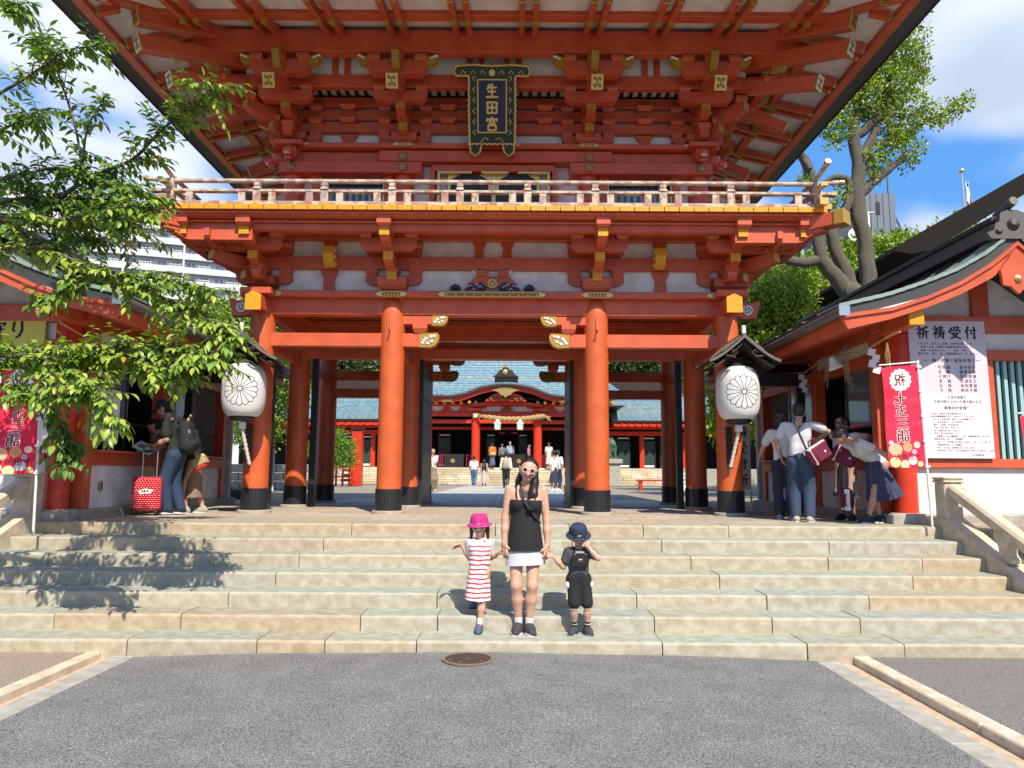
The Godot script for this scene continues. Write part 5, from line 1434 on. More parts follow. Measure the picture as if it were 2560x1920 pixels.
	# eave: gutter, fascia and rafters
	var pts := []
	var h := W("gutter", Mb.new().tube([V(4.62 * s, 3.84, 9.45 + dd), V(4.62 * s, 3.80, 16.5 + dd)], [0.065], 10), M.copper_brown, t)
	W("gutter_end", Mb.new().bx(4.55 * s, 4.69 * s, 3.77, 3.90, -9.43 - dd, -9.45 - dd), M.steel, h)
	W("fascia", Mb.new().bx(4.68 * s, 4.76 * s, 3.62, 3.79, -9.62 - dd, -16.4 - dd), M.vermilion, t)
	for i in 17:
		var d := 9.85 + i * 0.40 + dd
		W("rafter", Mb.new().bar(V(4.76 * s, 3.69, d), V(5.85 * s, 3.98, d), 0.07, 0.09, 0.003), M.vermilion, t)
	W("eave_soffit", Mb.new().bar(V(4.70 * s, 3.77, 13.0 + dd), V(5.85 * s, 4.07, 13.0 + dd), 6.8, 0.02, 0.0), M.plaster, t)

func zigzag(parent: Node3D, at: Vector3, w: float, h: float) -> void: # folded paper streamer
	var b := Mb.new()
	for k in 4: b.box(at + Vector3(w * (0.0 if k % 2 == 0 else 0.55), -h * (k + 0.5) * 0.82, 0.004 * k), Vector3(w, h, 0.004), 0.0, Basis(Vector3.BACK, -0.25))
	W("paper_streamer", b, M.paper, parent)

func office_trim() -> void:
	# rope with paper streamers along the reception eave
	var rope := thing("straw_rope", "thin straw rope with folded white paper hung below the reception eave", "shrine rope", V(5.30, 3.5, 11.0))
	var pts := []
	for i in 26:
		var u := i / 25.0
		pts.append(V(5.28, 3.46 + 0.10 * absf(cos(u * PI * 2.5)) - 0.02, lerpf(9.35, 14.6, u)))
	W("rope", Mb.new().tube(pts, [0.014], 7), M.straw, rope)
	zigzag(rope, V(5.27, 3.44, 10.1), 0.10, 0.10)
	zigzag(rope, V(5.27, 3.42, 12.6), 0.09, 0.09)
	for d in [9.7, 10.9, 11.6, 13.2]:
		var b := Mb.new()
		for k in 9:
			var x := R(-0.05, 0.05)
			b.tube([V(5.28, 3.46, d + x * 0.3), V(5.28 + R(-0.03, 0.03), 3.28, d + x), V(5.28 + R(-0.05, 0.05), R(3.05, 3.14), d + x * 1.6)], [0.006, 0.005, 0.003], 4)
		W("straw_tassel", b, M.straw, rope)
	rope = thing("straw_rope", "thin rope with papers under the amulet office eave", "shrine rope", V(-5.30, 3.5, 11.0))
	pts = []
	for i in 20:
		var u := i / 19.0
		pts.append(V(-5.28, 3.52 - 0.12 * absf(sin(u * PI * 2.0)), lerpf(8.95, 14.0, u)))
	W("rope", Mb.new().tube(pts, [0.012], 6), M.straw, rope)
	zigzag(rope, V(-5.27, 3.42, 11.9), 0.1, 0.12)
	var lamp := thing("spot_lamp", "grey spotlight fixed under the reception office eave", "lamp", V(5.15, 3.35, 11.0))
	L("shade", Mb.new().lathe(PV([0.02, 0.14, 0.04, 0.13, 0.06, 0.05, 0.115, -0.04, 0.115, -0.06, 0.10, -0.06]), 18, Transform3D(Basis(Vector3.BACK, 0.35), Vector3.ZERO)), M.plastic_white, lamp)
	L("arm", Mb.new().tube([Vector3(0.0, 0.12, 0), Vector3(0.16, 0.26, -0.05), Vector3(0.25, 0.36, -0.1)], [0.014], 6), M.steel, lamp)
	# reception board
	var t := thing("notice_board", "large pale pink prayer reception board with bold black heading and lists", "notice board", V(6.48, 1.95, 10.33))
	t.rotation.x = deg_to_rad(-1.0)
	L("board_panel", Mb.new().bx(-0.545, 0.545, 0, 1.97, -0.03, 0.0, 0.003), M.plastic_white, t)
	var b := Mb.new()
	b.quad(Vector3(-0.543, 0.002, 0.004), Vector3(0.543, 0.002, 0.004), Vector3(0.543, 1.968, 0.004), Vector3(-0.543, 1.968, 0.004))
	L("printed_face", b, pic("reception_print", reception_print(), 0.45), t)
	# yellow amulet sign over the left front window
	t = thing("amulet_sign", "yellow sign with black brush lettering above the amulet office window", "sign", V(-6.85, 3.33, 9.98))
	L("board_panel", Mb.new().bx(-0.75, 0.75, 0, 0.52, -0.03, 0.0, 0.004), mat("sign_yellow", lin(0.60, 0.56, 0.10), 0.5), t)
	var im := Image.create_empty(720, 250, false, Image.FORMAT_RGB8)
	im.fill(Color(0.83, 0.80, 0.36))
	write(im, "御", 215, 50, 120, Color(0.05, 0.05, 0.05), 0.12)
	write(im, "守", 345, 50, 120, Color(0.05, 0.05, 0.05), 0.12)
	write(im, "り", 480, 50, 120, Color(0.05, 0.05, 0.05), 0.12)
	b = Mb.new()
	b.quad(Vector3(-0.748, 0.002, 0.004), Vector3(0.748, 0.002, 0.004), Vector3(0.748, 0.518, 0.004), Vector3(-0.748, 0.518, 0.004))
	L("lettering", b, pic("amulet_print", im), t)
	# notice sheet beside the left counter
	t = thing("paper_notice", "white notice sheet of small print beside the amulet counter", "notice", V(-5.56, 2.13, 10.66))
	b = Mb.new()
	b.quad(Vector3(0.006, 0, 0.36), Vector3(0.006, 0, -0.36), Vector3(0.006, 0.76, -0.36), Vector3(0.006, 0.76, 0.36))
	var small := Image.create_empty(300, 316, false, Image.FORMAT_RGB8)
	small.fill(Color(0.90, 0.90, 0.88))
	for k in 17:
		var txt: String = ["御参拝の皆様へ", "神社の御祈祷は社の所で行います。", "七五三の御祈祷をお受付ます。", "家内安全 交通安全 商売繁盛"][k % 4]
		write_row(small, txt, 18, 14 + k * 17.5, 11, 15, Color(0.15, 0.15, 0.17), 0.1)
	L("sheet", Mb.new().bx(-0.004, 0.004, 0, 0.76, -0.36, 0.36), M.paper, t)
	L("small_print", b, pic("notice_print", small), t)
	# framed prints and slips by the counters
	for q in [[1, 5.84, 2.45, 14.6, 0.32, 0.50, "framed print with a pink picture on the reception office wall behind the students"], [1, 5.84, 2.38, 15.05, 0.20, 0.36, "small grey framed print on the reception wall behind the boy student"], [-1, 5.80, 2.42, 13.5, 0.30, 0.55, "framed print hanging on dark planks in the amulet office"]]:
		var f := thing("framed_print", q[6], "picture", V(q[1] * q[0], q[2], q[3] + (0.0 if q[0] > 0 else -0.35)))
		L("frame", Mb.new().bx(-0.012, 0.012, 0, q[5], -q[4] / 2, q[4] / 2, 0.004), M.plastic_white, f)
		L("print", Mb.new().bx(-0.015, 0.015, 0.05, q[5] - 0.05, -q[4] / 2 + 0.04, q[4] / 2 - 0.04), mat("print_%s" % f.name, lin(0.28, 0.16, 0.14) if q[4] > 0.25 else lin(0.2, 0.22, 0.25), 0.4, tex.stone, 4.0), f)
	for q in [[1, 5.66, 2.0, 11.35, "pink leaflet propped on the reception counter by the girls"], [1, 5.66, 2.0, 12.2, "white price slip propped on the reception counter edge"], [-1, 5.64, 2.0, 11.0, "white card reader on the amulet office counter"], [-1, 5.66, 2.0, 11.9, "white price tag on the amulet office counter"]]:
		var f := thing("counter_card", q[4], "card", V(q[1] * q[0], q[2], q[3]))
		L("card", Mb.new().box(Vector3(0, 0.09 if q[0] > 0 else 0.05, 0), Vector3(0.01, 0.18 if q[0] > 0 else 0.10, 0.14), 0.0, Basis(Vector3.BACK, 0.15 * q[0])), mat("card_%s" % f.name, lin(0.72, 0.55, 0.55) if q[3] == 11.35 else lin(0.72, 0.72, 0.72), 0.6), f)
		L("print_lines", Mb.new().box(Vector3(-0.006 * q[0], 0.10 if q[0] > 0 else 0.055, 0), Vector3(0.01, 0.07, 0.09), 0.0, Basis(Vector3.BACK, 0.15 * q[0])), M.grey_wood, f)
	# pale lattice screen seen deep in the amulet office
	t = thing("lattice_screen", "pale green lattice window inside the amulet office behind the counter", "screen", V(-7.35, 2.0, 13.9))
	L("glazing", Mb.new().bx(-0.01, 0.01, 0, 1.15, -0.6, 0.6), mat("green_paper", lin(0.42, 0.46, 0.12), 0.6), t)
	for i in 5: L("muntin", Mb.new().bx(0.012, 0.03, 0, 1.15, -0.6 + i * 0.29, -0.56 + i * 0.29), M.dark_wood, t)
	for i in 5: L("muntin", Mb.new().bx(0.032, 0.045, i * 0.28, i * 0.28 + 0.03, -0.6, 0.6), M.dark_wood, t)
	t = thing("hatch_handle", "small beige hatch handle on the amulet office's low plaster wall", "handle", V(-5.615, 1.42, 10.75))
	L("plate", Mb.new().bx(0.0, 0.02, 0, 0.14, -0.035, 0.035, 0.008), M.straw, t)
	L("slot", Mb.new().bx(0.02, 0.026, 0.02, 0.12, -0.012, 0.012), M.dark_wood, t)
	# black-framed side gates between the gate and the offices
	for s in [-1, 1]:
		t = thing("side_gate", "black-framed side gate between the tower gate and the %s office" % ("amulet" if s < 0 else "reception"), "side gate", V(4.75 * s, TOP, 13.2), "black side gates")
		W("lintel", Mb.new().bx(3.98 * s, 5.5 * s, 3.30, 3.45, -13.1, -13.3, 0.008), M.black, t)
		for x in [4.02, 5.46]: W("gate_post", Mb.new().bx(x * s - 0.07, x * s + 0.07, TOP, 3.30, -13.12, -13.26, 0.008), M.black, t)
		W("folded_leaf", Mb.new().bx(4.12 * s, 4.26 * s, TOP + 0.05, 3.25, -13.25, -13.3, 0.004), M.black, t)
		W("stay_rod", Mb.new().tube([V(4.19 * s, 1.1, 13.1), V(4.19 * s, 3.2, 13.1)], [0.014], 6), M.steel, t)
		W("small_roof", Mb.new().prism(PV([-0.32, -0.08, 0.32, -0.08, 0.0, 0.12]), 0, 1.7, Transform3D(Basis(Vector3.UP, PI / 2 * s), V((5.6 if s < 0 else 3.9) * 1.0 if s > 0 else -3.9, 3.58, 13.2))), M.dark_wood, t)
	# neighbouring hall whose dark eave rises on the right
	t = thing("neighbour_hall", "dark ribbed roof of the large hall rising behind the reception office", "building", V(14, 0, 22))
	var xf := Transform3D(Basis(), V(0, 0, 27))
	W("roof", Mb.new().prism(PV([10.95, 7.95, 11.05, 8.12, 17.0, 11.55, 17.0, 11.0, 12.0, 8.0, 11.4, 7.86]), 0, 7.0, xf), mat("hall_roof", lin(0.02, 0.018, 0.016), 0.7), t)
	M.hall_roof.metallic_specular = 0.15
	W("wall", Mb.new().bx(12.6, 30, TOP, 8.3, -21.5, -27, 0.0), mat("brown_wall", lin(0.12, 0.085, 0.06), 0.8, tex.bark, 0.5), t)
	var ribs := base_of("eave_ribs", t)
	for i in 34: W("rib", Mb.new().bar(V(11.5 + i * 0.16, 7.93 + i * 0.092, 20.1), V(11.5 + i * 0.16, 7.93 + i * 0.092, 26.8), 0.06, 0.06), M.dark_wood, ribs)

func reception_print() -> Image:
	var w := 560
	var h := 1016
	var im := Image.create_empty(w, h, false, Image.FORMAT_RGB8)
	im.fill(Color(0.82, 0.77, 0.81))
	im.fill_rect(Rect2i(0, 545, w, h - 545), Color(0.85, 0.82, 0.85))
	var k := Color(0.05, 0.04, 0.06)
	var heads := "祈祷受付"
	for i in 4: write(im, heads[i], 55 + i * 118, 48, 96, k, 0.12)
	var g := Color(0.16, 0.14, 0.16)
	var lines := ["人生（日 の行）には様々の所をお祈 ます。", "その前にては 神様への御参拝を行いまして 、", "「祈祷」をお受けいただく の分 です。 ", "神社では 前に の の御祈祷を行って ます。"]
	for i in 4: write_row(im, lines[i], 60, 170 + i * 25, 17, 20, g, 0.12)
	write_row(im, "〜 個人祈祷（家族祈祷）〜", 92, 288, 30, 32, k, 0.085)
	var l1 := ["・初宮詣", "・安 産", "・子授け", "・良 縁", "・合 格", "・方 除"]
	var l2 := ["・家内安全", "・健康長寿", "・厄除開運", "・交通安全", "・商売繁盛", "・病気平癒"]
	for i in 6:
		write_row(im, l1[i], 165, 340 + i * 34, 27, 31, k, 0.085)
		write_row(im, l2[i], 320, 340 + i * 34, 27, 31, k, 0.085)
	write_row(im, "【受付時間】", 250, 565, 21, 23, k, 0.09)
	write_row(im, "午前9時30分〜午後4時00分", 150, 596, 23, 23, k, 0.09)
	write_row(im, "御参拝の皆様へ", 220, 640, 25, 27, k, 0.09)
	var body := ["この方がお参りする行様な所です。", "の行を御後御参ります、お分い申 いたします。", "・の（人 の付内の 社内 ）への御参おこと", "・し、または参りこむなどの行為", "・様で ての所 内での行為", "・子の 分まで為 でること", "・分この参行の人を でること", "・行為、社で行為を行うこと", "・ の宮様や七五三詣の神 、その他の御祈祷を行わない方", "・神社内での 参 ・ の御参為", "・ 人に い 分を参りする為（七五三 ）を使 してのこと", "・ の様の所を行 しての御為", "・ 為については、社の所にお いたします。", "・ の行為を いない、または前の方への行 になる分 さる行為"]
	for i in body.size(): write_row(im, body[i], 120, 688 + i * 20.5, 13, 15, g, 0.13)
	write_row(im, "生田神社所", 400, 985, 15, 17, k, 0.1)
	return im

func lantern_print() -> Image:
	var im := Image.create_empty(1024, 440, false, Image.FORMAT_RGB8)
	im.fill(Color(0.84, 0.84, 0.845))
	for i in 30: im.fill_rect(Rect2i(0, 10 + i * 14, 1024, 2), Color(0.72, 0.72, 0.73))
	var c := Vector2(512, 222)
	var k := Color(0.10, 0.10, 0.11)
	# sixteen-petalled flower: round tips, spokes and a small hub
	for i in 16:
		var a := TAU * (i + 0.5) / 16.0
		dab(im, c + Vector2(sin(a), cos(a)) * 20.0, c + Vector2(sin(a), cos(a)) * 118.0, 2.3, 2.3, k)
		var b := TAU * i / 16.0
		var m := c + Vector2(sin(b), cos(b)) * 116.0
		for j in 10:
			var t0 := b - PI / 2 + PI * j / 10.0
			var t1 := b - PI / 2 + PI * (j + 1) / 10.0
			dab(im, m + Vector2(sin(t0), cos(t0)) * 23.0, m + Vector2(sin(t1), cos(t1)) * 23.0, 2.5, 2.5, k)
	for j in 24:
		var t0 := TAU * j / 24.0
		var t1 := TAU * (j + 1) / 24.0
		dab(im, c + Vector2(sin(t0), cos(t0)) * 18.0, c + Vector2(sin(t1), cos(t1)) * 18.0, 2.6, 2.6, k)
	return im

func paper_lantern(x: float, d: float, turn: float, label: String, small := 1.0, y0 := 2.5) -> Node3D:
	var t := thing("paper_lantern", label, "lantern", V(x, y0, d), "white crest lanterns", turn)
	if not M.has("lantern_paper"):
		pic("lantern_paper", lantern_print(), 0.6)
		M.lantern_paper.backlight_enabled = true
		M.lantern_paper.backlight = Color(0.25, 0.24, 0.22)
	var pr := PackedVector2Array()
	var n := 61
	for i in n:
		var u := i / float(n - 1)
		var e := absf(u - 0.5) * 2.0
		var r := 0.34 * pow(1.0 - pow(e, 3.2), 0.5) * 0.62 + 0.125
		r = lerpf(0.19, 0.335, pow(1.0 - pow(e, 3.0), 0.55))
		pr.append(Vector2(r - (0.006 if i % 2 == 0 else 0.0), 0.06 + u * 0.82))
	L("paper_body", Mb.new().lathe(pr, 40, Transform3D.IDENTITY, true, -PI, PI), M.lantern_paper, t)
	L("black_band", Mb.new().lathe(PV([0.0, 0.0, 0.165, 0.0, 0.185, 0.02, 0.192, 0.075, 0.18, 0.085]), 28), M.black, t)
	L("black_band", Mb.new().lathe(PV([0.18, 0.855, 0.192, 0.865, 0.185, 0.93, 0.16, 0.94, 0, 0.94]), 28), M.black, t)
	# little gabled roof
	for s in [-1, 1]:
		var o := PackedVector2Array()
		var lo := PackedVector2Array()
		for i in 7:
			var u := i / 6.0
			o.append(Vector2(0.54 * (1.0 - u) + 0.0, 0.93 + 0.38 * pow(u, 1.35)))
			lo.append(Vector2(0.54 * (1.0 - u), 0.93 + 0.38 * pow(u, 1.35) - 0.045))
		lo.reverse(); o.append_array(lo)
		L("roof_slope", Mb.new().prism(o, -0.42, 0.40, Transform3D(Basis.from_scale(Vector3(s, 1, 1)), Vector3.ZERO)), M.dark_wood, t)
		for z in [0.43, -0.445]:
			var e := L("roof_edge", Mb.new().prism(o, z - 0.012, z + 0.012, Transform3D(Basis.from_scale(Vector3(s, 1, 1)), Vector3(0, 0.016, 0))), M.grey_wood, t)
		var under := PackedVector2Array()
		for p in o: under.append(Vector2(p.x * 0.86, p.y - 0.06))
		L("roof_underside", Mb.new().prism(under, -0.36, 0.37, Transform3D(Basis.from_scale(Vector3(s, 1, 1)), Vector3.ZERO)), M.dark_wood, t)
		for k in 5: L("roof_batten", Mb.new().bar(Vector3(0.03 * s, 1.318, -0.36 + k * 0.185), Vector3(0.30 * s, 1.10, -0.36 + k * 0.185), 0.03, 0.02), M.grey_wood, t)
		L("scroll_carving", Mb.new().tube([Vector3(0.28 * s, 1.0, 0.40), Vector3(0.18 * s, 0.99, 0.41), Vector3(0.11 * s, 1.05, 0.41), Vector3(0.16 * s, 1.09, 0.41), Vector3(0.20 * s, 1.05, 0.41)], [0.022, 0.02, 0.018, 0.014, 0.01], 6), M.dark_wood, t)
	L("ridge_pole", Mb.new().bx(-0.03, 0.03, 1.29, 1.35, -0.44, 0.44, 0.006), M.grey_wood, t)
	L("finial", Mb.new().bx(-0.028, 0.028, 1.34, 1.47, 0.36, 0.42, 0.005), M.plastic_white, t)
	L("roof_beam", Mb.new().bx(-0.40, 0.40, 0.955, 1.0, -0.03, 0.03, 0.004), M.dark_wood, t)
	return t

func lanterns_and_signs() -> void:
	for s in [-1, 1]:
		var t := paper_lantern(3.86 * s - 0.03, 11.5, 0.15 if s < 0 else 0.0, "white paper lantern with petal crest hung at the gate corner by the %s office" % ("amulet" if s < 0 else "reception"))
		var c := Mb.new()
		# arm back to the column, bell rope and its wooden board
		var inv := t.transform.affine_inverse()
		L("hanger_arm", Mb.new().bar(inv * V(3.86 * s, 3.50, 11.45), inv * V(3.88 * s, 3.55, 12.05), 0.06, 0.07), M.dark_wood, t)
		L("lantern_weight", Mb.new().bx(-0.05, 0.05, -0.13, -0.02, -0.05, 0.05, 0.01), M.plastic_white, t)
		var pts := []
		for i in 9: pts.append(Vector3(0.0 + 0.012 * i * 1.2 * -s, -0.13 - i * 0.068, -0.01 - i * 0.012))
		for i in 8:
			c.tube([pts[i], (pts[i] + pts[i + 1]) / 2, pts[i + 1]], [0.022, 0.034, 0.022], 7)
		L("knotted_rope", c, M.rope_white, t)
		var p := thing("wooden_plank", "dark wooden plank tied to the %s corner column below its lantern" % ("amulet side" if s < 0 else "reception side"), "plank", V(3.80 if s > 0 else -3.93, 1.80, 11.93))
		L("board", Mb.new().bx(-0.05, 0.05, 0.12, 0.68, -0.02, 0.02, 0.006), M.dark_wood, p)
		L("strip", Mb.new().bx(-0.04, 0.04, 0.0, 0.14, -0.022, 0.026, 0.006), M.dark_wood, p)
		L("cord", Mb.new().lathe(PV([0.215, 0.0, 0.215, 0.02]), 20, Transform3D(Basis(), Vector3(0.07 * s, 0.6, -0.27))), M.straw, p)
	# tall reception sign beyond the right column
	var sg := thing("standing_sign", "tall pale wooden sign with four black characters, standing past the right column", "sign", V(4.45, TOP, 13.4))
	L("board_panel", Mb.new().bx(-0.16, 0.16, 0.40, 1.85, -0.02, 0.0, 0.004), mat("sign_wood", lin(0.50, 0.44, 0.36), 0.7), sg)
	for x in [-0.15, 0.15]: L("leg", Mb.new().bx(x - 0.015, x + 0.015, 0.0, 0.42, -0.025, 0.005, 0.002), M.steel, sg)
	L("foot_rail", Mb.new().bx(-0.16, 0.16, 0.02, 0.05, -0.02, 0.0), M.steel, sg)
	var y := 1.86
	for ch in ["祈", "祷", "受", "付", "所"]:
		y -= 0.285
		L("character", glyph_mesh(ch, 0.22, Vector3(0, y + 0.14, 0.001), 0.026, 0.002), M.black, sg)
	# blue and white standing banner past the left column
	sg = thing("standing_banner", "narrow pale blue sign with dark vertical lettering behind the left corner column", "sign", V(-4.42, TOP, 14.5))
	var im := Image.create_empty(120, 640, false, Image.FORMAT_RGB8)
	im.fill(Color(0.72, 0.80, 0.92))
	im.fill_rect(Rect2i(20, 24, 60, 20), Color(0.1, 0.12, 0.3))
	var txt := "ご朱印所はこちら"
	for i in 8: write(im, txt[i], 28, 66 + i * 70, 62, Color(0.10, 0.10, 0.35) if i < 6 else Color(0.65, 0.15, 0.15), 0.12)
	L("panel", Mb.new().bx(-0.10, 0.10, 0.12, 1.12, -0.02, 0.0), M.plastic_white, sg)
	var b := Mb.new()
	b.quad(Vector3(-0.10, 0.12, 0.003), Vector3(0.10, 0.12, 0.003), Vector3(0.10, 1.12, 0.003), Vector3(-0.10, 1.12, 0.003))
	L("lettering", b, pic("stamp_print", im), sg)
	for x in [-0.09, 0.09]: L("leg", Mb.new().bx(x - 0.012, x + 0.012, 0.0, 0.13, -0.02, 0.0), M.steel, sg)
	banners()

func banner_print() -> Image: # the banner's face seen from behind: everything reversed
	var im := Image.create_empty(240, 680, false, Image.FORMAT_RGB8)
	im.fill(Color(0.87, 0.13, 0.27))
	for r in [[170, 12], [330, 12]]:
		for k in 7:
			var x: float = 10 + k * 34
			for e in [[0, 17, 17, 0], [17, 0, 34, 17], [0, 17, 17, 34], [17, 34, 34, 17]]:
				dab(im, Vector2(x + e[0], 215 + (r[0] - 170) + e[1]), Vector2(x + e[2], 215 + (r[0] - 170) + e[3]), 0.8, 0.8, Color(0.94, 0.42, 0.52))
	for k in 14:
		var a := TAU * k / 14.0
		dab(im, Vector2(120, 92) + Vector2(sin(a), cos(a)) * 62.0, Vector2(120, 92), 15, 60, Color(0.97, 0.95, 0.94))
	write(im, "祝", 78, 50, 84, Color(0.48, 0.16, 0.18), 0.10, true)
	var t := "七五三詣"
	for i in 4:
		write(im, t[i], 68, 176 + i * 84, 82, Color(0.97, 0.88, 0.86), 0.17, true)
		write(im, t[i], 68, 176 + i * 84, 82, Color(0.34, 0.13, 0.15), 0.10, true)
	var rs := RandomNumberGenerator.new()
	rs.seed = 77
	for q in [[50, 560, 42, Color(0.93, 0.72, 0.55)], [130, 545, 32, Color(0.90, 0.62, 0.42)], [195, 530, 22, Color(0.96, 0.80, 0.78)], [40, 645, 34, Color(0.95, 0.82, 0.58)], [105, 660, 30, Color(0.97, 0.88, 0.66)], [160, 632, 30, Color(0.86, 0.84, 0.86)], [210, 655, 18, Color(0.92, 0.85, 0.55)], [28, 512, 14, Color(0.95, 0.80, 0.86)], [175, 575, 16, Color(0.78, 0.70, 0.86)]]:
		dab(im, Vector2(q[0], q[1]), Vector2(q[0], q[1]), q[2], q[2], q[3])
		for k in 8:
			var a := TAU * k / 8.0
			dab(im, Vector2(q[0], q[1]) + Vector2(sin(a), cos(a)) * q[2] * 0.75, Vector2(q[0], q[1]), 1.0, 0.6, q[3].darkened(0.2))
	t = "生田神社"
	for i in 4: write(im, t[i], 176 - i * 47, 588, 40, Color(0.30, 0.10, 0.12), 0.10, true)
	return im

func banners() -> void:
	pic("banner_print", banner_print(), 0.75)
	M.banner_print.backlight_enabled = true
	M.banner_print.backlight = Color(0.35, 0.12, 0.14)
	for q in [[5.62, 9.6, 1.0, "red festival banner with white crest beside the notice board, hung from a white pole", 3.17, 0.0, 0.47], [-5.47, 9.0, 1.0, "red banner on a white pole at the left newel post, half under leaves", 3.02, 0.12, 0.47], [6.80, 8.7, 1.0, "red banner cut by the right edge of the picture, beyond the handrail", 2.47, 0.0, 0.50]]:
		var t := thing("festival_banner", q[3], "banner", V(q[0], 1.1, q[1]), "red festival banners")
		var top: float = q[4] - 1.1
		L("pole", Mb.new().tube([Vector3(0.06, -0.05 - q[5], 0), Vector3(0.0, top + 0.04, 0)], [0.016], 8), M.plastic_white, t)
		L("top_arm", Mb.new().tube([Vector3(0.02, top + 0.02, 0), Vector3(-q[6] - 0.04, top - 0.03, 0)], [0.011], 6), M.plastic_white, t)
		var rows := []
		for j in 15:
			var v := j / 14.0
			var line := []
			for i in 9:
				var u := i / 8.0
				var sway: float = q[5] * v * v
				line.append(Vector3(-q[6] * (1.0 - u) - 0.012 + v * 0.035 - sway * (1.0 - u), top - 0.02 - v * 1.34 - 0.045 * (1.0 - u) * (1 - v), 0.022 * sin(u * 5.0 + v * 7.0) * (1.0 - u * 0.8)))
			rows.append(line)
		L("cloth", Mb.new().sheet(rows, Vector3.BACK), M.banner_print, t)
		for k in 5: L("loop", Mb.new().bx(-0.03, 0.03, 0, 0.03, -0.024, 0.024), M.plastic_white, t, Vector3(0.006 + k * 0.009, top - 0.06 - k * 0.325, 0))

const BOUGHS := [
	["upper bough to the tip", [[-5.76, 4.17, 7.75], [-4.76, 4.49, 7.63], [-4.16, 4.80, 7.52], [-3.69, 4.93, 7.40], [-3.36, 5.18, 7.28], [-3.03, 5.39, 7.17], [-2.75, 5.56, 7.05]], 0.030, 5, 1.00, 0],
	["rising twig", [[-4.24, 4.86, 7.45], [-4.32, 5.29, 7.42], [-4.51, 5.81, 7.40], [-4.63, 6.07, 7.38], [-4.79, 6.21, 7.35]], 0.014, 4, 0.70, 0],
	["rising twig", [[-4.23, 4.82, 7.45], [-4.16, 5.21, 7.35], [-4.02, 5.38, 7.25], [-3.88, 5.46, 7.15]], 0.012, 2, 0.60, 0],
	["high left", [[-5.66, 5.38, 7.45], [-4.98, 5.71, 7.35], [-4.60, 5.88, 7.25], [-4.30, 6.00, 7.15], [-3.89, 5.99, 7.05]], 0.020, 4, 0.80, 0],
	["left", [[-5.52, 4.81, 7.35], [-4.99, 5.16, 7.25], [-4.68, 5.24, 7.15], [-4.46, 5.23, 7.05]], 0.020, 4, 0.80, 0],
	["mid", [[-5.52, 3.98, 7.45], [-4.69, 4.20, 7.30], [-4.03, 4.21, 7.15], [-3.56, 4.26, 7.00], [-3.15, 4.21, 6.85]], 0.025, 6, 1.00, 0],
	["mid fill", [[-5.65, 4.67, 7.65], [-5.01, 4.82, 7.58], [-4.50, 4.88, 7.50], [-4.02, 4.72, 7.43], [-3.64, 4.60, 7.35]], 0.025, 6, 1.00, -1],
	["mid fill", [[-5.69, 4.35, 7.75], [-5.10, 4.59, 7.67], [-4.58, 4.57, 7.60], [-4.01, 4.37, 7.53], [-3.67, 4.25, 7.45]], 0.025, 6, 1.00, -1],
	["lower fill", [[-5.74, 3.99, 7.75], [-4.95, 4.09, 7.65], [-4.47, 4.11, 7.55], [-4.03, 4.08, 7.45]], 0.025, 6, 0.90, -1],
	["sweep", [[-5.43, 3.91, 7.35], [-4.63, 3.93, 7.25], [-4.08, 3.78, 7.15], [-3.53, 3.55, 7.05], [-3.00, 3.33, 6.95], [-2.57, 3.12, 6.85], [-2.35, 2.96, 6.75]], 0.028, 7, 0.75, 1],
	["sweep", [[-3.85, 3.68, 7.25], [-3.46, 3.61, 7.12], [-3.00, 3.53, 6.98], [-2.58, 3.40, 6.85]], 0.020, 6, 0.70, 0],
	["offshoot", [[-3.93, 3.72, 7.25], [-4.04, 3.58, 7.18], [-4.19, 3.42, 7.12], [-4.26, 3.35, 7.05]], 0.012, 4, 0.50, 0],
	["long low", [[-5.10, 2.83, 7.05], [-4.36, 2.84, 6.97], [-3.78, 2.85, 6.89], [-3.25, 2.85, 6.81], [-2.80, 2.83, 6.73], [-2.43, 2.74, 6.65]], 0.025, 8, 0.85, 1],
	["long low", [[-5.01, 2.66, 6.95], [-4.36, 2.71, 6.87], [-3.90, 2.72, 6.80], [-3.38, 2.75, 6.72], [-2.90, 2.63, 6.65]], 0.020, 8, 0.80, 1],
	["low left", [[-4.87, 2.70, 6.75], [-4.30, 2.73, 6.67], [-3.88, 2.67, 6.59], [-3.64, 2.55, 6.51], [-3.37, 2.40, 6.43], [-3.13, 2.11, 6.35]], 0.018, 6, 0.75, 1],
	["low left", [[-4.84, 2.44, 6.75], [-4.26, 2.47, 6.65], [-3.90, 2.37, 6.55], [-3.48, 2.35, 6.45]], 0.016, 6, 0.75, 0],
	["drop", [[-3.98, 2.76, 7.05], [-3.58, 2.67, 6.98], [-3.17, 2.66, 6.90], [-2.87, 2.63, 6.83], [-2.72, 2.59, 6.75]], 0.015, 4, 0.60, 0],
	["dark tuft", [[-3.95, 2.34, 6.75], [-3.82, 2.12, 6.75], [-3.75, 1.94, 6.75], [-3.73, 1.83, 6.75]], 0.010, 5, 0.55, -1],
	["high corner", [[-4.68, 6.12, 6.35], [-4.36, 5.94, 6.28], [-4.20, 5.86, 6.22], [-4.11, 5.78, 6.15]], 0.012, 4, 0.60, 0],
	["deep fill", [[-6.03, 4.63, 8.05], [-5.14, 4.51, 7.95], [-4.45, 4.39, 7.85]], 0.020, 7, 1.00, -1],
	["deep fill", [[-6.06, 4.96, 8.05], [-5.19, 4.85, 7.98], [-4.61, 4.73, 7.92], [-4.12, 4.66, 7.85]], 0.020, 7, 1.00, -1],
]

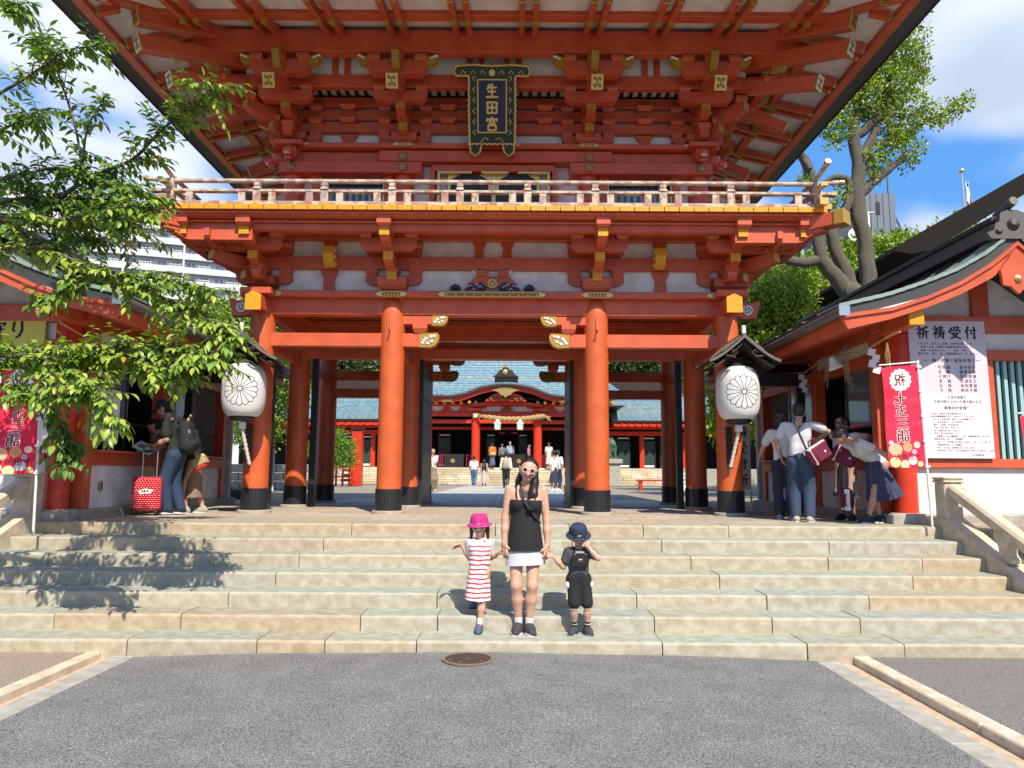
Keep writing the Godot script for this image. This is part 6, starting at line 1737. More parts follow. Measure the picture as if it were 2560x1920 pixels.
func leaf_mesh(l: float, w: float, fold := 0.25, droop := 0.25) -> Mb: # pointed oval leaf, creased along the midrib, bent at the tip; grows along +z
	var b := Mb.new()
	var st := [[0.0, 0.0], [0.18, 0.62], [0.42, 1.0], [0.72, 0.70], [1.0, 0.0]]
	var mid := []
	var lf := []
	var rt := []
	for q in st:
		var z: float = q[0] * l
		var y: float = -droop * l * q[0] * q[0]
		mid.append(Vector3(0, y, z))
		lf.append(Vector3(-w * q[1] / 2, y + fold * w * q[1] / 2, z))
		rt.append(Vector3(w * q[1] / 2, y + fold * w * q[1] / 2, z))
	for i in 4:
		if i == 0:
			b.tri(mid[0], mid[1], lf[1]); b.tri(mid[0], rt[1], mid[1])
		elif i == 3:
			b.tri(mid[3], mid[4], lf[3]); b.tri(mid[3], rt[3], mid[4])
		else:
			b.quad(mid[i], mid[i + 1], lf[i + 1], lf[i]); b.quad(mid[i], rt[i], rt[i + 1], mid[i + 1])
	return b

func sprig_mesh(n: int, size: float, l: float, w: float) -> Mb: # a few leaves round a point
	var b := Mb.new()
	for k in n:
		var d := Vector3(R(-1, 1), R(-0.7, 0.8), R(-1, 1)).normalized()
		var at := d * size * R(0.2, 1.0)
		var f := (d + Vector3(R(-0.7, 0.7), R(-0.9, 0.2), R(-0.7, 0.7))).normalized()
		var r := f.cross(Vector3(R(-0.3, 0.3), 1, R(-0.3, 0.3))).normalized()
		var u := r.cross(f)
		var t := at + f * l
		var m := at + f * l * 0.45
		b.tint = Color(1, 1, 1).darkened(R(0.0, 0.35))
		b.quad(at, m + r * w * 0.5 + u * w * 0.12, t, m - r * w * 0.5 + u * w * 0.12)
	return b

func multi(called: String, mesh: Mesh, places: Array, tints: Array, parent: Node, kind := "stuff") -> MultiMeshInstance3D:
	var mm := MultiMesh.new()
	mm.transform_format = MultiMesh.TRANSFORM_3D
	mm.use_colors = true
	mm.mesh = mesh
	mm.instance_count = places.size()
	for i in places.size():
		mm.set_instance_transform(i, places[i])
		mm.set_instance_color(i, tints[i])
	var o := MultiMeshInstance3D.new()
	o.name = numbered(called, parent)
	o.multimesh = mm
	parent.add_child(o, true)
	if kind: o.set_meta("kind", kind)
	return o

func leaf_mat(called: String, c: Color, back: Color, rough := 0.5) -> StandardMaterial3D:
	var m := mat(called, c, rough)
	m.vertex_color_use_as_albedo = true
	m.backlight_enabled = true
	m.backlight = back
	m.cull_mode = BaseMaterial3D.CULL_DISABLED
	return m

func tree(called: String, label: String, category: String, at: Vector3, trunk_r: float, lobes: Array, per: float, leaf: StandardMaterial3D, l: float, group := "") -> void: # trunk and limbs up to leafy lobes [x, y, z offset, radius]
	var t := thing(called, label, category, at, group)
	var b := Mb.new()
	var fork := Vector3(R(-0.2, 0.2), lobes[0][1] * 0.45, R(-0.2, 0.2))
	b.tube([Vector3(0, -0.2, 0), Vector3(0, fork.y * 0.5, 0), fork], [trunk_r * 1.25, trunk_r, trunk_r * 0.8], 9)
	for q in lobes:
		var c := Vector3(q[0], q[1], q[2])
		var m := fork.lerp(c, 0.5) + Vector3(0, 0.3 * q[3], 0) * R(-0.4, 0.4)
		b.tube([fork, m, c, c + Vector3(R(-0.3, 0.3), 0.5, R(-0.3, 0.3)) * q[3]], [trunk_r * 0.5, trunk_r * 0.38, trunk_r * 0.2, trunk_r * 0.06], 6)
	L("trunk", b, M.bark, t)
	var spots := []
	var tints := []
	for q in lobes:
		var c := Vector3(q[0], q[1], q[2])
		var n := int(per * q[3] * q[3])
		for k in n:
			var d := Vector3(R(-1, 1), R(-1, 1), R(-1, 1))
			if d.length() > 1.0 or d.length() < 0.05: d = d.normalized() * R(0.6, 1.0)
			var bumpy := 0.82 + 0.22 * sin(d.x * 7.0 + q[0] * 3.0) * sin(d.y * 6.0 + q[1]) + 0.12 * sin(d.z * 13.0 + d.x * 9.0)
			d = d.normalized() * pow(d.length(), 0.35) * bumpy
			if d.y < -0.55 and rng.randf() < 0.6: continue
			var p := c + Vector3(d.x * q[3], d.y * q[3] * 0.8, d.z * q[3])
			spots.append(Transform3D(Basis.from_euler(Vector3(R(0, TAU), R(0, TAU), R(0, TAU))) * Basis.from_scale(Vector3.ONE * R(0.7, 1.25)), p))
			var v := R(0.65, 1.12)
			tints.append(Color(v * R(0.9, 1.15), v, v * R(0.8, 1.0)))
	multi("crown", sprig_mesh(11, l * 2.6, l, l * 0.55).mesh(leaf), spots, tints, t)

func hall() -> void:
	var t := thing("main_hall", "vermilion main hall with blue-green copper roofs and a curved entrance gable, seen through the gate", "shrine hall", V(0, TOP, 56))
	var D := 50.0
	var bx := func(called: String, x0: float, x1: float, y0: float, y1: float, d0: float, d1: float, m: String, parent: Node = t) -> MeshInstance3D:
		return W(called, Mb.new().bx(x0, x1, y0, y1, -d0, -d1, 0.02), M[m], parent)
	# flight of stone steps in blocks
	var tones := [mat("hall_step_a", lin(0.60, 0.52, 0.38), 0.85, tex.stone, 0.12), mat("hall_step_b", lin(0.52, 0.45, 0.32), 0.85, tex.stone, 0.12), mat("hall_step_c", lin(0.64, 0.58, 0.46), 0.85, tex.stone, 0.12)]
	var stairs_of := base_of("stone_steps", t)
	for i in 7:
		var x := -11.0 + (1.1 if i % 2 else 0.0)
		while x < 11.0:
			var w := R(1.6, 2.6)
			W("step_block", Mb.new().bx(x + 0.012, minf(x + w, 11.4) - 0.012, TOP + 0.16 * i + 0.014, TOP + 0.16 * (i + 1), -D + 2.6 - 0.38 * i, -D - 0.2, 0.012), tones[rng.randi() % 3], stairs_of)
			x += w
	bx.call("stone_floor", -22, 22, 1.0, 2.18, D, 66, "grey_stone")
	# entrance columns and beams
	for x in [-2.13, 2.05, -6.4, 6.3]: W("round_column", Mb.new().lathe(PV([0.29, 2.18, 0.29, 5.5]), 20, Transform3D(Basis(), V(x, 0, D))), M.scarlet, t)
	for x in [-2.13, 2.05]: W("square_column", Mb.new().bx(x - 0.2, x + 0.2, 2.18, 6.6, -D - 3.0, -D - 3.4), M.scarlet, t)
	bx.call("tie_beam", -6.6, 6.5, 5.62, 5.92, D - 0.14, D + 0.14, "scarlet")
	bx.call("tie_beam", -6.6, 6.5, 5.14, 5.40, D - 0.1, D + 0.1, "scarlet")
	bx.call("lintel", -6.6, 6.5, 4.84, 5.05, D + 2.0, D + 2.2, "scarlet")
	bx.call("plaster_panel", -6.5, 6.4, 5.95, 6.35, D + 0.02, D + 0.06, "plaster")
	bx.call("upper_beam", -6.6, 6.5, 6.30, 6.52, D - 0.12, D + 0.12, "scarlet")
	for x in [-2.13, 2.05]:
		var c := Mb.new()
		frus(c, V(x, 5.95, D), 0.25, 0.42, 0.0, 0.2)
		c.prism(arm_outline(0.75, 0.22), -0.15, 0.15, Transform3D(Basis(), V(x, 6.15, D - 0.05)))
		W("bracket", c, M.scarlet, t)
		bx.call("gilt_bracket_cap", x - 0.11, x + 0.11, 6.35, 6.66, D - 0.35, D - 0.2, "gold")
		bx.call("hanging_lamp", x - 0.19, x + 0.19, 5.48, 5.82, D - 0.46, D - 0.08, "gold")
		bx.call("lamp_glass", x - 0.14, x + 0.14, 5.53, 5.74, D - 0.475, D - 0.45, "plastic_white")
	for x in [-5.4, -4.1, -3.0, 3.0, 4.1, 5.4]:
		W("frog_leg_strut", Mb.new().prism(PV([-0.45, 0, -0.30, 0.14, -0.16, 0.34, 0.16, 0.34, 0.30, 0.14, 0.45, 0]), 0, 0.1, Transform3D(Basis(), V(x, 5.93, D))), M.scarlet, t)
	for i in 26: # painted rafter ends under the eave
		var x := -7.0 + i * 0.56
		if absf(x + 0.05) < 2.4: continue
		bx.call("rafter_end", x - 0.09, x + 0.09, 6.40, 6.56, D - 1.2, D - 0.2, "ochre")
	# curved entrance gable
	var low := PackedVector2Array()
	for i in 41:
		var x := -5.0 + i * 0.25
		var u := absf(x) / 5.0
		low.append(Vector2(x - 0.08, 6.72 + 0.90 * pow(cos(minf(u * 1.0, 1.0) * PI / 2), 2.2) - 0.12 * sin(clampf((u - 0.35) / 0.5, 0, 1) * PI) + 0.12 * u * u))
	var mk := func(dy0: float, dy1: float) -> PackedVector2Array:
		var o := PackedVector2Array()
		var r := PackedVector2Array()
		for p in low:
			o.append(p + Vector2(0, dy1)); r.append(p + Vector2(0, dy0))
		r.reverse()
		o.append_array(r)
		return o
	W("gable_eave", Mb.new().prism(mk.call(-0.06, 0.17), 0, 5.0, Transform3D(Basis(), V(0, 0, D + 3.4))), M.copper_brown, t)
	W("barge_board", Mb.new().prism(mk.call(-0.36, -0.062), 0, 0.16, Transform3D(Basis(), V(0, 0, D - 1.2))), M.scarlet, t)
	var n := 60
	for i in n: # copper tile rows of the gable, each a raised rib running back
		var u := (i + 0.5) / n * 40.0
		var k := int(u)
		var p: Vector2 = low[k].lerp(low[mini(k + 1, 40)], u - k)
		var q: Vector2 = low[mini(k + 1, 40)] - low[k]
		var up := Vector2(-q.y, q.x).normalized()
		W("copper_rib", Mb.new().box(V(p.x + up.x * 0.23, p.y + 0.16 + up.y * 0.09, D + 0.0), Vector3(0.135, 0.15, 3.4), 0.03, Basis(Vector3.BACK, atan2(q.y, q.x)) * Basis(Vector3.RIGHT, 0.10)), M.copper_roof, t)
	W("gable_ridge", Mb.new().bx(-0.85, 0.7, 7.85, 8.12, -D + 1.5, -D - 5), M.copper_brown, t)
	var orn := W("ridge_end_tile", Mb.new().prism(PV([-0.85, 0, -0.60, 0.16, -0.42, 0.42, -0.2, 0.5, -0.16, 0.62, 0.16, 0.62, 0.2, 0.5, 0.42, 0.42, 0.60, 0.16, 0.85, 0]), 0, 0.25, Transform3D(Basis(), V(-0.12, 8.12, D - 1.5))), M.dark_wood, t)
	W("gilt_crest", Mb.new().lathe(PV([0.17, 0, 0.17, 0.05, 0, 0.08]), 20, Transform3D(Basis(Vector3.RIGHT, PI / 2), V(-0.15, 8.42, D - 1.75))).bx(-0.27, -0.03, 8.72, 8.98, -D + 1.5, -D + 1.3), M.gold, orn)
	var g := W("gable_carving", Mb.new().prism(PV([-0.95, 0.16, -0.7, 0.20, -0.4, 0.32, 0, 0.36, 0.4, 0.32, 0.7, 0.20, 0.95, 0.16, 0.6, 0.08, 0.42, -0.02, 0.34, -0.16, 0.16, -0.18, 0, -0.34, -0.16, -0.18, -0.34, -0.16, -0.42, -0.02, -0.6, 0.08]), 0, 0.12, Transform3D(Basis(), V(-0.12, 7.10, D - 1.32))), M.gold, t)
	W("carved_field", Mb.new().prism(PV([-1.5, 6.56, -1.1, 6.95, -0.5, 7.18, 0.3, 7.18, 0.9, 6.95, 1.3, 6.56]), 0, 0.1, Transform3D(Basis(), V(0, 0, D - 0.9))), M.scarlet, t)
	for k in 6: W("carved_cloud", Mb.new().ball(V(-1.1 + k * 0.4, 6.72, D - 1.04), Vector3(0.18, 0.10, 0.05)), M.gold_dark, g)
	for x in [-4.0, 3.8]: bx.call("gilt_fitting", x - 0.35, x + 0.35, 6.47, 6.62, D - 1.39, D - 1.36, "gold")
	W("rainbow_beam", Mb.new().prism(PV([-2.4, 6.42, -1.3, 6.56, 1.2, 6.56, 2.3, 6.42, 2.3, 6.22, 1.2, 6.36, -1.3, 6.36, -2.4, 6.22]), 0, 0.2, Transform3D(Basis(), V(0, 0, D - 0.4))), M.scarlet, t)
	W("frog_leg_strut", Mb.new().prism(PV([-0.5, 0, -0.30, 0.16, -0.2, 0.38, 0.2, 0.38, 0.30, 0.16, 0.5, 0]), 0, 0.1, Transform3D(Basis(), V(-0.05, 5.98, D - 0.15))), M.scarlet, t)
	W("strut_carving", Mb.new().ball(V(-0.05, 6.10, D - 0.28), Vector3(0.22, 0.12, 0.05)), M.gold_dark, t)
	# main roof and wing roofs: copper courses, eaves lifted at the corners
	roof_face(t, -8.3, 8.2, 50.8, 6.85, 60.0, 12.2, 0.55)
	for s in [-1, 1]:
		roof_face(t, 7.3 if s > 0 else -22.0, 22.0 if s > 0 else -8.0, 51.5, 5.52, 57.0, 7.9, 0.0)
		bx.call("wing_ridge", 6.5 * s, 22.0 * s, 7.7, 8.0, 56.6, 57.2, "copper_brown")
		for x in [8.7, 12.5]: W("gilt_crest", Mb.new().lathe(PV([0.12, 0, 0.12, 0.05, 0, 0.08]), 14, Transform3D(Basis(Vector3.RIGHT, PI / 2), V(x * s, 7.86, 56.58))), M.gold, t)
		W("eave_underside", Mb.new().bx(7.4 * s, 22 * s, 5.10, 5.30, -51.7, -54), M.scarlet, t)
		for i in 26: W("rafter_end", Mb.new().bx(7.5 * s + i * 0.5 * s - 0.08, 7.5 * s + i * 0.5 * s + 0.08, 5.12, 5.30, -51.45, -51.72), M.scarlet, t)
		bx.call("wing_beam", 6.4 * s, 22 * s, 4.55, 4.85, 53.0, 53.3, "scarlet")
		bx.call("wing_beam", 6.4 * s, 22 * s, 5.0, 5.12, 53.0, 53.3, "scarlet")
		for x in [6.6, 9.6, 12.6, 15.6]:
			bx.call("wing_post", x * s - 0.16, x * s + 0.16, 2.18, 4.6, 52.95, 53.25, "scarlet")
		for x in [7.2, 8.3, 10.1, 11.4, 13.2]:
			lattice_door(t, x * s, 53.1, 1.0, 2.25)
	for x in [-4.5, -1.2, 1.1, 4.5]: lattice_door(t, x, 53.0, 0.62 if absf(x) < 2 else 0.9, 2.4)
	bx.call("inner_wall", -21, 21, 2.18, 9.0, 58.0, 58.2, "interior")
	bx.call("inner_ceiling", -8, 8, 6.4, 6.5, 50.6, 58.0, "dark_wood")
	bx.call("roof_core", -7.5, 7.5, 6.5, 8.0, 54, 66, "dark_wood")
	bx.call("wing_core", -21, 21, 5.3, 5.45, 52, 57.8, "dark_wood")
	for s in [-1, 1]: W("altar_lamp", Mb.new().bx(0.25 * s + 0.05, 0.65 * s + 0.05, 4.62, 4.70, -52.5, -52.7), M.scarlet, t)
	# offering boxes and red barriers on the floor of the hall
	for q in [[-3.6, 1.3, "black offering box with a gold crest at the left of the hall entrance"], [0.9, 1.8, "long black offering box in the middle of the hall entrance"]]:
		var o := thing("offering_box", q[2], "offering box", V(q[0], 2.18, 50.9))
		L("chest", Mb.new().bx(-q[1] / 2, q[1] / 2, 0, 0.85, -0.35, 0.35, 0.02), M.black, o)
		L("gilt_crest", Mb.new().lathe(PV([0.15, 0, 0.15, 0.02, 0, 0.03]), 16, Transform3D(Basis(Vector3.RIGHT, PI / 2), Vector3(-0.1, 0.45, 0.36))), M.gold, o)
		for k in 5: L("lid_slat", Mb.new().bx(-q[1] / 2, q[1] / 2, 0.85, 0.9, -0.32 + k * 0.14, -0.25 + k * 0.14), M.dark_wood, o)
	for x in [-4.7, -2.4, 2.75]:
		var o := thing("red_barrier", "dark red slatted barrier in the hall %s" % {-4.7: "left of the crested offering box", -2.4: "between crested box and left round column", 2.75: "beside the right round column"}[x], "barrier", V(x, 2.18, 50.8), "red barriers in the hall")
		L("rail", Mb.new().bx(-0.42, 0.42, 0.80, 0.88, -0.05, 0.05).bx(-0.42, 0.42, 0.1, 0.16, -0.05, 0.05), mat("maroon", lin(0.20, 0.015, 0.02), 0.5) if not M.has("maroon") else M.maroon, o)
		for k in 7: L("slat", Mb.new().bx(-0.40 + k * 0.13, -0.33 + k * 0.13, 0.16, 0.80, -0.03, 0.03), M.maroon, o)
	# sacred rope with two paper tassels
	var r := thing("sacred_rope", "thick twisted straw rope strung under the hall's curved gable", "shrine rope", V(0.1, 5.5, D - 0.6))
	for e in 2:
		var pts := []
		var rad := []
		for i in 61:
			var u := i / 60.0
			var a := u * TAU * 7.0 + PI * e
			pts.append(Vector3(lerpf(-2.1, 2.45, u), 0.12 - 0.22 * sin(u * PI) + 0.075 * sin(a), 0.075 * cos(a)))
			rad.append(0.12 * smooth(-0.1, 0.2, u))
		L("rope_strand", Mb.new().tube(pts, rad, 8), M.straw, r)
	var b := Mb.new()
	for k in 14: b.tube([Vector3(2.4, 0.1, 0), Vector3(2.75 + R(-0.1, 0.1), 0.0 + R(-0.22, 0.15), R(-0.1, 0.1))], [0.05, 0.015], 5)
	L("straw_end", b, M.straw, r)
	for x in [-0.65, 0.85]:
		var p := thing("paper_tassel", "white pleated paper tassel hung from the sacred rope, the %s one" % ("left" if x < 0 else "right"), "paper tassel", V(x, 4.72, D - 0.75), "paper tassels")
		b = Mb.new()
		for k in 16:
			var a := TAU * k / 16.0
			b.box(Vector3(0.17 * sin(a), 0.22, 0.17 * cos(a)), Vector3(0.12, 0.5, 0.012), 0.0, Basis(Vector3.UP, a + 0.6) * Basis(Vector3.BACK, 0.12))
		b.lathe(PV([0.22, 0.36, 0.14, 0.55, 0.05, 0.66]), 12)
		L("paper_pleats", b, M.paper, p)
		L("knot", Mb.new().ball(Vector3(0, 0.66, 0), Vector3(0.06, 0.06, 0.06)), M.straw, p)

func lattice_door(t: Node3D, x: float, d: float, w: float, h: float) -> void:
	var y := 2.2
	var f := W("door_leaf", Mb.new().bx(x - w / 2, x + w / 2, y, y + h, -d, -d - 0.1, 0.01), M.black, t)
	for k in 2:
		var y0 := y + 0.3 + k * (h - 0.2) * 0.5
		var y1 := y0 + (h - 0.7) * 0.5
		W("green_panel", Mb.new().bx(x - w * 0.38, x + w * 0.38, y0, y1, -d + 0.012, -d), M.door_green, f)
		var b := Mb.new()
		for i in 6: b.bx(x - w * 0.38 + w * 0.152 * i - 0.012, x - w * 0.38 + w * 0.152 * i + 0.012, y0, y1, -d + 0.022, -d + 0.01)
		for i in 6: b.bx(x - w * 0.38, x + w * 0.38, lerpf(y0, y1, i / 5.0) - 0.012, lerpf(y0, y1, i / 5.0) + 0.012, -d + 0.0225, -d + 0.01)
		W("lattice", b, M.black, f)
	W("white_panel", Mb.new().bx(x - w * 0.38, x + w * 0.38, y + 0.1, y + 0.24, -d + 0.012, -d).bx(x - w * 0.38, x + w * 0.38, y + h - 0.3, y + h - 0.06, -d + 0.012, -d), M.white_paint, f)

func roof_face(t: Node3D, x0: float, x1: float, d0: float, y0: float, d1: float, y1: float, lift: float) -> void: # courses of copper sheet, each lapping the one below
	var n := 22
	var prof := func(u: float) -> Vector2: return Vector2(lerpf(d0, d1, u), lerpf(y0, y1, pow(u, 1.25)))
	for i in n:
		var a: Vector2 = prof.call(float(i) / n)
		var b: Vector2 = prof.call(float(i + 1) / n)
		var rows := [[], []]
		for k in 25:
			var u := k / 24.0
			var x := lerpf(x0, x1, u)
			var c := absf(u - 0.5) * 2.0
			var up := lift * pow(c, 5.0) * pow(1.0 - float(i) / n, 2.0)
			var inset := (x - (x0 + x1) / 2) * 0.30 * (float(i) / n) if lift > 0 else 0.0
			rows[0].append(V(x - inset, a.y + up + 0.035, a.x)); rows[1].append(V(x - inset, b.y + up * 0.9, b.x))
		W("copper_course", Mb.new().sheet(rows, Vector3.UP, 0.035), [M.copper_roof, M.copper_roof_b, M.copper_roof, M.copper_roof_c][rng.randi() % 4], t)
	var e := []
	var e2 := []
	for k in 25:
		var u := k / 24.0
		var up := lift * pow(absf(u - 0.5) * 2.0, 5.0)
		e.append(V(lerpf(x0, x1, u), y0 + up + 0.02, d0 + 0.02)); e2.append(V(lerpf(x0, x1, u), y0 + up - 0.18, d0 + 0.25))
	W("eave_edge", Mb.new().sheet([e, e2], Vector3(0, -0.3, 1)), M.copper_brown, t)
	var e3 := []
	for k in 25: e3.append(e2[k] + Vector3(0, 0.05, -2.6))
	W("eave_underside", Mb.new().sheet([e2, e3], Vector3.DOWN), M.scarlet, t)

func court() -> void:
	# lion-dog on its pedestal, bench, sign, fence, small lantern and maple
	var t := thing("guardian_statue", "verdigris bronze guardian lion on a stone pedestal at the right of the court", "statue", V(6.25, TOP, 45))
	L("pedestal", Mb.new().bx(-0.75, 0.75, 0, 0.3, -0.75, 0.75, 0.02).bx(-0.55, 0.55, 0.3, 1.35, -0.55, 0.55, 0.02).bx(-0.68, 0.68, 1.35, 1.62, -0.68, 0.68, 0.03), M.grey_stone, t)
	L("plinth", Mb.new().bx(-0.5, 0.5, 1.62, 1.74, -0.4, 0.4, 0.02), M.verdigris_dark, t)
	var o := Vector3(0, 1.74, 0)
	L("lion_body", field([[o + Vector3(-0.25, 0.25, 0), o + Vector3(0.15, 0.55, 0), 0.24, 0.26], [o + Vector3(0.15, 0.55, 0), o + Vector3(0.1, 0.85, 0.05), 0.24, 0.25], [o + Vector3(0.15, 0.80, 0.15), o + Vector3(0.22, 0.74, 0.32), 0.15, 0.10],
		[o + Vector3(0.25, 0.5, 0.14), o + Vector3(0.32, 0.03, 0.16), 0.09, 0.08], [o + Vector3(0.25, 0.5, -0.14), o + Vector3(0.32, 0.03, -0.16), 0.09, 0.08], [o + Vector3(-0.25, 0.2, 0.2), o + Vector3(0.05, 0.06, 0.22), 0.14, 0.08], [o + Vector3(-0.25, 0.2, -0.2), o + Vector3(0.05, 0.06, -0.22), 0.14, 0.08],
		[o + Vector3(-0.42, 0.3, 0), o + Vector3(-0.5, 0.75, 0), 0.12, 0.06], [o + Vector3(-0.1, 0.95, 0), o + Vector3(-0.05, 0.7, 0.0), 0.14, 0.18]], 0.045, 0.05, M.verdigris_dark), M.verdigris_dark, t)
	var bn := thing("red_bench", "low red bench on the gravel court past the right columns", "bench", V(6.6, TOP, 33))
	L("seat", Mb.new().bx(-0.75, 0.75, 0.40, 0.48, -0.3, 0.3, 0.02), M.scarlet, bn)
	for x in [-0.6, 0.6]: L("leg", Mb.new().bx(x - 0.06, x + 0.06, 0, 0.40, -0.25, 0.25, 0.01), M.scarlet, bn)
	var sg := thing("leaning_board", "pale green board with a pink character leaning on the gravel by the red bench", "sign", V(7.95, TOP, 32.2))
	L("board_panel", Mb.new().box(Vector3(0, 0.40, 0), Vector3(1.1, 0.8, 0.04), 0.01, Basis(Vector3.RIGHT, -0.2)), mat("board_green", lin(0.55, 0.72, 0.62), 0.6), sg)
	var ch := glyph_mesh("七", 0.42, Vector3(-0.3, 0.42, 0.024), 0.06, 0.004)
	L("character", ch, mat("pink_paint", lin(0.72, 0.2, 0.25), 0.6), sg)
	var fe := thing("red_fence", "low scarlet fence by the maple at the left of the court", "fence", V(-9.8, TOP, 40))
	L("rail", Mb.new().bx(-1.4, 1.4, 0.95, 1.05, -0.05, 0.05), M.scarlet, fe)
	L("rail", Mb.new().bx(-1.4, 1.4, 0.45, 0.53, -0.05, 0.05), M.scarlet, fe)
	for k in 9: L("picket", Mb.new().bx(-1.4 + k * 0.35 - 0.05, -1.4 + k * 0.35 + 0.05, 0, 1.2, -0.045, 0.045), M.scarlet, fe)
	var p2 := thing("red_post", "tall scarlet post standing behind the maple", "post", V(-8.1, TOP, 40.5))
	L("shaft", Mb.new().bx(-0.28, 0.28, 0, 3.0, -0.28, 0.28, 0.02), M.scarlet, p2)
	L("cap", Mb.new().bx(-0.34, 0.34, 3.0, 3.12, -0.34, 0.34, 0.02), M.black, p2)
	paper_lantern(-3.55, 30.0, 0.1, "white paper lantern in the court, half hidden left of the hall entrance", 1.0, 2.45)
	var post := thing("lantern_post", "black post that carries the court's paper lantern", "post", V(-3.55, TOP, 30.35))
	L("shaft", Mb.new().bx(-0.06, 0.06, 0, 2.7, -0.06, 0.06), M.black, post)
	L("arm", Mb.new().bx(-0.04, 0.04, 2.3, 2.38, 0, 0.35), M.black, post)
	var ml := leaf_mat("maple_leaf", lin(0.20, 0.36, 0.03), Color(0.55, 0.75, 0.15))
	tree("maple_tree", "small bright yellow-green maple left of the hall steps", "tree", V(-9.1, TOP, 38.5), 0.07, [[0.0, 2.4, 0, 0.85], [-0.6, 1.8, 0.2, 0.7], [0.7, 1.9, 0, 0.7], [0.2, 1.4, 0.3, 0.6], [0.9, 1.3, 0.1, 0.45]], 260, ml, 0.11)
	var box := thing("planter_trough", "dark green planter trough with seedlings past the amulet office", "planter", V(-6.6, TOP, 19.0))
	var pb := Mb.new().bx(-0.35, 0.35, 0, 0.22, -0.15, 0.15, 0.02)
	L("trough", pb, M.frame_green, box)
	for k in 7: L("trough_rib", Mb.new().bx(-0.33 + k * 0.11 - 0.012, -0.33 + k * 0.11 + 0.012, 0.01, 0.2, 0.15, 0.165), M.frame_green, box)
	var spots := []
	var tints := []
	for k in 26:
		spots.append(Transform3D(Basis.from_euler(Vector3(R(-0.5, 0.5), R(0, 6), 0)), Vector3(R(-0.3, 0.3), R(0.25, 0.42), R(-0.1, 0.1))))
		tints.append(Color(1, 1, 1))
	multi("seedlings", sprig_mesh(7, 0.09, 0.08, 0.04).mesh(ml), spots, tints, box)
	t = thing("stone_wall", "low grey stone wall bounding the court on the left", "wall", V(-14, TOP, 30))
	for k in 14:
		for j in 3: L("wall_stone", Mb.new().box(Vector3(-2.0 + k * 0.6 + (0.3 if j % 2 else 0.0), 0.17 + j * 0.34, 0), Vector3(0.58, 0.32, 0.5), 0.04), M.grey_stone, t)
	t = thing("pale_tree_trunk", "pale leaning tree trunk past the amulet office, seen under the left lantern", "tree", V(-8.2, TOP, 21))
	L("trunk", Mb.new().tube([Vector3(-0.2, -0.2, 0), Vector3(0.05, 1.2, 0), Vector3(0.5, 2.6, 0), Vector3(0.9, 4.4, 0)], [0.34, 0.26, 0.2, 0.15], 10), M.bark_pale, t)
	spots = []
	tints = []
	for k in 240:
		spots.append(Transform3D(Basis.from_euler(Vector3(R(0, 6), R(0, 6), 0)), Vector3(0.9 + R(-1.6, 1.8), R(2.6, 5.6), R(-1.4, 1.4))))
		tints.append(Color(1, 1, 1).darkened(R(0, 0.3)))
	multi("crown", sprig_mesh(10, 0.35, 0.15, 0.08).mesh(M.leaf_mid), spots, tints, t)

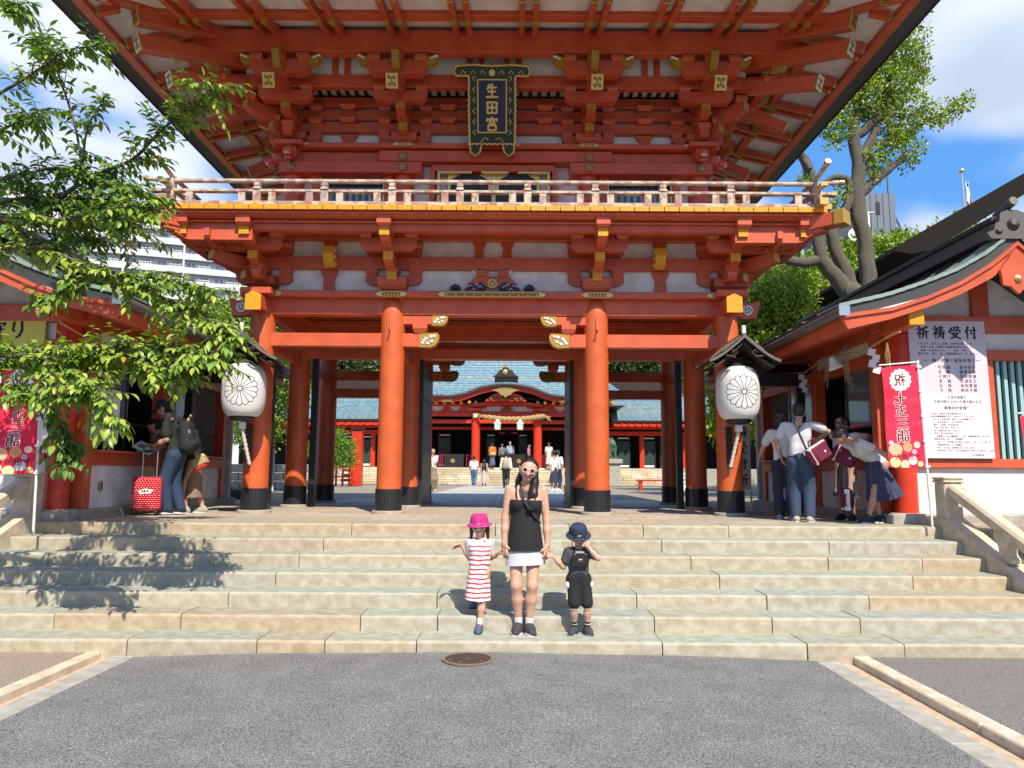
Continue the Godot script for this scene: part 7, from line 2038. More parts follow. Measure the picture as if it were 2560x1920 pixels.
func far_things() -> void:
	# white apartment block on the left
	var t := thing("apartment_building", "white apartment block with long balconies and glazed windows beyond the trees", "building", V(-70, 0, 152))
	t.rotation.y = deg_to_rad(18.5)
	var wall := mat("apartment_white", lin(0.56, 0.58, 0.60), 0.8)
	var grey := mat("apartment_grey", lin(0.27, 0.28, 0.30), 0.8)
	var glass := mat("apartment_glass", lin(0.22, 0.31, 0.40), 0.15, null, 1.0, null, 0.0, 0.3)
	L("block", Mb.new().bx(-38, 26, 0, 57, -14, -1.4), wall, t)
	for f in 9:
		var y := 29.0 + f * 3.0
		L("floor_band", Mb.new().bx(-38, 26, y - 0.35, y + 0.95, -1.4, 0.0), wall, t)
		L("recess_shade", Mb.new().bx(-38, 26, y + 2.2, y + 2.62, -1.45, -0.4), grey, t)
		for k in 10:
			var x := -33.0 + k * 5.7
			for e in [[0.0, 1.9], [2.6, 4.6]]:
				var w := L("window", Mb.new().bx(x + e[0], x + e[1], y + 0.95, y + 2.2, -1.5, -1.36), M.white_paint, t)
				for q in 2: L("pane", Mb.new().bx(x + e[0] + 0.08 + q * 0.9, x + e[0] + 0.86 + q * 0.9, y + 1.05, y + 2.12, -1.38, -1.33), glass, w)
			var r := L("balcony_rail", Mb.new().bx(x + 2.5, x + 4.7, y + 0.95, y + 1.03, -0.1, 0.0).bx(x + 2.5, x + 4.7, y + 1.38, y + 1.46, -0.1, 0.0), M.white_paint, t)
			for q in 5: L("rail_post", Mb.new().bx(x + 2.5 + q * 0.53, x + 2.58 + q * 0.53, y + 0.95, y + 1.4, -0.09, -0.01), M.white_paint, r)
	for k in 6: L("drain_pipe", Mb.new().bx(-33.6 + k * 11.4, -33.3 + k * 11.4, 0, 57, 0.0, 0.25), M.white_paint, t)
	L("roof_parapet", Mb.new().bx(-38, 26, 56, 58, -14, 0.2), wall, t)
	# blue-grey tower on the right with its mast
	t = thing("office_tower", "blue-grey office tower with a narrow window and roof mast behind the camphor trees", "building", V(46, 0, 95))
	var steel := mat("tower_panel", lin(0.13, 0.16, 0.21), 0.5)
	W("tower_block", Mb.new().bx(44.6, 48.6, 10, 37.4, -90, -100), steel, t)
	for k in 5: W("cladding_joint", Mb.new().bx(44.6 + k * 0.8, 44.64 + k * 0.8, 10, 37.4, -89.95, -90), M.black, t)
	W("lower_block", Mb.new().bx(40.8, 44.6, 10, 33.6, -89.6, -100), mat("tower_dark", lin(0.045, 0.055, 0.075), 0.4), t)
	var wn := W("window", Mb.new().bx(46.1, 46.6, 34.6, 36.2, -89.92, -90), M.black, t)
	W("window_frame", Mb.new().bx(45.0, 45.2, 32.8, 34.8, -89.9, -90).bx(45.0, 45.8, 34.8, 34.9, -89.9, -90), M.white_paint, wn)
	W("mast", Mb.new().tube([V(48.9, 30, 92), V(48.9, 37.5, 92), V(48.8, 46.0, 92)], [0.22, 0.2, 0.04], 8), steel, t)
	W("brace", Mb.new().tube([V(49.0, 36.5, 92), V(51.2, 31.0, 92)], [0.14], 6), steel, t)
	W("brace", Mb.new().tube([V(48.9, 34.5, 92), V(50.2, 30.6, 92)], [0.12], 6), steel, t)
	var ds := W("dish", Mb.new().lathe(PV([0.0, 0.0, 0.5, 0.1, 0.8, 0.4, 0.75, 0.4, 0.0, 0.15]), 20, Transform3D(Basis(Vector3.RIGHT, PI / 2), V(42.6, 31.5, 89.0))), M.white_paint, t)
	W("roof_block", Mb.new().bx(49, 53, 20, 31, -92, -100), M.white_paint, t)
	t = thing("flagpole", "steel flagpole with a ball top and a furled white and red flag", "flagpole", V(25.62, TOP, 40))
	L("pole", Mb.new().tube([Vector3(0, 0, 0), Vector3(0, 17.7, 0)], [0.11, 0.07], 10), M.steel, t)
	L("ball", Mb.new().ball(Vector3(0, 17.85, 0), Vector3(0.17, 0.17, 0.17)), M.steel, t)
	var rows := []
	for j in 9:
		var line := []
		for i in 6: line.append(Vector3(0.16 + i * 0.035 * (1 + j * 0.14) + 0.02 * sin(j * 1.1), 17.2 - j * 0.28, 0.09 * sin(i * 2.2 + j * 0.5)))
		rows.append(line)
	L("furled_flag", Mb.new().sheet(rows, Vector3.BACK, 0.01), M.paper, t)
	L("red_fold", Mb.new().tube([Vector3(0.34, 16.2, 0.06), Vector3(0.40, 15.6, 0.08), Vector3(0.42, 15.0, 0.05)], [0.03, 0.07, 0.04], 6), M.scarlet, t)

func woods() -> void:
	leaf_mat("leaf_bright", lin(0.32, 0.44, 0.04), Color(0.55, 0.72, 0.12))
	leaf_mat("leaf_mid", lin(0.24, 0.36, 0.04), Color(0.4, 0.55, 0.09))
	leaf_mat("leaf_dark", lin(0.06, 0.11, 0.03), Color(0.12, 0.2, 0.05))
	# broad crowns right of the gate
	tree("camphor_tree", "broad sunlit camphor tree between the gate's right eave and the reception roof", "tree", V(14.5, TOP, 31), 0.35, [[-3.2, 8.0, 0, 2.5], [-1.0, 7.2, 1.0, 2.6], [1.6, 8.8, 0, 2.8], [3.8, 9.2, -1, 2.6], [0.2, 9.0, -1, 2.3], [-3.6, 5.4, 1, 2.2], [5.4, 9.6, 0, 2.4], [-5.0, 7.2, 0, 1.9]], 330, M.leaf_bright, 0.19, "camphor trees behind the reception office")
	tree("camphor_tree", "darker green tree behind the right corner column and lantern", "tree", V(8.6, TOP, 24), 0.14, [[0, 5.2, 0, 1.6], [-0.9, 3.7, 0.3, 1.3], [0.9, 4.0, 0, 1.3], [0.4, 6.4, 0, 1.3], [-1.2, 2.4, 0, 1.0], [1.0, 2.2, 0, 0.9], [-0.8, 5.9, 0, 1.1]], 300, M.leaf_bright, 0.15, "camphor trees behind the reception office")
	tree("camphor_tree", "bright rounded treetop above the reception roof, below the tower", "tree", V(21, TOP, 38), 0.35, [[0, 11.4, 0, 2.4], [-2.6, 10.4, 0, 2.4], [2.6, 11.0, 0, 2.3], [-4.4, 9.2, 1, 2.3], [0.2, 8.6, 1, 2.6]], 330, M.leaf_bright, 0.19, "camphor trees behind the reception office")
	tree("round_tree", "rounded green tree between the white apartment block and the left lantern", "tree", V(-13.2, TOP, 33), 0.3, [[0, 6.9, 0, 2.2], [1.8, 6.2, 0, 2.0], [-2.0, 6.2, 0, 2.1], [0.4, 5.0, 1, 2.2], [2.4, 5.2, 0.5, 1.9], [-2.6, 5.4, 0.5, 2.0], [0.6, 3.6, 1.2, 1.7]], 330, M.leaf_bright, 0.18)
	tree("court_tree", "green tree glimpsed between the left corner column and the middle columns", "tree", V(-8.8, TOP, 26), 0.14, [[0, 4.8, 0, 1.5], [0.8, 3.6, 0, 1.2], [-0.9, 3.4, 0, 1.2], [0.2, 2.3, 0.2, 1.0], [-0.8, 5.8, 0, 1.2]], 380, M.leaf_mid, 0.13)
	for q in [[-17, 66, "dark wood rising behind the left wing roof"], [-9, 70, "dark evergreen behind the hall roof, left of its ridge"], [10, 68, "dark evergreen behind the hall's right roof corner"], [18, 66, "dark evergreen over the right wing roof"], [26, 62, "tall dark evergreen at the far right of the wing"], [-26, 62, "tall dark evergreen at the far left of the wing"]]:
		tree("evergreen_tree", q[2], "tree", V(q[0], TOP, q[1]), 0.4, [[0, 11.0, 0, 4.0], [-3.0, 8.0, 0, 3.6], [3.0, 8.4, 0, 3.6], [0, 6.0, 1, 3.4]], 130, M.leaf_dark, 0.34, "dark trees behind the hall")
	tall_camphor()
	cherry()

func tall_camphor() -> void: # pollarded old camphor whose bare limbs rise past the right eave
	var t := thing("old_camphor_tree", "old pruned camphor with bare grey limbs and tufted crown right of the gate's eave", "tree", V(9.6, TOP, 19))
	var limb := func(pts: Array, r0: float, r1: float) -> void:
		var p := []
		var rad := []
		for i in pts.size():
			p.append(V(pts[i][0], pts[i][1], pts[i][2] if pts[i].size() > 2 else 19.0))
			rad.append(lerpf(r0, r1, i / float(pts.size() - 1)) * R(0.93, 1.08))
		# round the bends off
		var c := []
		var cr := []
		for i in p.size() - 1:
			for k in 4:
				var u := k / 4.0
				var a: Vector3 = p[maxi(i - 1, 0)]
				var e: Vector3 = p[mini(i + 2, p.size() - 1)]
				c.append(p[i].cubic_interpolate(p[i + 1], a, e, u) + Vector3(R(-0.02, 0.02), 0, R(-0.02, 0.02)))
				cr.append(lerpf(rad[i], rad[i + 1], u) * R(0.95, 1.05))
		c.append(p[p.size() - 1]); cr.append(rad[rad.size() - 1])
		W("limb", Mb.new().tube(c, cr, 10), M.bark, t)
	limb.call([[9.7, 1.0], [9.6, 4.5], [9.25, 6.3], [9.07, 6.55]], 0.40, 0.30)
	limb.call([[9.25, 6.2], [8.95, 6.75], [8.63, 7.12], [8.45, 7.5], [8.43, 8.3], [8.37, 9.15], [8.15, 10.06], [7.95, 10.3, 18.9]], 0.23, 0.11)
	limb.call([[9.3, 6.2], [9.15, 6.8], [9.05, 7.15], [8.84, 7.7], [8.81, 8.2], [9.04, 8.57], [9.25, 8.95], [9.30, 9.3], [9.26, 9.6], [8.9, 9.66], [8.47, 9.43]], 0.21, 0.06)
	limb.call([[9.6, 5.8], [9.66, 7.0], [9.62, 7.9], [9.49, 8.6], [9.52, 9.4], [9.56, 10.07], [9.47, 10.85]], 0.20, 0.165)
	limb.call([[9.47, 10.8], [9.82, 11.04], [10.24, 11.5], [10.5, 12.1], [10.62, 12.8], [10.83, 13.4]], 0.16, 0.04)
	limb.call([[9.47, 10.8], [9.55, 11.4], [9.7, 12.0], [9.8, 12.6]], 0.14, 0.04)
	limb.call([[9.58, 10.0], [9.89, 10.6], [10.14, 11.2], [10.2, 11.7]], 0.17, 0.05)
	limb.call([[9.85, 10.65], [10.2, 10.58], [10.55, 10.64], [10.82, 10.74]], 0.10, 0.05)
	limb.call([[9.62, 9.2], [10.0, 9.6], [10.46, 9.95], [10.9, 10.38]], 0.13, 0.08)
	limb.call([[10.7, 10.7], [11.3, 11.14], [11.87, 11.47], [12.5, 11.75]], 0.06, 0.015)
	limb.call([[8.45, 7.4], [7.95, 7.30], [7.45, 7.40]], 0.15, 0.11)
	limb.call([[8.15, 10.06], [8.03, 10.3], [8.18, 9.8, 18.8]], 0.1, 0.06)
	var spots := []
	var tints := []
	for q in [[10.6, 12.9, 0.95, 170], [10.2, 12.2, 0.9, 170], [10.9, 13.6, 0.75, 110], [11.1, 14.3, 0.6, 60], [10.9, 12.0, 0.7, 90], [9.5, 11.9, 0.7, 90], [9.1, 11.3, 0.55, 60], [9.7, 12.6, 0.6, 70], [10.2, 11.5, 0.45, 45], [11.4, 12.6, 0.3, 22], [11.2, 13.0, 0.5, 40], [11.2, 11.25, 0.55, 45], [11.9, 11.5, 0.45, 34], [12.4, 11.75, 0.35, 22], [10.9, 10.8, 0.55, 50], [10.5, 11.0, 0.5, 40], [10.0, 10.1, 0.45, 34], [10.4, 10.45, 0.4, 28], [9.95, 9.7, 0.28, 14], [9.0, 10.8, 0.35, 24], [8.6, 8.95, 0.3, 16], [8.1, 9.6, 0.22, 10], [9.1, 9.25, 0.25, 12], [8.85, 8.9, 0.2, 8], [11.0, 10.2, 0.3, 14]]:
		for k in int(q[3]):
			var d := Vector3(R(-1, 1), R(-1, 1), R(-1, 1)).normalized() * pow(rng.randf(), 0.45)
			spots.append(Transform3D(Basis.from_euler(Vector3(R(0, 6), R(0, 6), R(0, 6))) * Basis.from_scale(Vector3.ONE * R(0.7, 1.2)), V(q[0] + d.x * q[2], q[1] + d.y * q[2], 19.0 + d.z * q[2]) - t.position))
			var v := R(0.65, 1.1)
			tints.append(Color(v * R(0.9, 1.2), v, v * 0.9))
	multi("crown", sprig_mesh(13, 0.19, 0.10, 0.055).mesh(M.leaf_bright), spots, tints, t)

func cherry() -> void: # cherry boughs that lean in from the left, leaf by leaf
	var t := thing("cherry_tree", "leafy cherry boughs reaching in from the left over the steps", "tree", V(-7.4, 0, 5.6))
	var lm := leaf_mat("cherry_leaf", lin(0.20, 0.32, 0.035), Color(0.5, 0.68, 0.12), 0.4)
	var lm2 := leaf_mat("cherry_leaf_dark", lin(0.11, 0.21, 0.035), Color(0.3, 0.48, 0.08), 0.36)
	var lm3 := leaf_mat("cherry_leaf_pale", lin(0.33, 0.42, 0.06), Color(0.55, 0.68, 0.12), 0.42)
	var lm4 := leaf_mat("cherry_leaf_yellow", lin(0.55, 0.30, 0.02), Color(0.6, 0.4, 0.05), 0.45)
	W("trunk", Mb.new().tube([V(-7.4, -0.2, 5.6), V(-7.3, 1.4, 5.6), V(-6.6, 2.8, 5.9), V(-5.6, 3.6, 6.1)], [0.32, 0.26, 0.2, 0.12], 10), M.bark, t)
	var boughs := BOUGHS
	var spots := []
	for q in boughs:
		var p := []
		for e in q[1]: p.append(V(e[0], e[1], e[2]))
		var c := []
		for i in p.size() - 1:
			for k in 4: c.append(p[i].cubic_interpolate(p[i + 1], p[maxi(i - 1, 0)], p[mini(i + 2, p.size() - 1)], k / 4.0))
		c.append(p[p.size() - 1])
		var rad := []
		for i in c.size(): rad.append(lerpf(q[2], 0.006, i / float(c.size() - 1)))
		W("bough", Mb.new().tube(c, rad, 7), M.bark, t)
		# side twigs with leaves in two ranks, hanging a little
		var tw := Mb.new()
		for i in range(1, c.size()):
			var u := i / float(c.size() - 1)
			var n: int = int(q[3] * (0.6 + 0.6 * u))
			for k in n:
				var f: Vector3 = (c[i] - c[i - 1]).normalized()
				var out := (Vector3(R(-1, 1), R(-0.5, 0.5), R(-1, 1)).normalized() + f * 0.8).normalized()
				var l: float = R(0.12, 0.46) * q[4]
				var a: Vector3 = c[i - 1].lerp(c[i], rng.randf())
				var e: Vector3 = a + out * l + Vector3(0, -0.10 * l, 0)
				tw.tube([a, a.lerp(e, 0.5) + Vector3(0, 0.03 * l, 0), e], [0.005, 0.004, 0.002], 4)
				var m := int(l / 0.042) + 2
				for j in m:
					var at := a.lerp(e, (j + 0.6) / m)
					var side := out.cross(Vector3.UP).normalized() * (1.0 if j % 2 else -1.0)
					var g := (side * R(0.6, 1.0) + out * R(0.3, 0.9) + Vector3(0, R(-0.85, 0.05), 0)).normalized()
					if j == m - 1: g = (out + Vector3(0, -0.4, 0)).normalized()
					var rr := g.cross(Vector3(R(-0.35, 0.35), 1, R(-0.35, 0.35))).normalized()
					spots.append([Transform3D(Basis(rr, g.cross(rr) * -1.0 if g.cross(rr).y < 0 else g.cross(rr), g) * Basis.from_scale(Vector3.ONE * R(0.72, 1.18)), at - t.position), q[5]])
		W("twigs", tw, M.bark, t).set_meta("kind", "stuff")
	var shapes := []
	for q in [[0.100, 0.046, 0.25, 0.25], [0.092, 0.048, 0.35, 0.35], [0.108, 0.045, 0.18, 0.15]]:
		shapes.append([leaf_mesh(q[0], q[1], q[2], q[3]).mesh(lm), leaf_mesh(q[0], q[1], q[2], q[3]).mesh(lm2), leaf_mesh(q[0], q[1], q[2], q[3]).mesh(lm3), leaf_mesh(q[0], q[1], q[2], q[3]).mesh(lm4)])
	# the three hundred leaves nearest the camera are parts of their own, the rest one mass in each tone
	spots.sort_custom(func(a, b): return (a[0].origin + t.position).distance_squared_to(Vector3(0.3, 1.68, 0)) < (b[0].origin + t.position).distance_squared_to(Vector3(0.3, 1.68, 0)))
	var sets := {}
	for i in spots.size():
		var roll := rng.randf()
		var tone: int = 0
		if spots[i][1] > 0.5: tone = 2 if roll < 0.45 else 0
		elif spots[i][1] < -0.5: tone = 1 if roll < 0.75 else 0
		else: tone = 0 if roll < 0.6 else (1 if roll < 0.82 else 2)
		if roll > 0.996: tone = 3
		var sh: int = rng.randi() % 3
		if i < 300:
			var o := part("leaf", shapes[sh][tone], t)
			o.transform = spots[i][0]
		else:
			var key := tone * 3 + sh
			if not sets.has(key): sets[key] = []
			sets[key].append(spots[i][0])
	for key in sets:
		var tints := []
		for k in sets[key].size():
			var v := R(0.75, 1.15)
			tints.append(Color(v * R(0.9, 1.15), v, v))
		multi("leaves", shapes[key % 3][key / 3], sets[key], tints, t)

func field(bones: Array, cell: float, k: float, _m: Material = null, clips: Array = []) -> Mb: # one smooth skin round tapered bones [a, b, radius a, radius b], meshed as surface nets
	var lo := Vector3.ONE * 1e9
	var hi := -lo
	for q in bones:
		var r: float = maxf(q[2], q[3]) + cell * 2.5
		lo = lo.min(q[0] - Vector3.ONE * r).min(q[1] - Vector3.ONE * r)
		hi = hi.max(q[0] + Vector3.ONE * r).max(q[1] + Vector3.ONE * r)
	var nx := int((hi.x - lo.x) / cell) + 2
	var ny := int((hi.y - lo.y) / cell) + 2
	var nz := int((hi.z - lo.z) / cell) + 2
	var f := PackedFloat32Array()
	f.resize(nx * ny * nz)
	var ik := -1.0 / k
	for q in bones:
		var a: Vector3 = q[0] - lo
		var ab: Vector3 = q[1] - q[0]
		var ra: float = q[2]
		var rd: float = q[3] - q[2]
		var l2 := maxf(ab.length_squared(), 1e-9)
		var pad := maxf(q[2], q[3]) + k * 2.2 + cell
		var mn := (a.min(a + ab) - Vector3.ONE * pad) / cell
		var mx := (a.max(a + ab) + Vector3.ONE * pad) / cell
		var x1 := mini(nx - 1, int(mx.x) + 1)
		for z in range(maxi(0, int(mn.z)), mini(nz - 1, int(mx.z) + 1) + 1):
			for y in range(maxi(0, int(mn.y)), mini(ny - 1, int(mx.y) + 1) + 1):
				var row := (z * ny + y) * nx
				for x in range(maxi(0, int(mn.x)), x1 + 1):
					var p := Vector3(x, y, z) * cell - a
					var t := clampf(p.dot(ab) / l2, 0.0, 1.0)
					var d := (p - ab * t).length() - ra - rd * t
					if d < pad: f[row + x] += exp(maxf(d * ik, -20.0) if d * ik < 20.0 else 20.0)
	for i in f.size():
		f[i] = -k * log(f[i]) if f[i] > 1e-9 else cell * 4.0
	if clips.size():
		for z in nz:
			for y in ny:
				for x in nx:
					var p := lo + Vector3(x, y, z) * cell
					var i := (z * ny + y) * nx + x
					for c in clips: f[i] = maxf(f[i], c.distance_to(p))
	var b := Mb.new()
	var at := {}
	var sx := 1
	var sy := nx
	var sz := nx * ny
	var off := [0, sx, sy, sx + sy, sz, sx + sz, sy + sz, sx + sy + sz]
	var ed := [[0, 1], [2, 3], [4, 5], [6, 7], [0, 2], [1, 3], [4, 6], [5, 7], [0, 4], [1, 5], [2, 6], [3, 7]]
	var acc := PackedVector3Array()
	var cellv := func(i: int) -> int:
		if at.has(i): return at[i]
		var s := Vector3.ZERO
		var n := 0
		for e in ed:
			var u: float = f[i + off[e[0]]]
			var w: float = f[i + off[e[1]]]
			if (u < 0.0) != (w < 0.0):
				var t := u / (u - w)
				var c0 := Vector3(e[0] & 1, (e[0] >> 1) & 1, (e[0] >> 2) & 1)
				var c1 := Vector3(e[1] & 1, (e[1] >> 1) & 1, (e[1] >> 2) & 1)
				s += c0.lerp(c1, t)
				n += 1
		var p := Vector3(i % nx, (i / nx) % ny, i / sz) + (s / maxf(n, 1))
		at[i] = b.vert(lo + p * cell, Vector3.UP)
		return at[i]
	for z in range(1, nz - 1):
		for y in range(1, ny - 1):
			var row := (z * ny + y) * nx
			for x in range(1, nx - 1):
				var i := row + x
				var here := f[i] < 0.0
				for ax in 3:
					var st: int = [sx, sy, sz][ax]
					if (f[i + st] < 0.0) == here: continue
					var o1: int = [sy, sz, sx][ax]
					var o2: int = [sz, sx, sy][ax]
					var q0: int = cellv.call(i - o1 - o2)
					var q1: int = cellv.call(i - o2)
					var q2: int = cellv.call(i)
					var q3: int = cellv.call(i - o1)
					if here: b.ix.append_array(PackedInt32Array([q0, q2, q1, q0, q3, q2]))
					else: b.ix.append_array(PackedInt32Array([q0, q1, q2, q0, q2, q3]))
	for i in b.v.size(): b.n[i] = Vector3.ZERO
	for i in range(0, b.ix.size(), 3):
		var p := b.v[b.ix[i]]
		var g := (b.v[b.ix[i + 2]] - p).cross(b.v[b.ix[i + 1]] - p)
		for j in 3: b.n[b.ix[i + j]] += g
	for i in b.v.size(): b.n[i] = b.n[i].normalized()
	return b

func add(b: Mb, o: Mb) -> Mb:
	var s := b.v.size()
	b.v.append_array(o.v); b.n.append_array(o.n); b.uv.append_array(o.uv); b.col.append_array(o.col)
	for i in o.ix: b.ix.append(i + s)
	return b

func cloth(r: float, g: float, b: float) -> Material:
	var key := "cloth_%d_%d_%d" % [int(r * 1000), int(g * 1000), int(b * 1000)]
	if not M.has(key): mat(key, lin(r, g, b), 0.85, tex.brush, 3.0, tex.soft, 0.3, 0.0, true)
	return M[key]

func skin_of(dark := 0.0) -> Material:
	var key := "skin_%d" % int(dark * 10)
	if not M.has(key):
		var m := mat(key, lin(0.62, 0.36, 0.255).darkened(dark), 0.5, tex.soft, 4.0, null, 0.0, 0.0, true)
		m.subsurf_scatter_enabled = true
		m.subsurf_scatter_strength = 0.08
	return M[key]

func joint(a: Vector3, c: Vector3, l1: float, l2: float, pole: Vector3) -> Vector3: # elbow or knee between a and c, bent towards the pole
	var d := c - a
	var l := minf(d.length(), (l1 + l2) * 0.999)
	var u := d.normalized()
	var x := (l1 * l1 - l2 * l2 + l * l) / (2.0 * l)
	var h := sqrt(maxf(l1 * l1 - x * x, 0.0))
	var p := (pole - u * pole.dot(u)).normalized()
	return a + u * x + p * h

func hand(wrist: Vector3, dir: Vector3, palm: Vector3, s: float, curl: float, side: float, cell: float) -> Mb: # palm, four unequal fingers and a thumb from its side
	var f := dir.normalized()
	var n := (palm - f * palm.dot(f)).normalized()
	var w := f.cross(n).normalized() * side
	var bones := []
	for k in 4:
		bones.append([wrist + w * (k - 1.5) * 0.10 * s, wrist + f * 0.50 * s + w * (k - 1.5) * 0.125 * s, 0.085 * s, 0.072 * s])
	for k in 4:
		var len: float = [0.36, 0.44, 0.46, 0.40][k] * s
		if k == 0: len = 0.33 * s
		var p := wrist + f * 0.50 * s + w * (k - 1.5) * 0.135 * s
		var d := f + w * (k - 1.5) * 0.05
		for j in 3:
			d = (d * cos(curl * 0.6) + n * sin(curl * 0.6)).normalized()
			var e: Vector3 = p + d * len * [0.45, 0.32, 0.23][j]
			bones.append([p, e, [0.058, 0.052, 0.046][j] * s, [0.052, 0.046, 0.038][j] * s])
			p = e
			d = (d + n * sin(curl * 0.7)).normalized()
	var tp := wrist + f * 0.14 * s - w * 0.20 * s
	var td := (f * 0.75 - w * 0.75 + n * (0.25 + curl * 0.4)).normalized()
	var tm := tp + td * 0.24 * s
	bones.append([wrist + f * 0.08 * s - w * 0.10 * s, tp, 0.09 * s, 0.075 * s])
	bones.append([tp, tm, 0.07 * s, 0.060 * s])
	bones.append([tm, tm + (td + f * 0.7 + n * curl * 0.4).normalized() * 0.2 * s, 0.058 * s, 0.045 * s])
	return field(bones, cell, 0.012 * s)

# o: lean, tilt, twist (degrees), l / r: wrist targets, lf / rf: ankle targets, lp / rp: elbow poles, look (degrees of head turn), nod, head (head size), slim
func skeleton(h: float, o: Dictionary) -> Dictionary:
	var j := {}
	var hs: float = o.get("head", 1.0)
	var sw: float = o.get("shoulder", 0.105) * h
	j.hip = Vector3(0, o.get("hip", 0.515) * h, 0) + o.get("shift", Vector3.ZERO)
	var sp := Basis(Vector3.UP, deg_to_rad(o.get("twist", 0.0))) * Basis(Vector3.RIGHT, deg_to_rad(o.get("lean", 0.0))) * Basis(Vector3.BACK, deg_to_rad(o.get("tilt", 0.0)))
	j.spine = sp
	j.waist = j.hip + sp.y * 0.10 * h
	j.chest = j.hip + sp.y * 0.21 * h + sp.z * 0.01 * h
	j.neck = j.hip + sp.y * (0.335 if hs < 1.15 else 0.29) * h
	var hb := Basis(Vector3.UP, deg_to_rad(o.get("look", 0.0) + o.get("twist", 0.0))) * Basis(Vector3.RIGHT, deg_to_rad(o.get("lean", 0.0) * 0.6 + o.get("nod", 0.0))) * Basis(Vector3.BACK, deg_to_rad(o.get("htilt", 0.0)))
	j.hb = hb
	j.head = j.neck + (sp.y + hb.y).normalized() * 0.032 * h + hb.y * 0.056 * h * hs + hb.z * 0.016 * h
	for s in [-1, 1]:
		var e := "l" if s > 0 else "r"
		j[e + "sh"] = j.neck - sp.y * 0.028 * h + sp.x * sw * s
		j[e + "hp"] = j.hip + Basis(Vector3.UP, deg_to_rad(o.get("twist", 0.0) * 0.5)).x * 0.052 * h * s - Vector3(0, 0.01 * h, 0)
		var w: Vector3 = o.get(e, Vector3(sw * s * 1.35, j.hip.y - 0.04 * h, 0.05 * h))
		var u := 0.172 * h
		var l := 0.152 * h
		if w.distance_to(j[e + "sh"]) > (u + l) * 0.995: w = j[e + "sh"] + (w - j[e + "sh"]).normalized() * (u + l) * 0.995
		j[e + "wr"] = w
		j[e + "el"] = joint(j[e + "sh"], w, u, l, o.get(e + "p", Vector3(0.35 * s, -0.1, -1)))
		var a: Vector3 = o.get(e + "f", Vector3(0.055 * h * s, 0.045 * h, 0))
		j[e + "an"] = a
		j[e + "kn"] = joint(j[e + "hp"], a, 0.238 * h, 0.236 * h, o.get(e + "k", Vector3(0.1 * s, 0, 1)))
	return j

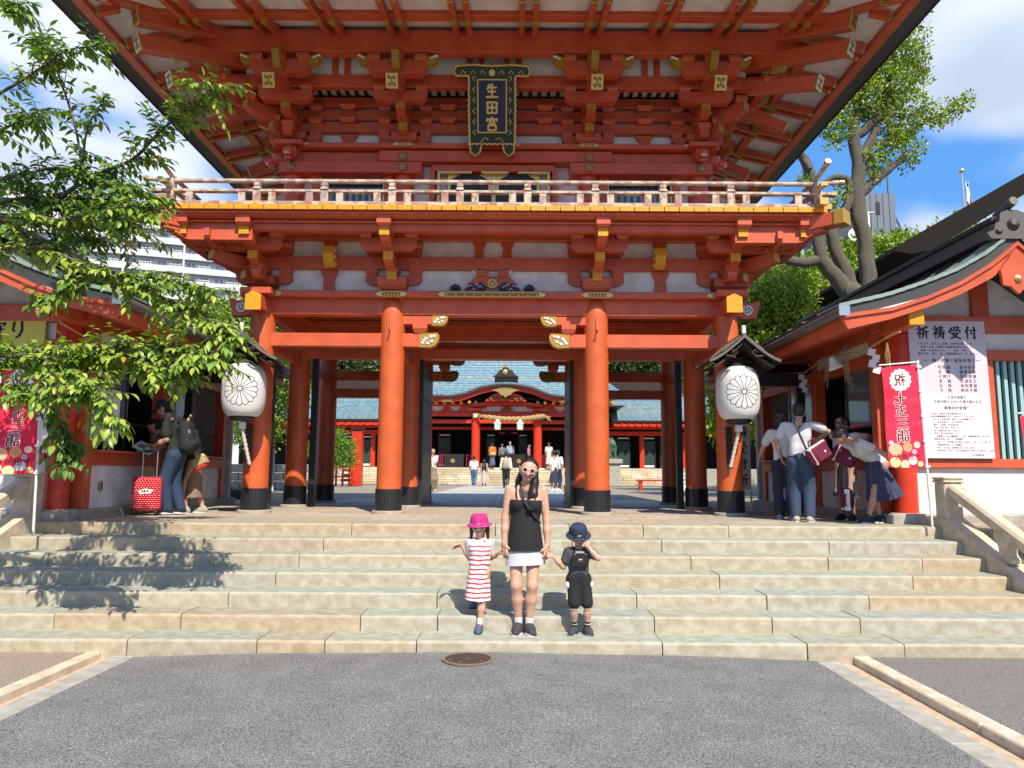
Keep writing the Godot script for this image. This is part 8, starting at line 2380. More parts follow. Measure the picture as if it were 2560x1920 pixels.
func body_bones(j: Dictionary, h: float, o: Dictionary, part_of: String, fat := 0.0) -> Array:
	var b := []
	var sp: Basis = j.spine
	var m: float = o.get("slim", 1.0)
	var hs: float = o.get("head", 1.0)
	if part_of in ["skin", "top"]:
		for s in [-1, 1]:
			var x: Vector3 = sp.x * s
			b.append([j.chest + x * 0.042 * h * m, j.neck - sp.y * 0.05 * h + x * 0.068 * h * m, 0.054 * h * m + fat, 0.034 * h * m + fat])
			b.append([j.waist + x * 0.033 * h * m, j.chest + x * 0.040 * h * m, 0.046 * h * m + fat, 0.054 * h * m + fat])
			b.append([j.hip + x * 0.042 * h * m, j.waist + x * 0.033 * h * m, 0.055 * h * m + fat, 0.046 * h * m + fat])
			if o.get("bust", 0.0) > 0: b.append([j.chest + x * 0.045 * h + sp.z * 0.038 * h + sp.y * 0.012 * h, j.chest + x * 0.040 * h + sp.z * 0.03 * h, 0.036 * h * o.bust + fat, 0.034 * h * o.bust + fat])
	if part_of == "skin":
		var hb: Basis = j.hb
		var r := h * hs
		b.append([j.neck - sp.y * 0.02 * h, j.head - hb.y * 0.02 * r - hb.z * 0.012 * r, 0.034 * h * lerpf(m, 1.0, 0.5), 0.032 * h * lerpf(m, 1.0, 0.5)])
		b.append([j.head + hb.y * 0.016 * r - hb.z * 0.012 * r, j.head + hb.y * 0.020 * r + hb.z * 0.010 * r, 0.0515 * r, 0.0475 * r])
		b.append([j.head - hb.y * 0.018 * r + hb.z * 0.014 * r, j.head - hb.y * 0.044 * r + hb.z * 0.024 * r, 0.040 * r, 0.0225 * r])
		b.append([j.head - hb.y * 0.002 * r + hb.z * 0.052 * r, j.head - hb.y * 0.020 * r + hb.z * 0.063 * r, 0.006 * r, 0.0075 * r])
		for s in [-1, 1]:
			b.append([j.head - hb.y * 0.012 * r + hb.z * 0.034 * r + hb.x * 0.02 * r * s, j.head - hb.y * 0.02 * r + hb.z * 0.03 * r + hb.x * 0.024 * r * s, 0.017 * r, 0.015 * r])
			b.append([j.head + hb.y * 0.006 * r - hb.z * 0.006 * r + hb.x * 0.049 * r * s, j.head - hb.y * 0.012 * r + hb.x * 0.047 * r * s, 0.0125 * r, 0.009 * r])
	for e in ["l", "r"]:
		if part_of == "skin":
			b.append([j[e + "sh"], j[e + "el"], 0.030 * h * m, 0.023 * h * m])
			b.append([j[e + "el"].lerp(j[e + "wr"], 0.05), j[e + "el"].lerp(j[e + "wr"], 0.4), 0.0225 * h * m, 0.0225 * h * m])
			b.append([j[e + "el"].lerp(j[e + "wr"], 0.4), j[e + "wr"], 0.0225 * h * m, 0.0155 * h * m])
			b.append([j[e + "hp"], j[e + "kn"], 0.052 * h * m, 0.033 * h * m])
			b.append([j[e + "kn"], j[e + "kn"].lerp(j[e + "an"], 0.35) - Vector3(0, 0, 0.006 * h), 0.031 * h * m, 0.033 * h * m])
			b.append([j[e + "kn"].lerp(j[e + "an"], 0.35) - Vector3(0, 0, 0.006 * h), j[e + "an"], 0.033 * h * m, 0.020 * h * m])
		elif part_of == "top":
			var sl: float = o.get("sleeve", 0.6)
			if sl > 0: b.append([j[e + "sh"], j[e + "sh"].lerp(j[e + "el"], sl), 0.036 * h * m + fat, 0.032 * h * m + fat * 1.6])
			if sl > 1.0: b.append([j[e + "el"], j[e + "wr"].lerp(j[e + "el"], 0.06), 0.033 * h * m + fat, 0.026 * h * m + fat])
		elif part_of == "pants":
			var lg: float = o.get("leg", 1.9)
			var loose: float = o.get("loose", 0.0) * h
			b.append([j.hip + Vector3(0, 0.03 * h, 0), j[e + "hp"], 0.060 * h * m + fat, 0.058 * h * m + fat])
			b.append([j[e + "hp"], j[e + "hp"].lerp(j[e + "kn"], minf(lg, 1.0)), 0.058 * h * m + fat, 0.044 * h * m + fat + loose])
			if lg > 1.0: b.append([j[e + "kn"], j[e + "kn"].lerp(j[e + "an"], lg - 1.0), 0.044 * h * m + fat + loose, 0.034 * h * m + fat + loose])
	return b

func skirt(c0: Vector3, c1: Vector3, r0: Vector2, r1: Vector2, pleats: int, depth: float, turn := 0.0, rows := 9) -> Mb: # hanging cloth from waist ring to hem ring, folds growing downwards
	var g := []
	var up := (c0 - c1).normalized()
	var side := up.cross(Vector3.BACK).normalized()
	var fw := side.cross(up)
	for i in rows:
		var u := i / float(rows - 1)
		var line := []
		var c := c0.lerp(c1, u)
		for k in pleats * 6 + 1:
			var a := TAU * k / float(pleats * 6) + turn
			var fold := 1.0 + depth * (0.15 + 0.85 * u) * (sin(a * pleats) + 0.4 * sin(a * pleats * 0.5 + 1.7))
			line.append(c + side * sin(a) * lerpf(r0.x, r1.x, u) * fold + fw * cos(a) * lerpf(r0.y, r1.y, u) * fold)
		g.append(line)
	return Mb.new().sheet_out(g, c0.lerp(c1, 0.5))

func shoe(p: Node3D, ankle: Vector3, yaw: float, h: float, upper: Material, sole: Material, size := 1.0, pitch := 0.0) -> void:
	var bs := Basis(Vector3.UP, yaw) * Basis(Vector3.RIGHT, pitch)
	var s := h * size
	var y0 := -ankle_height(h)
	var q := func(x: float, y: float, z: float) -> Vector3: return ankle + bs * Vector3(x * s, y0 + y * s, z * s)
	var up := field([[q.call(0, 0.022, -0.028), q.call(0, 0.022, 0.03), 0.024 * s, 0.026 * s], [q.call(0, 0.022, 0.03), q.call(0.004, 0.014, 0.085), 0.027 * s, 0.021 * s], [q.call(0, 0.03, -0.012), q.call(0, 0.052, -0.012), 0.025 * s, 0.022 * s], [q.call(0, 0.045, 0.0), q.call(0, 0.026, 0.05), 0.018 * s, 0.02 * s]], 0.006 if h > 1.4 else 0.0055, 0.012, null, [Plane(bs * Vector3.DOWN, (bs * Vector3.DOWN).dot(q.call(0, 0.006, 0)))])
	var o := L("shoe", up, upper, p)
	var ol := PackedVector2Array()
	for i in 20:
		var a := TAU * i / 20.0
		var z := 0.028 + 0.076 * cos(a)
		ol.append(Vector2(sin(a) * 0.0285 * (1.0 + 0.25 * smooth(0.0, 0.09, z)) * s, -z * s))
	L("sole", Mb.new().prism(ol, -0.002 * s, 0.013 * s, Transform3D(bs * Basis(Vector3.RIGHT, -PI / 2), ankle + bs * Vector3(0, y0, 0))), sole, o)

func ankle_height(h: float) -> float: return 0.045 * h

func hair_cap(j: Dictionary, h: float, hs: float, long: Array = [], cell := 0.012, fringe := 0.014) -> Mb: # hair over the skull, open at the face; long: further locks
	var hb: Basis = j.hb
	var r := h * hs
	var hd: Vector3 = j.head
	var bones := [[hd + hb.y * 0.021 * r - hb.z * 0.015 * r, hd + hb.y * 0.024 * r + hb.z * 0.004 * r, 0.0555 * r, 0.053 * r], [hd - hb.y * 0.012 * r - hb.z * 0.022 * r, hd + hb.y * 0.01 * r - hb.z * 0.02 * r, 0.047 * r, 0.052 * r]]
	var n := (hb.z * 0.80 - hb.y * 0.60).normalized()
	var b := field(bones, cell, 0.01, null, [Plane(n, n.dot(hd + hb.z * fringe * r + hb.y * 0.002 * r))])
	if long.size(): add(b, field(long, cell, 0.012))
	return b

func person(label: String, at: Vector3, yaw: float, h: float, o: Dictionary) -> Array: # a clothed figure; returns [node, joints]
	var p := thing("person", label, "person", at, o.get("group", ""), yaw)
	var j := skeleton(h, o)
	var cell: float = o.get("cell", 0.02)
	var hs: float = o.get("head", 1.0)
	var sk := skin_of(o.get("dark", 0.0))
	var body := field(body_bones(j, h, o, "skin"), cell, 0.012)
	if cell < 0.02:
		for e in ["l", "r"]:
			var s := 1.0 if e == "l" else -1.0
			var d: Vector3 = o.get(e + "d", (j[e + "wr"] - j[e + "el"]).normalized())
			add(body, hand(j[e + "wr"], d, o.get(e + "n", Vector3(-s, 0.0, 0.1)), 0.108 * h * o.get("hand", 1.0), o.get("curl", 0.7), s, 0.0042))
	L("body", body, sk, p)
	if o.has("top"):
		var cl := [Plane(-j.spine.y, (-j.spine.y).dot(j.hip - j.spine.y * o.get("hem", 0.0) * h)), Plane(j.spine.y, j.spine.y.dot(j.neck - j.spine.y * o.get("collar", 0.012) * h))]
		L(o.get("topname", "shirt"), field(body_bones(j, h, o, "top", 0.010), maxf(cell, 0.011), 0.014, null, cl), o.top, p)
	if o.has("pants"):
		L(o.get("pantname", "trousers"), field(body_bones(j, h, o, "pants", 0.006), maxf(cell, 0.011), 0.014, null, [Plane(j.spine.y, j.spine.y.dot(j.hip + j.spine.y * o.get("rise", 0.06) * h))] + o.get("pclip", [])), o.pants, p)
	if o.has("skirt"): # [material, length, waist radius, hem radius, pleats, depth]
		var q: Array = o.skirt
		var c0: Vector3 = j.hip + j.spine.y * 0.075 * h
		L(o.get("skirtname", "skirt"), skirt(c0, j.hip + Vector3(0, 0.06 * h - q[1] * h, 0) + o.get("skirtshift", Vector3.ZERO), Vector2(q[2], q[2] * 0.78) * h, Vector2(q[3], q[3] * 0.85) * h, q[4], q[5]), q[0], p)
	if o.has("hair"): L("hair", hair_cap(j, h, hs, o.get("locks", []), minf(cell, 0.014), o.get("fringe", 0.014)), o.hair, p)
	if o.has("shoes"):
		for e in ["l", "r"]: shoe(p, j[e + "an"], deg_to_rad(o.get(e + "toe", 8.0 if e == "l" else -8.0)), h, o.shoes, o.get("soles", M.plastic_white), o.get("shoe_size", 1.0), o.get(e + "pitch", 0.0))
	return [p, j]

func face(p: Node3D, j: Dictionary, r: float, lips: Color, eyes := true, smile := 0.0) -> void:
	var hb: Basis = j.hb
	var hd: Vector3 = j.head
	if eyes:
		for s in [-1, 1]:
			var c: Vector3 = hd + hb.y * 0.004 * r + hb.z * 0.049 * r + hb.x * 0.0195 * r * s
			var e := L("eye", Mb.new().ball(c, Vector3(0.0085, 0.0055, 0.005) * r, 10, 6, hb), M.plastic_white, p)
			L("iris", Mb.new().ball(c + hb.z * 0.0035 * r, Vector3(0.0045, 0.0048, 0.003) * r, 8, 6, hb), M.black, e)
			L("eyebrow", Mb.new().box(c + hb.y * 0.013 * r + hb.z * 0.002 * r, Vector3(0.022, 0.004, 0.006) * r, 0.0, hb), M.dark_hair, p)
	var key := "lips_%d" % int(lips.r * 100)
	if not M.has(key): mat(key, lips, 0.4)
	var b := Mb.new().ball(hd - hb.y * 0.0345 * r + hb.z * 0.0475 * r, Vector3(0.0155, 0.0055, 0.006) * r, 10, 6, hb)
	for s in [-1, 1]: b.ball(hd - hb.y * (0.0335 - smile) * r + hb.z * 0.0455 * r + hb.x * 0.012 * r * s, Vector3(0.007, 0.0045, 0.006) * r, 8, 5, hb)
	var m := L("mouth", b, M[key], p)
	if smile > 0.0: L("teeth", Mb.new().ball(hd - hb.y * 0.0325 * r + hb.z * 0.051 * r, Vector3(0.0105, 0.0028, 0.004) * r, 8, 5, hb), M.plastic_white, m)

func sunglasses(p: Node3D, j: Dictionary, r: float, frame: Material, lens: Material, rx := 0.0175, ry := 0.0165) -> void:
	var hb: Basis = j.hb
	var hd: Vector3 = j.head
	var b := Mb.new()
	var q := Mb.new()
	for s in [-1, 1]:
		var c: Vector3 = hd + hb.y * 0.003 * r + hb.z * 0.0605 * r + hb.x * 0.0215 * r * s
		var turn := hb * Basis(Vector3.UP, 0.16 * s)
		var ring := []
		for i in 17:
			var a := TAU * i / 16.0
			ring.append(c + turn * Vector3(cos(a) * rx * r, sin(a) * ry * r, 0))
		b.tube(ring, [0.0042 * r], 6)
		q.ball(c, Vector3(rx * r, ry * r, 0.004 * r), 16, 6, turn)
		b.tube([c + turn * Vector3(rx * r * s, 0.005 * r, 0), hd + hb.y * 0.01 * r + hb.z * 0.02 * r + hb.x * 0.056 * r * s, hd + hb.y * 0.008 * r - hb.z * 0.012 * r + hb.x * 0.054 * r * s], [0.0032 * r], 5)
	b.tube([hd + hb.y * 0.007 * r + hb.z * 0.063 * r + hb.x * 0.006 * r, hd + hb.y * 0.007 * r + hb.z * 0.063 * r - hb.x * 0.006 * r], [0.0035 * r], 5)
	var g := L("sunglasses", b, frame, p)
	L("lens", q, lens, g)

func bucket_hat(p: Node3D, j: Dictionary, r: float, m: Material, brim: Material, tip: float, under: Material) -> void:
	var hb: Basis = j.hb * Basis(Vector3.RIGHT, tip)
	var xf := Transform3D(hb, j.head + j.hb.y * 0.020 * r - j.hb.z * 0.004 * r)
	var hat := L("sun_hat", Mb.new().lathe(PV([0.0625 * r, 0.0, 0.0615 * r, 0.026 * r, 0.055 * r, 0.050 * r, 0.047 * r, 0.059 * r, 0.0, 0.064 * r]), 28, xf, true), m, p)
	var pr := PV([0.062 * r, 0.004 * r, 0.074 * r, -0.004 * r, 0.088 * r, -0.018 * r])
	L("brim", Mb.new().lathe(pr, 28, xf, true), brim, hat)
	L("brim_lining", Mb.new().lathe(PV([0.0872 * r, -0.0205 * r, 0.073 * r, -0.0065 * r, 0.061 * r, 0.0]), 28, xf, true), under, hat)
	L("hat_band", Mb.new().lathe(PV([0.0632 * r, 0.002 * r, 0.0630 * r, 0.012 * r]), 28, xf), m, hat)

func stripes() -> Image: # rows of red blots on white cloth
	var im := Image.create_empty(256, 256, false, Image.FORMAT_RGB8)
	im.fill(Color(0.93, 0.90, 0.91))
	var g := RandomNumberGenerator.new()
	g.seed = 5
	for row in 6:
		var x := 0.0
		while x < 252.0:
			var w := g.randf_range(4, 11)
			var y := 22.0 + row * 42.6 + 3.0 * sin(x * 0.05 + row)
			dab(im, Vector2(x + 3, y), Vector2(minf(x + w, 252), y), g.randf_range(6.5, 9.0), g.randf_range(6.0, 8.5), Color(0.72, 0.06, 0.14))
			x += w + g.randf_range(4.0, 9.0)
	return im

func plaid() -> Image:
	var im := Image.create_empty(128, 128, false, Image.FORMAT_RGB8)
	im.fill(Color(0.13, 0.15, 0.27))
	for k in [10, 26, 74, 90]:
		for i in 128:
			for w in 3:
				im.set_pixel(i, k + w, Color(0.30, 0.34, 0.48)); im.set_pixel(k + w, i, Color(0.30, 0.34, 0.48))
	for i in 128:
		for w in 2:
			im.set_pixel(i, 50 + w, Color(0.55, 0.58, 0.66)); im.set_pixel(50 + w, i, Color(0.55, 0.58, 0.66))
	return im

func family() -> void:
	var shiny := mat("dark_lens", lin(0.02, 0.015, 0.015), 0.08)
	var mirror := mat("mirror_lens", lin(0.05, 0.16, 0.45), 0.12, null, 1.0, null, 0.0, 0.8)
	var hairm := mat("brown_hair", lin(0.035, 0.018, 0.012), 0.42, tex.bark, 6.0, null, 0.0, 0.0, true)
	# the woman in the middle
	var base := V(0.435, 0.15, 7.50)
	var lc := func(x: float, y: float, d: float) -> Vector3: return V(x, y, d) - base
	var h := 1.685
	var o := {"cell": 0.0095, "top": cloth(0.012, 0.012, 0.014), "topname": "camisole", "sleeve": 0.0, "hem": 0.02, "collar": 0.085, "bust": 1.0, "slim": 0.93, "shoulder": 0.100, "curl": 0.9,
		"r": lc.call(0.232, 0.985, 7.45), "l": lc.call(0.662, 0.97, 7.45), "rp": Vector3(-0.6, 0, -1), "lp": Vector3(0.6, 0, -1), "rd": Vector3(0.10, -1, 0.12), "ld": Vector3(-0.10, -1, 0.12), "rn": Vector3(0.8, 0, -0.6), "ln": Vector3(-0.8, 0, -0.6),
		"rf": Vector3(-0.055, 0.074, 0.0), "lf": Vector3(0.045, 0.074, 0.03), "rtoe": -14.0, "ltoe": 10.0, "htilt": -11.0, "tilt": -1.5, "look": -2.0, "nod": 3.0,
		"shoes": cloth(0.05, 0.045, 0.055), "shoe_size": 1.08, "hair": hairm}
	var j := skeleton(h, o)
	var hb: Basis = j.hb
	var hd: Vector3 = j.head
	o.locks = [[hd - hb.z * 0.06 + hb.y * 0.02, hd - hb.z * 0.085 - hb.y * 0.10, 0.075, 0.06], [hd + hb.x * 0.07 + hb.y * 0.02, hd + hb.x * 0.085 - hb.y * 0.11 - hb.z * 0.01, 0.028, 0.035],
		[hd + hb.x * 0.085 - hb.y * 0.11, hd + hb.x * 0.095 - hb.y * 0.22 + hb.z * 0.03, 0.036, 0.040], [hd + hb.x * 0.095 - hb.y * 0.22 + hb.z * 0.03, hd + hb.x * 0.075 - hb.y * 0.34 + hb.z * 0.055, 0.038, 0.018],
		[hd + hb.x * 0.06 - hb.y * 0.12, hd + hb.x * 0.055 - hb.y * 0.31 + hb.z * 0.055, 0.026, 0.010], [hd - hb.x * 0.072 + hb.y * 0.015 - hb.z * 0.02, hd - hb.x * 0.085 - hb.y * 0.12 - hb.z * 0.03, 0.02, 0.022], [hd - hb.x * 0.085 - hb.y * 0.12 - hb.z * 0.03, hd - hb.x * 0.10 - hb.y * 0.21 - hb.z * 0.03, 0.022, 0.008]]
	o.fringe = 0.004
	var r := person("woman in black camisole and white skirt smiling between two children, holding their hands", base, 0.0, h, o)
	var p: Node3D = r[0]
	face(p, j, h, lin(0.50, 0.07, 0.08), false, 0.003)
	sunglasses(p, j, h * 1.0, mat("cream_frame", lin(0.55, 0.40, 0.33), 0.35), shiny, 0.0148, 0.0142)
	# camisole skirt flaring over the hips, straps, white skirt, crossbody strap, socks
	var cam: Material = o.top
	L("camisole_hem", skirt(Vector3(0, 1.22, 0.02), Vector3(0.005, 0.795, 0.02), Vector2(0.132, 0.115), Vector2(0.186, 0.145), 7, 0.014), cam, p)
	L("white_skirt", skirt(Vector3(0.0, 0.84, 0.01), Vector3(0.01, 0.655, 0.015), Vector2(0.168, 0.130), Vector2(0.200, 0.152), 5, 0.014), cloth(0.64, 0.63, 0.67), p)
	for s in [-1, 1]:
		var a: Vector3 = j.chest + Vector3(0.085 * s, 0.035, 0.115)
		var c: Vector3 = j.neck + Vector3(0.105 * s, -0.022, 0.0)
		L("strap", Mb.new().tube([a, a.lerp(c, 0.55) + Vector3(0, 0.012, 0.028), c + Vector3(0, 0.016, 0.01), c + Vector3(0, -0.03, -0.07)], [0.008], 6), cam, p)
	var st := Mb.new()
	var run := [j.neck + Vector3(-0.065, 0.025, 0.0), j.neck + Vector3(-0.055, -0.02, 0.065), j.chest + Vector3(-0.02, 0.06, 0.128), j.chest + Vector3(0.03, -0.01, 0.148), j.chest + Vector3(0.10, -0.10, 0.120), j.waist + Vector3(0.15, 0.02, 0.05)]
	for i in run.size() - 1: st.bar(run[i], run[i + 1], 0.024, 0.006, 0.0, Vector3(0.3, 0.3, 1))
	L("crossbody_strap", st, cloth(0.03, 0.022, 0.02), p)
	L("strap_knot", Mb.new().ball(run[3] + Vector3(0.005, -0.01, 0.01), Vector3(0.030, 0.026, 0.018)).ball(run[3] + Vector3(0.035, -0.012, 0.01), Vector3(0.02, 0.012, 0.01)), cloth(0.012, 0.012, 0.014), p)
	for e in ["l", "r"]:
		L("sock", field([[j[e + "an"] + Vector3(0, -0.03, 0), j[e + "an"].lerp(j[e + "kn"], 0.17), 0.040, 0.0405]], 0.008, 0.01), cloth(0.75, 0.74, 0.75), p)
		var lace := Mb.new()
		for k in 4: lace.tube([j[e + "an"] + Vector3(-0.028, -0.012 - k * 0.012, 0.045 + k * 0.022), j[e + "an"] + Vector3(0.0, -0.004 - k * 0.013, 0.053 + k * 0.022), j[e + "an"] + Vector3(0.028, -0.012 - k * 0.012, 0.045 + k * 0.022)], [0.004], 4)
		L("laces", lace, cloth(0.10, 0.09, 0.10), p)
		L("toe_patch", Mb.new().ball(j[e + "an"] + Basis(Vector3.UP, deg_to_rad(-14.0 if e == "r" else 10.0)) * Vector3(0.0, -0.056, 0.168), Vector3(0.034, 0.012, 0.02), 10, 6), cloth(0.75, 0.18, 0.05), p)
	# the girl on the left, stepping down
	base = V(-0.01, 0.15, 7.52)
	h = 1.10
	var dress := mat("blot_stripes", Color(1, 1, 1), 0.8, ImageTexture.create_from_image(stripes()), 3.7, null, 0.0, 0.0, true)
	o = {"cell": 0.0085, "head": 1.33, "top": cloth(0.74, 0.73, 0.75), "topname": "tshirt", "sleeve": 0.62, "hem": -0.05, "slim": 0.92, "shoulder": 0.094, "curl": 0.6, "hand": 0.92, "lean": 2.0, "htilt": 3.0, "hip": 0.54,
		"r": lc.call(-0.20, 0.985, 7.52) + V(0.435, 0.15, 7.50) - base, "l": lc.call(0.195, 0.925, 7.47) + V(0.435, 0.15, 7.50) - base, "rp": Vector3(-0.2, -1, -0.3), "lp": Vector3(0.1, -1, -0.4), "rd": Vector3(-1, -0.25, 0.1), "ld": Vector3(0.8, -0.1, 0.35),
		"lf": Vector3(0.005, 0.052, 0.03), "rf": Vector3(-0.05, 0.202 + 0.0, -0.46 + 0.0), "ltoe": -4.0, "rtoe": -40.0, "rk": Vector3(-0.1, 0, 1), "shoes": cloth(0.07, 0.12, 0.20), "soles": cloth(0.03, 0.04, 0.06), "shoe_size": 1.12, "hair": mat("auburn_hair", lin(0.09, 0.035, 0.018), 0.5, tex.bark, 8.0, null, 0.0, 0.0, true)}
	j = skeleton(h, o)
	hb = j.hb; hd = j.head
	o.locks = [[hd + hb.x * 0.075 + hb.y * 0.0, hd + hb.x * 0.082 - hb.y * 0.12, 0.028, 0.016], [hd - hb.x * 0.075, hd - hb.x * 0.085 - hb.y * 0.11, 0.026, 0.014], [hd - hb.z * 0.05, hd - hb.z * 0.06 - hb.y * 0.12, 0.06, 0.04]]
	r = person("young girl in pink sun hat and red-striped white dress holding the woman's hand", base, deg_to_rad(-3.0), h, o)
	p = r[0]
	face(p, j, h * 1.33, lin(0.36, 0.10, 0.09), false)
	sunglasses(p, j, h * 1.3, mat("plum_frame", lin(0.12, 0.01, 0.04), 0.3), shiny, 0.019, 0.014)
	bucket_hat(p, j, h * 1.33, cloth(0.56, 0.03, 0.22), cloth(0.56, 0.03, 0.22), 0.05, cloth(0.60, 0.42, 0.50))
	var bod: Array = body_bones(j, h, o, "top", 0.016)
	var keep := []
	for q in bod: if q[0].distance_to(j.lsh) > 0.01 and q[0].distance_to(j.rsh) > 0.01: keep.append(q)
	L("dress_bodice", field(keep, 0.0095, 0.014, null, [Plane(Vector3.UP, j.neck.y - 0.05), Plane(Vector3.DOWN, -(j.hip.y + 0.04))]), dress, p)
	L("dress_skirt", skirt(Vector3(0, j.hip.y + 0.075, 0.0), Vector3(-0.02, 0.315, -0.03), Vector2(0.098, 0.088), Vector2(0.132, 0.122), 6, 0.03, 0.0, 14), dress, p)
	for s in [-1, 1]: L("dress_strap", Mb.new().bar(j.neck + Vector3(0.05 * s, -0.055, 0.085), j.neck + Vector3(0.055 * s, 0.0, 0.01), 0.03, 0.008, 0.0, Vector3(0, 0.4, 1)), dress, p)
	for e in ["l", "r"]:
		L("sock", field([[j[e + "an"] + Vector3(0, -0.005, 0), j[e + "an"].lerp(j[e + "kn"], 0.26), 0.029, 0.029]], 0.007, 0.01), cloth(0.76, 0.75, 0.76), p)
		L("red_cuff", field([[j[e + "an"] + Vector3(0, -0.006, 0.01), j[e + "an"] + Vector3(0, 0.006, 0.012), 0.034, 0.033]], 0.007, 0.01), cloth(0.55, 0.03, 0.07), p)
	# the boy on the right, hand at his glasses
	base = V(0.965, 0.15, 7.43)
	h = 1.04
	o = {"cell": 0.0085, "head": 1.36, "top": cloth(0.075, 0.078, 0.082), "topname": "tshirt", "sleeve": 0.62, "hem": -0.02, "slim": 0.96, "shoulder": 0.092, "curl": 0.8, "hand": 0.92, "nod": 14.0, "look": -3.0, "htilt": 2.0,
		"r": V(0.705, 0.90, 7.43) - base, "l": V(1.03, 1.005, 7.31) - base, "rp": Vector3(-0.2, -1, -0.1), "lp": Vector3(0.7, -0.8, 0.2), "rd": Vector3(-0.9, 0.15, 0.3), "ld": Vector3(-0.35, 0.9, -0.1), "ln": Vector3(0, 0, -1),
		"lf": Vector3(0.085, 0.047, 0.0), "rf": Vector3(-0.04, 0.047, -0.02), "rtoe": -32.0, "ltoe": 5.0, "pants": cloth(0.012, 0.012, 0.015), "rise": 0.12, "pantname": "overall_shorts", "leg": 0.92, "loose": 0.008, "shoes": cloth(0.05, 0.055, 0.06), "soles": cloth(0.35, 0.36, 0.37), "shoe_size": 1.2, "hair": hairm, "fringe": 0.0}
	j = skeleton(h, o)
	r = person("small boy in navy sun hat and black overalls lifting a hand to mirrored sunglasses", base, deg_to_rad(4.0), h, o)
	p = r[0]
	face(p, j, h * 1.36, lin(0.36, 0.12, 0.10), false)
	sunglasses(p, j, h * 1.36, M.black, mirror, 0.020, 0.015)
	bucket_hat(p, j, h * 1.36, cloth(0.022, 0.034, 0.075), cloth(0.022, 0.034, 0.075), 0.16, cloth(0.50, 0.02, 0.04))
	var black: Material = o.pants
	L("bib", Mb.new().box(j.chest + Vector3(0, -0.035, 0.096), Vector3(0.155, 0.13, 0.012), 0.006, Basis(Vector3.RIGHT, 0.05)), black, p)
	var pk := L("bib_pocket", Mb.new().box(j.chest + Vector3(0, -0.04, 0.104), Vector3(0.072, 0.055, 0.006), 0.004), cloth(0.03, 0.032, 0.036), p)
	L("pocket_label", Mb.new().box(j.chest + Vector3(0, -0.030, 0.108), Vector3(0.032, 0.008, 0.002)), M.plastic_white, pk)
	for s in [-1, 1]:
		L("overall_strap", Mb.new().bar(j.chest + Vector3(0.052 * s, 0.02, 0.095), j.neck + Vector3(0.055 * s, 0.0, 0.012), 0.026, 0.008, 0.0, Vector3(0, 0.4, 1)), black, p)
		L("button", Mb.new().ball(j.chest + Vector3(0.052 * s, 0.018, 0.104), Vector3(0.008, 0.008, 0.004)), M.steel, p)
		var e := "l" if s > 0 else "r"
		L("side_patch", Mb.new().ball(j[e + "hp"].lerp(j[e + "kn"], 0.3) + Vector3(0.062 * s, 0.02, 0.02), Vector3(0.018, 0.035, 0.045), 10, 6), M.plastic_white, p)
		L("hem_seam", Mb.new().lathe(PV([0.068, 0.0, 0.0685, 0.004]), 20, Transform3D(Basis(), j[e + "hp"].lerp(j[e + "kn"], 0.98) - Vector3(0, 0.035, 0))), cloth(0.5, 0.5, 0.5), p)
		L("sock", field([[j[e + "an"], j[e + "an"].lerp(j[e + "kn"], 0.30), 0.027, 0.0275]], 0.007, 0.01), cloth(0.02, 0.025, 0.07), p)
		L("sock_band", Mb.new().lathe(PV([0.030, 0, 0.030, 0.014]), 16, Transform3D(Basis(), j[e + "an"].lerp(j[e + "kn"], 0.2))), cloth(0.6, 0.6, 0.65), p)
		L("red_strap", Mb.new().ball(j[e + "an"] + Basis(Vector3.UP, deg_to_rad(5.0 if s > 0 else -32.0)) * Vector3(0, -0.012, 0.055), Vector3(0.026, 0.008, 0.022)), cloth(0.4, 0.06, 0.05), p)
	var tg := Mb.new()
	for k in 5: tg.box(j.neck + Vector3(-0.036 + k * 0.018, -0.052, 0.088), Vector3(0.010, 0.026, 0.004), 0.0, Basis(Vector3.BACK, R(-0.3, 0.3)))
	L("shirt_print", tg, M.plastic_white, p)

func school_bag(at: Vector3, yaw: float, label: String, turn := 0.0) -> Node3D:
	var wine := cloth(0.17, 0.010, 0.045)
	var t := thing("school_bag", label, "bag", at, "maroon school bags", yaw)
	var bs := Basis(Vector3.BACK, turn)
	var b := Mb.new().box(Vector3.ZERO, Vector3(0.34, 0.25, 0.13), 0.035, bs)
	L("bag_body", b, wine, t)
	L("white_stripe", Mb.new().box(bs * Vector3(-0.125, 0, 0.0), Vector3(0.028, 0.254, 0.134), 0.01, bs).box(bs * Vector3(0.0, 0.122, 0.02), Vector3(0.30, 0.014, 0.07), 0.0, bs), M.plastic_white, t)
	L("pocket", Mb.new().box(bs * Vector3(0.03, -0.03, 0.064), Vector3(0.22, 0.15, 0.02), 0.008, bs), wine, t)
	L("emblem", Mb.new().prism(PV([-0.02, 0.015, 0.02, 0.015, 0.0, -0.022]), 0, 0.004, Transform3D(bs, bs * Vector3(0.06, -0.01, 0.075))), M.plastic_white, t)
	L("handle", Mb.new().tube([bs * Vector3(-0.08, 0.14, 0), bs * Vector3(-0.05, 0.21, 0), bs * Vector3(0.05, 0.21, 0), bs * Vector3(0.08, 0.14, 0)], [0.012], 6), wine, t)
	return t

